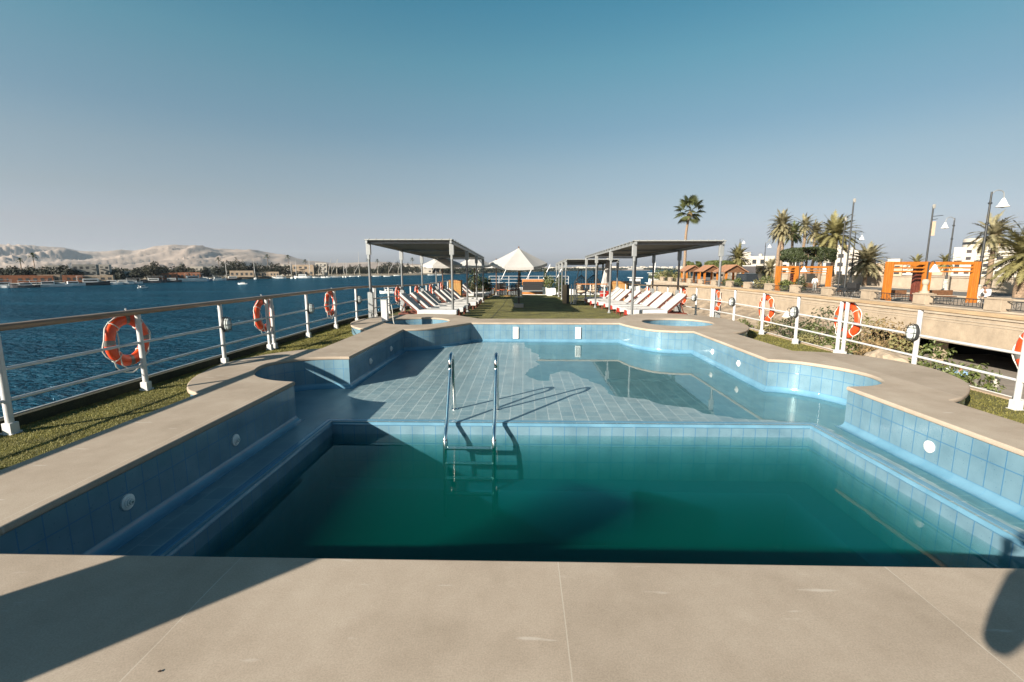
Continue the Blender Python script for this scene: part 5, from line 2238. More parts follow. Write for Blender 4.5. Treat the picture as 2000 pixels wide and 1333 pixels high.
# flat clipped trees
def clipped_tree(label, px, y, w, d, h, zc, m, trunks=3):
    p = gpos(px, y)
    g = empty('clipped_tree', p, label=label, cat='tree', group='flat clipped trees')
    hc = zc - PZ
    mb = MB()
    for k in range(trunks):
        x = (k - (trunks - 1) / 2) * w * 0.25
        limb(mb, (x * 0.7, 0, -0.1), (x, 0, hc - h * 0.35), 0.16, 0.12, rnd, 0.03, 5, 8)
        for q in range(4):
            limb(mb, (x, 0, hc - h * 0.55), (x + rnd.uniform(-0.9, 0.9), rnd.uniform(-0.8, 0.8), hc + h * 0.1), 0.07, 0.03, rnd, 0.08, 3, 6)
    mb.build('trunk', M['bark'], g)
    mb = MB()
    leaf_cloud(mb, (0, 0, hc), (w / 2, d / 2, h / 2), int(3200 + 700 * w), 0.13, rnd, hollow=0.72, boxy=3.2, gaps=0.5)
    mb.build('crown', m, g)


clipped_tree('broad flat clipped dark tree above the farther pergola', 1571, 60.0, 6.2, 3.4, 2.0, 3.05, M['leaf_dark'])
clipped_tree('flat clipped tree seen under the right canopy, above the far gazebo', 1350, 98.0, 3.4, 3.0, 1.5, 2.15, M['leaf_mid'], 2)
clipped_tree('longer flat clipped tree beside the canopy corner post', 1402, 92.0, 5.2, 3.0, 1.7, 2.1, M['leaf_mid'])

# bushes round the promontory and along the planting bed
for i, (px, y, w, h, mk) in enumerate([(1290, 99, 4.5, 2.6, 'leaf_mid'), (1302, 97, 4.0, 2.4, 'leaf_olive'), (1316, 95, 4.0, 2.9, 'leaf_dark'), (1328, 93, 3.4, 2.2, 'leaf_olive')]):
    p = gpos(px, y)
    shrub('shore_bush', (p.x, p.y, PZ - 0.3), w, h, M[mk], ORD[i] + ' bush from the left on the shore past the right canopy', 'bush', rnd, 900, 0.16, 'bushes on the far shore corner')
for i, (px, y, w, h, mk) in enumerate([(1452, 92, 5.5, 3.2, 'leaf_dark'), (1476, 96, 5.0, 3.0, 'leaf_dark'), (1498, 70, 2.6, 1.5, 'leaf_mid'), (1482, 60, 1.6, 1.2, 'leaf_olive'), (1535, 53, 1.5, 1.3, 'leaf_mid'), (1562, 51, 1.2, 1.7, 'leaf_dark'), (1440, 62, 1.3, 1.4, 'leaf_mid'), (1419, 64, 1.2, 1.2, 'leaf_mid')]):
    p = gpos(px, y)
    where = ['behind the jeep', 'behind the bus', 'below the low grey palm', 'on the near side of the road beyond the jeep', 'inside the left bay of the farther pergola', 'in a pot beside the middle column of the farther pergola', 'between the broad gazebo and the jeep', 'at the foot of the broad gazebo'][i]
    shrub('promenade_shrub', p, w, h, M[mk], 'green shrub ' + where, 'shrub', rnd, 500, 0.12, 'shrubs on the promenade')


# vehicles
def wheel(parent, x, y, z, r, w):
    mb = MB()
    mb.lathe([(r * 0.6, -w / 2), (r * 0.95, -w / 2), (r, -w / 3), (r, w / 3), (r * 0.95, w / 2), (r * 0.6, w / 2)], 20)
    mb.xform(Matrix.Translation((x, y, z)) @ Matrix.Rotation(PI / 2, 4, 'Y'))
    t = mb.build('wheel', M['black_shade'], parent)
    mb = MB()
    mb.lathe([(0, -w * 0.4), (r * 0.58, -w * 0.4), (r * 0.58, w * 0.4), (0, w * 0.4)], 16)
    mb.xform(Matrix.Translation((x, y, z)) @ Matrix.Rotation(PI / 2, 4, 'Y'))
    mb.build('rim', M['light_grey_metal'], t)


def vehicle(name, label, cat, loc, rz, L_, W_, H_, bonnet, body_m, roof_m):
    """front towards -y"""
    g = empty(name, loc, rz, label=label, cat=cat)
    wr = 0.36
    mb = MB()
    zb, zw = 0.35, H_ * 0.56
    side = [(-L_ / 2, zb), (-L_ / 2, zw * 0.95), (-L_ / 2 + bonnet, zw), (L_ / 2 - 0.05, zw), (L_ / 2, zw * 0.9), (L_ / 2, zb)]
    n = len(side)
    vs = [(sx * W_ / 2, a, b) for sx in (-1, 1) for a, b in side]
    mb.add(vs, [(i, (i + 1) % n, n + (i + 1) % n, n + i) for i in range(n)] + [tuple(range(n))[::-1], tuple(range(n, 2 * n))])
    mb.build('body', body_m, g, bevel=0.06, seg=3)
    mb = MB()
    y0 = -L_ / 2 + bonnet
    vs = []
    for z, ins, fr in ((zw - 0.01, 0.04, 0.0), (H_ - 0.06, 0.14, 0.32 if bonnet > 0.3 else 0.08)):
        vs += [(-W_ / 2 + ins, y0 + fr + 0.02, z), (W_ / 2 - ins, y0 + fr + 0.02, z), (W_ / 2 - ins, L_ / 2 - 0.05 - ins, z), (-W_ / 2 + ins, L_ / 2 - 0.05 - ins, z)]
    mb.add(vs, [(0, 1, 5, 4), (1, 2, 6, 5), (2, 3, 7, 6), (3, 0, 4, 7)])
    mb.build('windows', M['window_dark'], g)
    mb = MB()
    f = 0.32 if bonnet > 0.3 else 0.08
    mb.box((0, (y0 + f + L_ / 2 - 0.1) / 2, H_ - 0.03), (W_ - 0.2, L_ / 2 - y0 - f - 0.1, 0.09))
    mb.build('roof', roof_m, g, bevel=0.03)
    for sx in (-1, 1):
        mb = MB()
        mb.lathe([(0, 0), (0.12, 0), (0.1, 0.04), (0, 0.05)], 14)
        mb.xform(Matrix.Translation((sx * (W_ / 2 - 0.28), -L_ / 2 - 0.0, zw * 0.78)) @ Matrix.Rotation(PI / 2, 4, 'X'))
        mb.build('headlight', M['lamp_glass'], g)
        for yy in (-L_ / 2 + 0.8, L_ / 2 - 0.8):
            wheel(g, sx * (W_ / 2 - 0.08), yy, wr, wr, 0.24)
    mb = MB()
    mb.box((0, -L_ / 2 - 0.06, 0.5), (W_ - 0.05, 0.14, 0.2))
    mb.build('bumper', M['grey_metal'], g, bevel=0.03)
    mb = MB()
    mb.box((0, -L_ / 2 - 0.012, zw * 0.78), (W_ - 0.9, 0.03, 0.22))
    mb.build('grille', M['black_shade'], g)


vehicle('parked_jeep', 'dark jeep parked nose first by the promenade shrubs', 'car', gpos(1462, 62), R(6), 3.9, 1.75, 1.85, 1.1, M['car_dark'], M['car_dark'])
vehicle('tour_bus', 'blue grey bus standing behind the dark jeep', 'bus', gpos(1472, 84), R(-40), 7.5, 2.3, 3.0, 0.1, M['bus_blue'], M['boat_white'])


# horse-free carriage and bicycle shapes near the parapet
g = empty('parked_cart', gpos(1655, 41.5), R(15), label='small dark cart with spoked wheels parked by the parapet railings', cat='cart')
mb = MB()
mb.box((0, 0, 0.75), (1.5, 0.9, 0.35))
mb.box((0.5, 0, 1.1), (0.5, 0.9, 0.5))
mb.build('body', M['black_shade'], g, bevel=0.06)
mb = MB()
mb.tube(spline([(-0.7, 0, 0.7), (-1.2, 0, 0.6), (-1.9, 0, 0.65)], 4), 0.035, 6)
mb.build('shaft', M['brown_wood'], g)
for sx in (-0.5, 0.5):
    for sy in (-0.5, 0.5):
        r = 0.42
        mb = MB()
        mb.tube([(sx + r * math.cos(t), sy, r + r * math.sin(t)) for t in [2 * PI * k / 22 for k in range(22)]], 0.03, 6, closed=True)
        for k in range(8):
            t = 2 * PI * k / 8
            mb.tube([(sx, sy, r), (sx + r * math.cos(t), sy, r + r * math.sin(t))], 0.012, 5)
        mb.build('wheel', M['dark_metal'], g)


# boundary wall across the road and buildings behind it
g = empty('boundary_wall', (52, 60, PZ), label='long low sandy wall on the far side of the road', cat='wall')
mb = MB()
mb.box((0, -8, 0.72), (0.5, 92, 1.44))
mb.build('wall', M['sandstone_pale'], g)
mb = MB()
mb.box((0, -8, 1.5), (0.7, 92, 0.12))
mb.build('coping', M['sandstone_pale'], g)


def building(name, label, loc, rz, w, d, h, wm, cols, rows, cat='building', group=None, roofm=None, win=(0.5, 0.45), parapet=0.35, extra=None, wface=(True, True)):
    g = empty(name, loc, rz, label=label, cat=cat, group=group)
    mb = MB()
    mb.box((0, 0, h / 2), (w, d, h))
    mb.build('wall', wm, g)
    mb = MB()
    t = 0.25
    for (cx, cy, sx, sy) in ((0, -d / 2 + t / 2, w, t), (0, d / 2 - t / 2, w, t), (-w / 2 + t / 2, 0, t, d - 2 * t), (w / 2 - t / 2, 0, t, d - 2 * t)):
        mb.box((cx, cy, h + parapet / 2), (sx, sy, parapet))
    mb.build('roof_parapet', roofm or wm, g)
    cw, rh = w / cols, h / rows
    for r_ in range(rows):
        for c_ in range(cols):
            if rnd.random() < 0.12:
                continue
            x = -w / 2 + cw * (c_ + 0.5)
            z = rh * (r_ + 0.52)
            mb = MB()
            mb.box((x, -d / 2 - 0.015, z), (cw * win[0], 0.06, rh * win[1]))
            mb.build('window', M['window_dark'], g)
            if r_ > 0 and rnd.random() < 0.25:
                mb = MB()
                mb.box((x, -d / 2 - 0.5, z - rh * win[1] * 0.6), (cw * 0.8, 1.0, 0.12))
                mb.box((x, -d / 2 - 0.97, z - rh * win[1] * 0.6 + 0.5), (cw * 0.8, 0.06, 0.9))
                mb.build('balcony', wm, g)
    if extra == 'tank':
        mb = MB()
        mb.lathe([(0.6, 0), (0.6, 1.1), (0, 1.3)], 12, (w * 0.2, 0, h))
        mb.box((-w * 0.2, 0, h + 0.9), (w * 0.25, d * 0.3, 1.8))
        mb.build('roof_hut', wm, g)
    return g


def far_pos(px, y, z):
    r = ray(px, 530)
    return Vector((r.x / r.y * y, y, z))


def yaw_to(px):
    r = ray(px, 530)
    return -math.atan2(r.x, r.y)


EB = 'town buildings behind the promenade'
building('hotel', 'stepped white hotel with rounded top behind the tallest bell lamp', far_pos(1918, 165, PZ), yaw_to(1918), 15, 12, 9.2, M['plaster_white'], 6, 4, 'hotel', EB)
g = empty('roof_drum', far_pos(1908, 166, 8.2), label='round white drum tower standing on the roof of the white hotel', cat='tower')
mb = MB()
mb.lathe([(4.6, 0), (4.6, 2.8), (4.2, 3.2), (0, 3.3)], 28)
mb.build('drum', M['plaster_white'], g)
mb = MB()
mb.lathe([(4.66, 1.2), (4.66, 2.0)], 28)
mb.build('window_band', M['window_dark'], g)
for i, (px, y, w, h, mk, c_, r_, lb) in enumerate([
    (1648, 135, 8, 7.0, 'plaster_white', 3, 3, 'tall beige block right of the widest palm'),
    (1668, 150, 9, 4.6, 'plaster_tan', 4, 2, 'lower tan house between the beige block and the bushy palm'),
    (1468, 165, 12, 6.2, 'plaster_white', 5, 2, 'wide pale building above the bus'),
    (1712, 170, 14, 3.8, 'plaster_tan', 5, 2, 'long tan house left of the nearer pergola'),
    (1765, 190, 16, 4.4, 'plaster_white', 6, 2, 'long pale house seen through the left bay of the nearer pergola'),
    (1830, 180, 12, 3.6, 'plaster_tan', 5, 1, 'low tan house left of the hotel'),
    (1978, 150, 14, 6.8, 'plaster_white', 5, 3, 'white house at the right edge behind the drooping palm'),
    (1632, 170, 6, 10, 'plaster_tan', 2, 4, 'narrow tan tower behind the tall thin poles'),
    (1528, 190, 10, 4.5, 'plaster_white', 4, 2, 'white house behind the twin trunk palm')]):
    building('house', lb, far_pos(px, y, PZ), yaw_to(px) + rnd.uniform(-0.3, 0.3), w, 8, h, M[mk], c_, r_, 'house', EB, extra='tank' if i % 2 == 0 else None)

# ------------------------------------------------------------------ lower bank
mb = MB()
mb.box((19.35, 8, -4.55), (13.2, 50, 0.3))
mb.box((29.0, 8, -4.57), (7.0, 50, 0.25))
M['paving'] = mat('paving', (0.30, 0.26, 0.22), 0.85, var=(0.7, 0.25), bump=(5, 0.3, 0.02))
mb.build('lower_terrace', M['paving'], kind='structure')


def bank_sheet():
    mb = MB()
    nx, ny = 26, 90
    vs, fs = [], []
    for j in range(ny + 1):
        y = 31 + 75 * j / ny
        for i in range(nx + 1):
            x = 10.5 + 15.8 * i / nx
            t = i / nx
            z = -8.3 + 5.4 * t ** 0.8 + 0.45 * noise.noise(Vector((x * 0.5, y * 0.5, 0))) + 0.35 * noise.noise(Vector((x * 1.6, y * 1.6, 4)))
            if y < 36:
                z = min(z, -4.4 - (36 - y) * 0.1)
            vs.append((x, y, z))
    for j in range(ny):
        for i in range(nx):
            a = j * (nx + 1) + i
            fs.append((a, a + 1, a + nx + 2, a + nx + 1))
    mb.add(vs, fs)
    return mb


M['bank_earth'] = mat('bank_earth', (0.32, 0.25, 0.18), 0.95, var=(0.9, 0.4), bump=(3, 0.8, 0.1), detail=8)
bank_sheet().build('river_bank', M['bank_earth'], kind='structure')


def bank_z(x, y):
    t = (x - 10.5) / 15.8
    return -8.3 + 5.4 * t ** 0.8


def rock(label, loc, s):
    bm = bmesh.new()
    bmesh.ops.create_icosphere(bm, subdivisions=3, radius=1)
    o_ = Vector((rnd.uniform(0, 90), rnd.uniform(0, 90), 0))
    for v in bm.verts:
        n_ = 1 + 0.35 * noise.noise(v.co * 1.3 + o_) + 0.14 * noise.noise(v.co * 4 + o_)
        v.co = Vector((v.co.x * s * n_ * 1.2, v.co.y * s * n_, v.co.z * s * n_ * 0.75))
    me = bpy.data.meshes.new('rock')
    bm.to_mesh(me)
    bm.free()
    me.materials.append(M['sandstone'])
    o = bpy.data.objects.new('rock', me)
    C.objects.link(o)
    o.location = loc
    tag(o, label, 'rock', 'rocks on the bank')


rk = [(1470, 655, 21, 'under the left part of the garden, beside the narrow life ring'), (1510, 668, 20.5, 'below the second lamp past the hot tub'), (1625, 690, 19.5, 'left of the double white post'), (1612, 665, 22, 'above the stone left of the double post'), (1720, 700, 19, 'among the dry shrubs right of the double post'), (1745, 712, 18.5, 'at the right end of the dry shrubs'), (1530, 690, 18.5, 'closest to the turf edge')]
for i, (px, py, x, lb) in enumerate(rk):
    r_ = ray(px, py)
    t = x / r_.x
    rock('pale boulder ' + lb, (x, r_.y * t, HCAM + r_.z * t), 0.55 + 0.25 * rnd.random())
sh = [(1450, 640, 21, 1.6, 'leaf_mid', 'at the left end of the garden strip'), (1545, 650, 21.5, 2.6, 'leaf_dark', 'behind the rail lamp near the narrow life ring'), (1590, 660, 21, 2.2, 'leaf_mid', 'left of the big dark garden shrub'), (1620, 640, 22.5, 3.4, 'leaf_dark', 'biggest and darkest, left of the double white post'),
      (1640, 680, 20, 2.2, 'leaf_mid', 'in front of the biggest dark one'), (1690, 655, 22, 2.6, 'leaf_olive', 'right of the faded life ring'), (1725, 665, 21.5, 2.8, 'leaf_dry', 'dry and brown against the quay wall'), (1710, 700, 19.5, 2.0, 'leaf_dry', 'dry and brown nearer the coping'), (1760, 690, 20.5, 2.0, 'leaf_olive', 'left of the post at the arcade'),
      (1822, 710, 19.0, 1.9, 'leaf_mid', 'round and green in front of the arcade'), (1900, 745, 17.5, 1.6, 'leaf_mid', 'round and green beside the man on the terrace'), (1570, 690, 19, 1.6, 'leaf_olive', 'low beside the turf edge'), (1500, 640, 22, 2.0, 'leaf_olive', 'behind the narrow life ring')]
for i, (px, py, x, w, mk, lb) in enumerate(sh):
    r_ = ray(px, py)
    t = x / r_.x
    zc = HCAM + r_.z * t
    zb = zc - w * 0.5 if r_.y * t >= 33 else -4.4
    shrub('garden_shrub', (x, r_.y * t, zb), w, max(w, zc + w * 0.5 - zb), M[mk], 'garden shrub ' + lb, 'shrub', rnd, 700, 0.11, 'shrubs in the garden below the quay', 6)
    # each shrub stands on a small earth mound that reaches the bank
mb = MB()
for i, (px, py, x, w, mk, lb) in enumerate(sh):
    r_ = ray(px, py)
    t = x / r_.x
    if r_.y * t < 33:
        continue
    zc = HCAM + r_.z * t - w * 0.5
    mb.lathe([(w * 1.3, -2.4), (w * 0.9, -0.7), (w * 0.4, 0.02), (0, 0.06)], 14, (x, r_.y * t, zc))
mb.build('garden_mounds', M['bank_earth'], kind='structure')

# terrace furniture: table with red cloth, white barrel, pillars
g = empty('terrace_table', (17.8, 18.6, -4.4), label='low table covered in a red and white cloth on the lower terrace', cat='table')
mb = MB()
mb.box((0, 0, 0.72), (1.2, 0.8, 0.05))
mb.box((0, -0.41, 0.52), (1.2, 0.02, 0.4))
M['check_cloth'] = tile_mat('check_cloth', (0.6, 0.05, 0.04), (0.7, 0.7, 0.68), (0.1, 0.15, 0.4), 0.14, 0.14, 0.01, 0.5, 0.8)
mb.build('cloth', mat('red_cloth', (0.55, 0.10, 0.08), 0.85, var=(6, 0.9), col2=(0.75, 0.72, 0.7)), g)
for sx in (-1, 1):
    for sy in (-1, 1):
        mb = MB()
        mb.box((sx * 0.52, sy * 0.32, 0.35), (0.06, 0.06, 0.7))
        mb.build('leg', M['brown_wood'], g)
for i, (px, py, x, h, r_, lb) in enumerate([(1945, 715, 18.5, 0.7, 0.19, 'white round column on the lower terrace by the arcade'), (1917, 755, 17.0, 0.4, 0.13, 'slimmer white column on the lower terrace, nearer the deck')]):
    q = ray(px, py)
    t = x / q.x
    g = empty('terrace_column', (x, q.y * t, -4.4), label=lb, cat='column')
    mb = MB()
    mb.lathe([(r_ * 1.2, 0), (r_ * 1.2, 0.12), (r_, 0.16), (r_, h + 0.9), (r_ * 1.2, h + 1.0), (r_ * 1.2, h + 1.1), (0, h + 1.12)], 18)
    mb.build('shaft', M['plaster_white'], g)

# moored white boats beyond the right canopy
def motor_yacht(label, loc, rz, L_, decks):
    g = empty('moored_yacht', loc, rz, label=label, cat='boat', group='white boats moored ahead by the quay')
    mb = MB()
    w = L_ * 0.24
    st = [(-0.5, 1.0, 0.0), (-0.2, 1.0, 0.0), (0.2, 0.9, 0.05), (0.4, 0.5, 0.12), (0.5, 0.02, 0.2)]
    vs = []
    for t, f, s_ in st:
        for k in (-1, -0.75, 0.75, 1):
            z = L_ * 0.13 + s_ * L_ * 0.3 if abs(k) == 1 else -0.3
            vs.append((k * w / 2 * f, t * L_, z))
    fs = []
    for i in range(len(st) - 1):
        for j in range(3):
            fs.append((i * 4 + j, i * 4 + j + 1, i * 4 + 5 + j, i * 4 + 4 + j))
        fs.append((i * 4 + 3, i * 4, i * 4 + 4, i * 4 + 7))
    fs.append((0, 3, 2, 1))
    mb.add(vs, fs)
    mb.build('hull', M['boat_white'], g)
    z = L_ * 0.13
    for d in range(decks):
        ww, ll = w * (0.8 - 0.12 * d), L_ * (0.55 - 0.14 * d)
        mb = MB()
        mb.box((0, -L_ * 0.1, z + 1.1), (ww, ll, 2.2))
        mb.build('cabin', M['boat_white'], g, bevel=0.15)
        mb = MB()
        mb.box((0, -L_ * 0.1, z + 1.35), (ww + 0.05, ll * 0.86, 0.8))
        mb.box((0, -L_ * 0.1, z + 1.35), (ww * 0.8, ll + 0.05, 0.8))
        mb.build('window_band', M['window_dark'], g)
        mb = MB()
        mb.box((0, -L_ * 0.1, z + 2.26), (ww + 0.5, ll + 0.5, 0.1))
        mb.build('deck_roof', M['boat_white'], g)
        z += 2.3
    mb = MB()
    mb.tube([(0, -L_ * 0.1, z), (0, -L_ * 0.12, z + 2.4)], 0.08, 8)
    mb.tube([(-1.2, -L_ * 0.11, z + 1.3), (1.2, -L_ * 0.11, z + 1.3)], 0.05, 6)
    mb.build('mast', M['boat_white'], g)


motor_yacht('white moored ship with tall wheelhouse seen through the right canopy', (29.8, 110.0, -8), R(5), 12, 3)
motor_yacht('white boat with rounded roof, left of the taller moored ship', (17.4, 75.0, -8), R(0), 9, 3)
# ================================================================== west bank: shore, trees, houses, boats, hills
WZ = -8.0


def wpos(px, ywater):
    d = (HCAM - WZ) * FPX / (ywater - HY)
    r = ray(px, ywater)
    return Vector((r.x / r.y * d, d, WZ))


shore_px = [(-900, 585), (-400, 573), (-150, 567), (0, 562.5), (90, 560.5), (170, 557.5), (260, 554), (340, 550.5), (420, 547.5), (500, 545), (600, 542.5), (700, 540), (800, 538), (900, 535.5), (980, 532.6), (1060, 530.6), (1140, 528.8), (1200, 527.6), (1300, 527.0), (1500, 526.6)]
shore = [wpos(*s) for s in shore_px]


def shore_y(px):
    for (a, ya), (b, yb) in zip(shore_px[:-1], shore_px[1:]):
        if a <= px <= b:
            return ya + (yb - ya) * (px - a) / (b - a)
    return 527


LZ = -6.2
mb = MB()
S2 = spline([(*p[:2], 0) for p in shore], 6)
S2 = [Vector((p.x + 1.5 * noise.noise(p * 0.05), p.y + 2.5 * noise.noise(p * 0.04 + Vector((9, 0, 0))), 0)) for p in S2]
back_ = [Vector((p.x * (1 + 6 / p.y) - 4, p.y + 6, 0)) for p in S2]
strip(mb, [[(p.x, p.y, WZ - 0.3) for p in S2], [(p.x, p.y, LZ) for p in back_]], True)
vs = [(p.x, p.y, LZ) for p in back_]
far = [(-12000, vs[0][1]), (-12000, 13000), (9000, 13000), (vs[-1][0], vs[-1][1])]
flat_poly(mb, [v[:2] for v in vs] + [(11500, 8900), (-11800, 8900), (-11800, vs[0][1])], LZ)
M['shore_earth'] = mat('shore_earth', (0.33, 0.27, 0.19), 0.95, var=(0.03, 0.35), detail=8)
mb.build('west_bank', M['shore_earth'], kind='structure')

# hills
prof_px = [(-900, 484), (-500, 474), (-200, 480), (-60, 476), (0, 478), (40, 480), (90, 484), (130, 485), (160, 490), (200, 492), (240, 489), (265, 491), (300, 484), (335, 479.5), (360, 480), (385, 479), (420, 486), (470, 488), (500, 489.5), (540, 496), (560, 498), (600, 510), (650, 514), (750, 512.5), (830, 517), (950, 520), (1050, 522), (1300, 523)]


def prof_y(px):
    for (a, ya), (b, yb) in zip(prof_px[:-1], prof_px[1:]):
        if a <= px <= b:
            t = (px - a) / (b - a)
            return ya + (yb - ya) * t
    return 523


M['limestone'] = mat('limestone', (0.335, 0.262, 0.212), 0.95, var=(0.006, 0.22), bump=(0.007, 0.5, 14.0), detail=10)
mb = MB()
nx, ny = 460, 56
vs, fs = [], []
D0, D1, D2 = 1900.0, 4300.0, 5200.0
for i in range(nx + 1):
    px = -700 + 1970 * i / nx
    hh = (HY - prof_y(px)) / FPX * D1 + 9.5
    for j in range(ny + 1):
        t = j / ny
        Y = D0 + (D2 - D0) * t
        r = ray(px, HY + 3)
        X = r.x / r.y * Y
        tt = (Y - D0) / (D1 - D0)
        env = max(0.0, min(1.0, tt))
        base = env ** 1.7 if env < 1 else 1.0
        # gullies running down the slope, sharper near the crest
        q = Vector((X * 0.0032, Y * 0.0012, 3.3))
        rid = 1 - abs(noise.noise(q)) * 2
        rid2 = 1 - abs(noise.noise(q * 2.7 + Vector((5, 1, 0)))) * 2
        rid3 = noise.noise(q * 7.3)
        butt = noise.noise(Vector((X * 0.0021, Y * 0.0007, 1.7))) + 0.6 * noise.noise(Vector((X * 0.0052, Y * 0.0016, 6.1)))
        lump = noise.noise(Vector((X * 0.0011, Y * 0.0016, 8)))
        gul = abs(noise.noise(Vector((X * 0.0075 + 0.4 * lump, Y * 0.0013, 2.2)))) + 0.5 * abs(noise.noise(Vector((X * 0.017, Y * 0.003, 7.7))))
        e = env * (1.25 - env) * 2.2
        z = hh * (base + e * (0.15 * rid + 0.075 * rid2 + 0.022 * rid3 + 0.12 * lump + 0.34 * butt - 0.26 * gul + 0.07) - 0.10 * e)
        if env >= 1:
            z = hh * (1 - 0.5 * (Y - D1) / (D2 - D1)) + hh * 0.03 * rid3
        z = min(z, hh * (1.0 + 0.012 * rid3))
        vs.append((X, Y, max(z, 0) * 1.0 - 9.5 + 1.5))
for i in range(nx):
    for j in range(ny):
        a = i * (ny + 1) + j
        fs.append((a, a + ny + 1, a + ny + 2, a + 1))
mb.add(vs, fs, True)
mb.build('desert_hills', M['limestone'], kind='structure')

rnd = random.Random(33)


def far_tree(label, px, off, w, h, mk, kind='tree', n=190):
    """off = metres behind the shoreline"""
    p = wpos(px, shore_y(px))
    k = (p.y + off) / p.y
    g = empty(kind, (p.x * k, p.y + off, LZ), label=label, cat='tree', group='trees on the far bank')
    mb = MB()
    limb(mb, (0, 0, -0.3), (0, 0, h * 0.6), 0.25, 0.12, rnd, 0.03, 3, 5)
    mb.build('trunk', M['bark'], g)
    mb = MB()
    lobes = max(2, int(w / 3.2))
    for q in range(lobes):
        x = (q - (lobes - 1) / 2) * w / lobes
        hh = h * rnd.uniform(0.62, 1.0)
        leaf_cloud(mb, (x * 0.9, rnd.uniform(-1, 1), hh * 0.55), (w / lobes * 0.85 + 0.4, 2.6, hh * 0.5), int(n * 1.7), 0.75, rnd, hollow=0.35)
    mb.build('crown', M[mk], g)


def far_palm(label, px, off, h, Rf):
    p = wpos(px, shore_y(px))
    k = (p.y + off) / p.y
    g = empty('far_palm', (p.x * k, p.y + off, LZ), label=label, cat='palm tree', group='palms on the far bank')
    mb = MB()
    mb.tube([(0, 0, -0.3), (0.2, 0, h * 0.5), (0.1, 0, h)], [0.3, 0.22, 0.2], 6)
    mb.build('trunk', M['palm_bark'], g)
    mb = MB()
    vs, fs = [], []
    for q in range(22):
        az = q * 2.4
        el = R(80) - R(115) * q / 22
        d = Vector((math.cos(az) * math.cos(el), math.sin(az) * math.cos(el), math.sin(el)))
        s_ = Vector((-d.y, d.x, 0)).normalized() * Rf * 0.12 if abs(d.z) < 0.99 else Vector((0.2, 0, 0))
        a = Vector((0.1, 0, h))
        m_ = a + d * Rf * 0.6
        e = a + d * Rf + Vector((0, 0, -Rf * 0.35))
        o = len(vs)
        vs += [a, m_ + s_, e, m_ - s_]
        fs.append((o, o + 1, o + 2, o + 3))
    mb.add(vs, fs)
    mb.build('crown', M['leaf_dark'], g)


M['leaf_far'] = mat('leaf_far', (0.022, 0.028, 0.011), 0.7, var=(0.3, 0.5), translucent=0.15)
M['leaf_far_olive'] = mat('leaf_far_olive', (0.042, 0.042, 0.018), 0.7, var=(0.3, 0.4), translucent=0.15)
tr = [(8, 30, 7, 8), (35, 26, 9, 9), (58, 28, 8, 9.5), (82, 24, 12, 11), (128, 26, 11, 10.5), (146, 24, 7, 7.5), (166, 35, 6, 7), (232, 12, 7, 8), (262, 14, 5, 6), (272, 10, 6, 8.5), (297, 10, 10, 14), (312, 14, 10, 12), (330, 16, 8, 10), (352, 18, 10, 11), (372, 20, 8, 12), (396, 16, 8, 9), (428, 14, 9, 11),
      (448, 20, 12, 15), (468, 22, 14, 17), (490, 20, 12, 14), (512, 24, 12, 12), (535, 26, 14, 14), (556, 26, 12, 13), (575, 30, 10, 11), (615, 34, 14, 12), (640, 34, 16, 13), (662, 36, 14, 12), (690, 30, 12, 11), (712, 32, 16, 14), (748, 36, 16, 15), (768, 36, 18, 17), (790, 40, 16, 15), (812, 42, 14, 11), (850, 44, 18, 12), (880, 44, 18, 13), (912, 50, 22, 14), (950, 60, 22, 13), (985, 70, 26, 15)]
for i, (px, off, w, h) in enumerate(tr):
    nm = ORD[i] if i < 20 else ORD[len(tr) - 1 - i]
    side = 'left' if i < 20 else 'right'
    far_tree(f'{"olive" if i % 4 == 2 else "dark"} tree on the far river bank, {nm} tree from the {side}', px, off, w, h, 'leaf_far_olive' if i % 4 == 2 else 'leaf_far')
pl = [(47, 40, 12, 2.5), (73, 44, 15, 3.2), (430, 30, 15, 3.2), (525, 44, 19, 4), (565, 44, 19, 4), (598, 40, 15, 3.5), (720, 50, 18, 4), (738, 50, 17, 4), (806, 60, 20, 4.5)]
for i, (px, off, h, rf) in enumerate(pl):
    far_palm(f'palm rising above the far bank trees, {ORD[i]} from the left', px, off, h, rf)

# far tree belt that reads as one mass
mb = MB()
for i in range(230):
    px = -300 + 1600 * i / 230 + rnd.uniform(-4, 4)
    p = wpos(px, max(shore_y(px), 527.4))
    off = rnd.uniform(60, 160) if px < 840 else rnd.uniform(8, 40)
    k = (p.y + off) / p.y
    leaf_cloud(mb, (p.x * k, p.y + off, LZ + 3), (rnd.uniform(6, 16) * (p.y / 500 + 0.4), 4, rnd.uniform(3.0, 6.5)), 90, 1.2 * (p.y / 600 + 0.5), rnd, hollow=0.4)
mb.build('distant_tree_belt', M['leaf_far'], kind='stuff')
# far town: countless tiny pale blocks at the bend of the river
mb = MB()
for i in range(130):
    px = rnd.uniform(900, 1420)
    p = wpos(px, max(shore_y(px), 527.2))
    off = rnd.uniform(30, 500)
    k = (p.y + off) / p.y
    s_ = (p.y / 1500 + 0.3)
    mb.box((p.x * k, p.y + off, LZ + 4 * s_), (rnd.uniform(6, 16) * s_, 10, rnd.uniform(4, 11) * s_), rnd.uniform(-0.5, 0.5))
mb.build('distant_town', M['plaster_white'], kind='stuff')

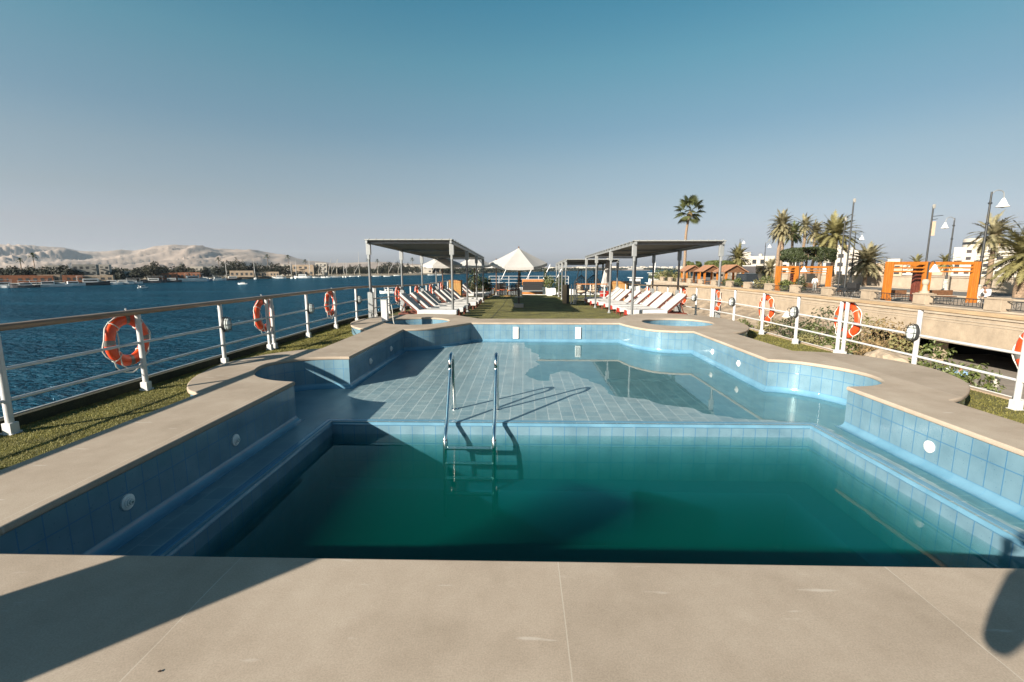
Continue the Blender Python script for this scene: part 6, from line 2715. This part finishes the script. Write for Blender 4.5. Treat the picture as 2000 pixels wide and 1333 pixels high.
# houses on the far bank
WB = 'houses on the far bank'
M['far_window'] = mat('far_window', (0.07, 0.07, 0.07), 0.4)  # greyer glass, the haze of distance put into its colour
_wd = M['window_dark']
M['window_dark'] = M['far_window']
houses = [
    (22, 14, 20, 6, 3.4, 'plaster_orange', 7, 1, 'long rust red low restaurant at the left end of the far bank'),
    (66, 13, 17, 6, 3.2, 'plaster_orange', 6, 1, 'rust red terrace building right of the long restaurant'),
    (100, 12, 9, 5, 3.6, 'plaster_tan', 3, 1, 'small peach front between two rust red terraces'),
    (138, 12, 12, 6, 3.2, 'plaster_orange', 5, 1, 'rust red terrace front left of the grey apartment blocks'),
    (14, 42, 15, 8, 6.6, 'plaster_grey', 4, 2, 'grey two storey house above the long restaurant'),
    (112, 36, 7, 7, 9.0, 'plaster_white', 2, 3, 'narrow white villa between the big dark trees'),
    (172, 24, 11, 9, 9.4, 'plaster_grey', 4, 3, 'grey apartment block, the left one of a pair'),
    (200, 28, 10, 9, 9.4, 'plaster_white', 4, 3, 'pale apartment block, the right one of a pair'),
    (190, 8, 16, 6, 3.0, 'plaster_tan', 5, 1, 'low tan boathouse in front of the apartment blocks'),
    (240, 26, 16, 8, 5.2, 'plaster_white', 6, 2, 'long white house with a flat dark eave'),
    (322, 8, 15, 6, 3.6, 'plaster_orange', 6, 1, 'orange arcade by the water below the big trees'),
    (350, 8, 13, 6, 3.8, 'plaster_orange', 5, 1, 'second orange arcade by the water, right of the first'),
    (388, 40, 9, 8, 8.5, 'plaster_white', 3, 2, 'white house above the orange arcades'),
    (411, 38, 11, 8, 8.6, 'plaster_grey', 4, 3, 'grey house beside the white one above the arcades'),
    (372, 8, 14, 6, 4.0, 'plaster_orange', 5, 1, 'brown waterside arcade below the white house'),
    (474, 8, 18, 6, 5.0, 'plaster_tan', 5, 1, 'tan waterside hall at the foot of the dense dark trees'),
    (520, 6, 22, 6, 3.8, 'plaster_tan', 9, 1, 'long row of tan arches by the water'),
    (560, 40, 9, 8, 11, 'plaster_white', 2, 2, 'small white house peeking above the trees'),
    (594, 20, 20, 10, 10.5, 'plaster_tan', 4, 2, 'peach hall with tall arches behind the felucca masts'),
    (629, 40, 12, 8, 13, 'plaster_white', 3, 3, 'white block between felucca masts'),
    (818, 60, 40, 10, 11, 'plaster_white', 6, 2, 'wide white building seen under the left canopy'),
    (868, 80, 34, 12, 17, 'plaster_tan', 4, 3, 'tan block right of the wide white building'),
    (938, 110, 40, 12, 16, 'plaster_white', 5, 2, 'pale block far ahead behind the white parasols')]
for px, off, w, d, h, mk, c_, r_, lb in houses:
    p = wpos(px, shore_y(px))
    k = (p.y + off) / p.y
    building('house', lb, (p.x * k, p.y + off, LZ), yaw_to(px) * 0.8, w, d, h, M[mk], c_, r_, 'house', WB, parapet=0.5)
M['window_dark'] = _wd


# boats
def hull_mesh(L_, w, h, sheer=0.25):
    mb = MB()
    st = [(-0.5, 0.55, 0.5), (-0.3, 0.95, 0.1), (0.0, 1.0, 0.0), (0.25, 0.8, 0.2), (0.42, 0.35, 0.7), (0.5, 0.03, 1.0)]
    vs = []
    for t, f, s_ in st:
        for k, z in ((-1, 1), (-0.8, 0), (0.8, 0), (1, 1)):
            vs.append((t * L_, k * w / 2 * f, (h + s_ * sheer * h * 2) if z else -0.25))
    fs = []
    for i in range(len(st) - 1):
        for j in range(3):
            fs.append((i * 4 + j, i * 4 + 4 + j, i * 4 + 5 + j, i * 4 + j + 1))
        fs.append((i * 4, i * 4 + 3, i * 4 + 7, i * 4 + 4))
    fs.append((0, 1, 2, 3))
    mb.add(vs, fs)
    return mb


def motor_boat(label, px, yw, L_, hm, rz, canopy_=True):
    p = wpos(px, yw)
    g = empty('motor_boat', p, yaw_to(px) + rz, label=label, cat='boat', group='small motor boats on the river')
    hull_mesh(L_, L_ * 0.3, L_ * 0.11).build('hull', hm, g)
    mb = MB()
    mb.box((-L_ * 0.02, 0, L_ * 0.17), (L_ * 0.42, L_ * 0.24, L_ * 0.13))
    mb.build('cabin', M['boat_white'], g, bevel=0.05)
    mb = MB()
    mb.box((-L_ * 0.02, 0, L_ * 0.18), (L_ * 0.36, L_ * 0.245, L_ * 0.06))
    mb.build('window_band', M['far_window'], g)
    if canopy_:
        mb = MB()
        mb.box((-L_ * 0.08, 0, L_ * 0.33), (L_ * 0.66, L_ * 0.27, 0.09))
        mb.build('sun_roof', M['canvas_white'], g)
        for sx in (-0.38, 0.22):
            for sy in (-1, 1):
                mb = MB()
                mb.tube([(sx * L_, sy * L_ * 0.115, L_ * 0.1), (sx * L_, sy * L_ * 0.115, L_ * 0.33)], 0.04, 5)
                mb.build('stanchion', M['boat_white'], g)


def felucca(label, px, yw, L_, mast, rz, lean):
    p = wpos(px, yw)
    g = empty('felucca', p, yaw_to(px) + rz, label=label, cat='sailing boat', group='feluccas with furled sails by the far bank')
    hull_mesh(L_, L_ * 0.28, L_ * 0.09, 0.4).build('hull', M['boat_white'], g)
    mb = MB()
    mb.tube([(L_ * 0.15, 0, 0), (L_ * 0.15, 0, mast * 0.62)], [0.16, 0.1], 7)
    mb.build('mast', M['mast_wood'], g)
    mb = MB()
    a = Vector((L_ * 0.15 - 0.6, 0.1, mast * 0.2))
    b = a + Vector((lean * mast * 0.8, 0.3, mast * 0.85))
    mb.tube([a, a.lerp(b, 0.4), b], [0.12, 0.2, 0.07], 7)
    mb.build('yard', M['mast_wood'], g)
    mb = MB()
    pts = [a.lerp(b, t) + Vector((-0.12, 0, -0.1 * math.sin(PI * t))) for t in (0.05, 0.2, 0.4, 0.6, 0.8, 0.97)]
    mb.tube(pts, [0.08, 0.22, 0.26, 0.22, 0.18, 0.06], 7)
    mb.build('furled_sail', M['canvas_white'], g)
    mb = MB()
    mb.box((-L_ * 0.12, 0, L_ * 0.2), (L_ * 0.4, L_ * 0.24, 0.1))
    for sx in (-0.28, 0.06):
        for sy in (-1, 1):
            mb.tube([(sx * L_, sy * L_ * 0.1, L_ * 0.08), (sx * L_, sy * L_ * 0.1, L_ * 0.2)], 0.05, 5)
    mb.build('awning', M['canvas_white'], g)


motor_boat('small white motor boat alone on open water in front of the apartment blocks', 279, 563.5, 4.0, M['boat_white'], 0.3)
motor_boat('small white motor boat alone on open water right of the arcades', 474, 555.5, 5.0, M['boat_white'], PI - 0.2, False)
motor_boat('white passenger launch close by, seen through the posts of the left canopy', 759, 573.0, 6.6, M['boat_white'], PI + 0.15)
docked = [(8, 9, 'boat_white'), (30, 7, 'boat_white'), (50, 8, 'boat_dark'), (72, 8, 'boat_white'), (96, 9, 'boat_white'), (118, 7, 'boat_white'), (142, 8, 'boat_white'), (180, 12, 'boat_dark'), (200, 7, 'boat_white'), (218, 8, 'boat_white'), (240, 8, 'boat_white'), (258, 8, 'boat_white'), (300, 10, 'boat_dark'), (335, 9, 'boat_dark'), (376, 13, 'boat_white'), (398, 9, 'boat_blue'), (425, 9, 'boat_white'), (455, 10, 'boat_dark'), (545, 9, 'boat_white'), (592, 12, 'boat_white')]
for i, (px, L_, hm) in enumerate(docked):
    motor_boat(f'{"white" if hm == "boat_white" else "dark"} boat moored along the far bank, {ORD[i]} moored boat from the left', px, shore_y(px) + 0.55 + 0.25 * (i % 3), L_ * 1.3, M[hm], rnd.uniform(-0.2, 0.2) + (PI if rnd.random() < 0.5 else 0), rnd.random() < 0.7)
fel = [(444, 14, 0.1), (499, 15, 0.05), (570, 16, 0.0), (579, 16, 0.1), (606, 18, 0.12), (620, 14, 0.25), (631, 14, -0.05), (640, 18, 0.25), (646, 18, 0.5), (656, 18, 0.15), (672, 15, 0.05), (677, 15, 0.1), (690, 14, 0.6), (702, 26, 0.05), (736, 18, 0.2), (757, 18, 0.6), (776, 18, 0.3), (842, 20, 0.7), (858, 20, 0.2), (930, 20, 0.5)]
for i, (px, mh, ln) in enumerate(fel):
    felucca(f'felucca with bare mast and furled sail by the far bank, {ORD[i]} felucca from the left', px, shore_y(px) + 0.5 + 0.35 * (i % 4), 9.0, mh, PI / 2 * (0.7 + 0.3 * rnd.random()) if abs(ln) < 0.15 else 0.1, ln)

# ------------------------------------------------------------------ air
mh, th, bh, Nh, Lh = nodes('haze_air')
th.nodes.remove(bh)
vh = Nh('ShaderNodeVolumePrincipled')
vh.inputs['Color'].default_value = (0.70, 0.84, 1.0, 1)
vh.inputs['Density'].default_value = 0.000038
vh.inputs['Anisotropy'].default_value = 0.2
Lh(vh.outputs[0], th.nodes['Material Output'].inputs['Volume'])
mb = MB()
mb.box((0, 4100, 155), (24600, 10200, 330))
mb.build('haze', mh, kind='stuff')
# ================================================================== people
def skin_mesh(name, nodes_, edges, m, parent, sub=2, root=0):
    me = bpy.data.meshes.new(name)
    me.from_pydata([n[0] for n in nodes_], edges, [])
    o = bpy.data.objects.new(name, me)
    C.objects.link(o)
    sk = o.modifiers.new('skin', 'SKIN')
    sk.use_smooth_shade = True
    for i, n in enumerate(nodes_):
        r = n[1]
        me.skin_vertices[0].data[i].radius = (r, r) if not isinstance(r, tuple) else r
        me.skin_vertices[0].data[i].use_root = (i == root)
    sd = o.modifiers.new('sub', 'SUBSURF')
    sd.levels = sub
    sd.render_levels = sub
    dg = bpy.context.evaluated_depsgraph_get()
    m2 = bpy.data.meshes.new_from_object(o.evaluated_get(dg))
    bpy.data.objects.remove(o)
    m2.name = name
    m2.materials.clear()
    m2.materials.append(m)
    for p in m2.polygons:
        p.use_smooth = True
    q = bpy.data.objects.new(name, m2)
    C.objects.link(q)
    if parent is not None:
        q.parent = parent
    return q


def lerp(a, b, t):
    return Vector(a).lerp(Vector(b), t)


def person(label, loc, rz, J, shirt, trousers, hairm, sleeve=1.0, H=1.72, group=None, cap=None, long_shirt=False, fingers=True):
    """J: joint positions in metres for a 1.72 m figure facing -y; keys for both sides"""
    g = empty('person', loc, rz, label=label, cat='person', group=group)
    s = H / 1.72
    P = {k: Vector(v) * s for k, v in J.items()}
    nd, ed = [], []

    def add(p, r, link=None):
        nd.append((tuple(p), r * s))
        if link is not None:
            ed.append((link, len(nd) - 1))
        return len(nd) - 1
    pel = add(P['pelvis'], 0.135)
    wst = add(P['waist'], 0.118, pel)
    ch = add(P['chest'], 0.145, wst)
    nk = add(P['neck'], 0.056, ch)
    jaw = add(lerp(P['neck'], P['head'], 0.55), 0.066, nk)
    hd = add(P['head'], 0.088, jaw)
    add(Vector(P['head']) + Vector((0, 0.005, 0.085)) * s, 0.070, hd)
    for sd in ('l', 'r'):
        sh = add(P['sh_' + sd], 0.062, ch)
        el = add(lerp(P['sh_' + sd], P['el_' + sd], 0.5), 0.047, sh)
        el = add(P['el_' + sd], 0.040, el)
        fo = add(lerp(P['el_' + sd], P['wr_' + sd], 0.35), 0.038, el)
        wr = add(P['wr_' + sd], 0.026, fo)
        hdv = (P['wr_' + sd] - P['el_' + sd]).normalized()
        hand = P.get('hand_' + sd)
        if hand is not None:
            hdv = (hand - P['wr_' + sd]).normalized()
        palm = add(P['wr_' + sd] + hdv * 0.055 * s, 0.031, wr)
        tip = P['wr_' + sd] + hdv * 0.09 * s
        side = hdv.cross(Vector((0, 0, 1)))
        if side.length < 0.1:
            side = hdv.cross(Vector((0, 1, 0)))
        side.normalize()
        curl = side.cross(hdv).normalized() * (1 if side.cross(hdv).y > 0 else -1)
        if fingers:
            for q, ln in ((-1.5, 0.058), (-0.5, 0.075), (0.5, 0.08), (1.5, 0.07)):
                b = tip + side * q * 0.0185 * s
                f1 = add(b, 0.0095, palm)
                f2 = add(b + (hdv * 0.8 + curl * 0.35) * ln * 0.55 * s, 0.0085, f1)
                add(b + (hdv * 0.45 + curl * 0.9) * ln * 0.95 * s, 0.007, f2)
            t1 = add(P['wr_' + sd] + (hdv * 0.04 + side * 0.036) * s, 0.012, palm)
            add(P['wr_' + sd] + (hdv * 0.075 + side * 0.06 + curl * 0.02) * s, 0.0095, t1)
        else:
            add(tip + hdv * 0.03 * s, 0.022, palm)
        hp = add(P['hip_' + sd], 0.095, pel)
        th = add(lerp(P['hip_' + sd], P['kn_' + sd], 0.5), 0.076, hp)
        kn = add(P['kn_' + sd], 0.055, th)
        cf = add(lerp(P['kn_' + sd], P['an_' + sd], 0.33), 0.054, kn)
        an = add(P['an_' + sd], 0.036, cf)
        to = P.get('toe_' + sd, P['an_' + sd] + Vector((0, -0.17, -0.045)) * s)
        add(to, 0.032, an)
    body = skin_mesh('body', nd, ed, M['skin'], g, 2)
    fw = Vector(J.get('face', (0, -1, 0))).normalized()
    rt = fw.cross(Vector((0, 0, 1))).normalized()
    hc = P['head']
    # face: nose, ears, eyes, mouth
    mb = MB()
    mb.tube([hc + fw * 0.078 * s + Vector((0, 0, 0.02)) * s, hc + fw * 0.108 * s + Vector((0, 0, -0.022)) * s, hc + fw * 0.084 * s + Vector((0, 0, -0.03)) * s], [0.008 * s, 0.015 * s, 0.008 * s], 6)
    for sg in (-1, 1):
        c = hc + rt * sg * 0.086 * s
        mb.tube([c + Vector((0, 0, 0.028)) * s, c + rt * sg * 0.014 * s, c + Vector((0, 0, -0.028)) * s], [0.008 * s, 0.013 * s, 0.008 * s], 6)
    mb.build('nose_and_ears', M['skin'], g)
    for sg in (-1, 1):
        mb = MB()
        mb.lathe([(0, -0.011 * s), (0.012 * s, 0), (0, 0.011 * s)], 8, hc + rt * sg * 0.032 * s + fw * 0.080 * s + Vector((0, 0, 0.018)) * s)
        mb.build('eye', M['hair'], g)
    mb = MB()
    mb.tube([hc + fw * 0.074 * s + rt * -0.024 * s + Vector((0, 0, -0.058)) * s, hc + fw * 0.084 * s + Vector((0, 0, -0.06)) * s, hc + fw * 0.074 * s + rt * 0.024 * s + Vector((0, 0, -0.058)) * s], 0.006 * s, 6)
    mb.build('mouth', M['terracotta'], g)
    # hair or cap: a shell over the skull, open at the face
    mb = MB()
    vs, fs = [], []
    n, k = 16, 7
    for i in range(k + 1):
        th = R(112) * i / k
        for j in range(n):
            a = 2 * PI * j / n
            d = rt * math.cos(a) * math.sin(th) + fw * math.sin(a) * math.sin(th) + Vector((0, 0, 1)) * math.cos(th)
            cut = 1.0
            if math.sin(a) > 0.25 and th > R(62):
                cut = 0.72
            rr = 0.104 * s * (1 + 0.03 * math.sin(a * 5 + i)) * cut
            vs.append(hc + Vector((0, 0, 0.03 * s)) - fw * 0.008 * s + Vector((d.x, d.y, d.z * 1.08)) * rr)
    for i in range(k):
        for j in range(n):
            fs.append((i * n + j, i * n + (j + 1) % n, (i + 1) * n + (j + 1) % n, (i + 1) * n + j))
    mb.add(vs, fs, True)
    mb.build('hair' if cap is None else 'cap', hairm if cap is None else cap, g)
    # shirt
    nd, ed = [], []
    pel = add(P['pelvis'] + Vector((0, 0, 0.02 if not long_shirt else -0.06)) * s, 0.150)
    wst = add(P['waist'], 0.138, pel)
    ch = add(P['chest'], 0.165, wst)
    add(lerp(P['chest'], P['neck'], 0.72), 0.082, ch)
    for sd in ('l', 'r'):
        sh = add(P['sh_' + sd], 0.079, ch)
        m1 = add(lerp(P['sh_' + sd], P['el_' + sd], 0.5), 0.064, sh)
        if sleeve >= 1:
            m1 = add(P['el_' + sd], 0.055, m1)
            m1 = add(lerp(P['el_' + sd], P['wr_' + sd], 0.45), 0.051, m1)
            add(lerp(P['el_' + sd], P['wr_' + sd], 0.92), 0.040, m1)
        else:
            add(lerp(P['sh_' + sd], P['el_' + sd], 0.75), 0.062, m1)
    skin_mesh('shirt', nd, ed, shirt, g, 2)
    nd, ed = [], []
    pel = add(P['pelvis'] + Vector((0, 0, 0.03)) * s, 0.146)
    for sd in ('l', 'r'):
        hp = add(P['hip_' + sd], 0.108, pel)
        th = add(lerp(P['hip_' + sd], P['kn_' + sd], 0.5), 0.092, hp)
        kn = add(P['kn_' + sd], 0.074, th)
        cf = add(lerp(P['kn_' + sd], P['an_' + sd], 0.5), 0.068, kn)
        add(lerp(P['kn_' + sd], P['an_' + sd], 0.96), 0.060, cf)
    skin_mesh('trousers', nd, ed, trousers, g, 2)
    for sd in ('l', 'r'):
        an = P['an_' + sd]
        to = P.get('toe_' + sd, an + Vector((0, -0.17, -0.045)) * s)
        nd, ed = [], []
        a = add(an + Vector((0, 0.03, -0.03)) * s, 0.046)
        b = add(lerp(an, to, 0.5) + Vector((0, 0, -0.012)) * s, 0.044, a)
        add(to + Vector((0, -0.02, 0)) * s, 0.036, b)
        skin_mesh('shoe', nd, ed, M['hair'], g, 1)
    return g


def stand(**kw):
    J = dict(pelvis=(0, 0, 0.95), waist=(0, 0.005, 1.10), chest=(0, 0.0, 1.30), neck=(0, 0.01, 1.47), head=(0, -0.01, 1.60),
             sh_l=(0.185, 0.01, 1.40), el_l=(0.24, 0.03, 1.12), wr_l=(0.25, -0.03, 0.88), sh_r=(-0.185, 0.01, 1.40), el_r=(-0.24, 0.03, 1.12), wr_r=(-0.25, -0.03, 0.88),
             hip_l=(0.09, 0, 0.90), kn_l=(0.10, -0.015, 0.49), an_l=(0.11, 0.02, 0.085), hip_r=(-0.09, 0, 0.90), kn_r=(-0.10, -0.015, 0.49), an_r=(-0.11, 0.02, 0.085))
    J.update(kw)
    return J


# the photographer, standing on the coping behind the lens (only the shadow falls into the picture)
ph = person('photographer in dark clothes standing behind the viewpoint, casting the shadow at lower right', (0.27, -0.27, 0.0), PI, stand(
    sh_l=(0.19, 0.0, 1.40), el_l=(0.31, -0.10, 1.13), wr_l=(0.13, -0.16, 1.42), hand_l=(0.10, -0.19, 1.53), sh_r=(-0.19, 0.0, 1.40), el_r=(-0.38, -0.08, 1.16), wr_r=(-0.13, -0.16, 1.42), hand_r=(-0.10, -0.19, 1.53)),
    M['cloth_navy'], M['cloth_navy'], M['hair'], 1.0, 1.68)
g = empty('hand_camera', (0.25, -0.13, 1.515), label='black hand held camera raised to the photographer, out of frame', cat='camera')
mb = MB()
mb.box((0.02, -0.02, 0.0), (0.14, 0.05, 0.095))
mb.box((0.02, -0.02, 0.06), (0.06, 0.05, 0.035))
mb.build('camera_body', M['black_shade'], g, bevel=0.01)
mb = MB()
mb.lathe([(0, 0), (0.04, 0), (0.042, 0.05), (0, 0.05)], 18)
mb.xform(Matrix.Translation((0.02, 0.005, 0)) @ Matrix.Rotation(-PI / 2, 4, 'X'))
mb.build('camera_lens', M['black_shade'], g)

# column added out of view, behind left, to cast the shadow across the coping
g = empty('shadow_column', (-3.90, -0.06, 0.0), R(-43), label='unseen white column added behind the viewpoint to cast the broad shadow at lower left', cat='shadow_caster')
mb = MB()
mb.box((0, 0, 0.86), (0.72, 0.40, 1.72))
mb.build('column', M['white_paint'], g, bevel=0.03)
mb = MB()
mb.box((0, 0, 1.78), (0.78, 0.48, 0.12))
mb.build('column_cap', M['white_paint'], g, bevel=0.02)
mb = MB()
for k in range(6):
    mb.box((0, -0.208, 1.1 + 0.08 * k), (0.38, 0.02, 0.03))
mb.build('front_slats', M['grey_metal'], g)

# people on the quay
p = gpos(1884, 28.2)
person('man in white shirt and dark vest leaning on the promenade railing at far right', (26.95, 28.0, PZ), -PI / 2 + 0.25, stand(
    pelvis=(0, 0.10, 0.95), waist=(0, 0.02, 1.09), chest=(0, -0.12, 1.26), neck=(0, -0.22, 1.41), head=(0, -0.30, 1.52), sh_l=(0.19, -0.15, 1.34), sh_r=(-0.19, -0.15, 1.34),
    el_l=(0.27, -0.25, 1.06), wr_l=(0.10, -0.46, 0.97), el_r=(-0.27, -0.25, 1.06), wr_r=(-0.10, -0.46, 0.97), hip_l=(0.09, 0.10, 0.9), hip_r=(-0.09, 0.10, 0.9), an_l=(0.12, 0.16, 0.085), an_r=(-0.11, 0.06, 0.085)),
    M['cloth_white'], M['cloth_navy'], M['hair'], 1.0)
person('man in pale shirt walking through the farther pergola', gpos(1590, 52.5), 2.6, stand(
    kn_l=(0.10, -0.14, 0.50), an_l=(0.11, -0.10, 0.1), kn_r=(-0.10, 0.02, 0.49), an_r=(-0.11, 0.2, 0.12), el_l=(0.25, 0.10, 1.14), wr_l=(0.25, 0.06, 0.9), el_r=(-0.25, -0.04, 1.13), wr_r=(-0.22, -0.2, 1.0)),
    M['cloth_white'], M['cloth_grey'], M['hair'], 1.0, fingers=False)
q = ray(1878, 712)
t = 19.2 / q.x
person('man in grey vest and light blue sleeves standing on the lower terrace', (19.2, q.y * t, -4.4), -0.9, stand(
    el_l=(0.25, -0.06, 1.13), wr_l=(0.12, -0.22, 1.05), el_r=(-0.26, 0.05, 1.12), wr_r=(-0.24, -0.1, 0.92)), M['cloth_blue'], M['cloth_grey'], M['hair'], 1.0)
person('person in white seated against the wall on the lower terrace', (21.5, 24.0, -4.4), -1.2, stand(
    pelvis=(0, 0, 0.48), waist=(0, 0.03, 0.62), chest=(0, 0.04, 0.83), neck=(0, 0.03, 1.0), head=(0, 0.0, 1.13), sh_l=(0.185, 0.04, 0.93), sh_r=(-0.185, 0.04, 0.93), el_l=(0.25, -0.05, 0.68), wr_l=(0.15, -0.26, 0.58), el_r=(-0.25, -0.05, 0.68), wr_r=(-0.15, -0.26, 0.58),
    hip_l=(0.09, -0.02, 0.47), kn_l=(0.12, -0.42, 0.50), an_l=(0.12, -0.44, 0.085), hip_r=(-0.09, -0.02, 0.47), kn_r=(-0.12, -0.42, 0.50), an_r=(-0.12, -0.40, 0.085)), M['cloth_white'], M['cloth_navy'], M['hair'], 1.0, fingers=False)
g = empty('terrace_stool', (21.5, 24.0, -4.4), label='low dark stool under the seated person on the lower terrace', cat='stool')
mb = MB()
mb.box((0, 0.03, 0.33), (0.42, 0.40, 0.06))
mb.build('seat', M['brown_wood'], g)
for sx in (-1, 1):
    for sy in (-1, 1):
        mb = MB()
        mb.box((sx * 0.17, 0.03 + sy * 0.16, 0.15), (0.05, 0.05, 0.30))
        mb.build('leg', M['brown_wood'], g)
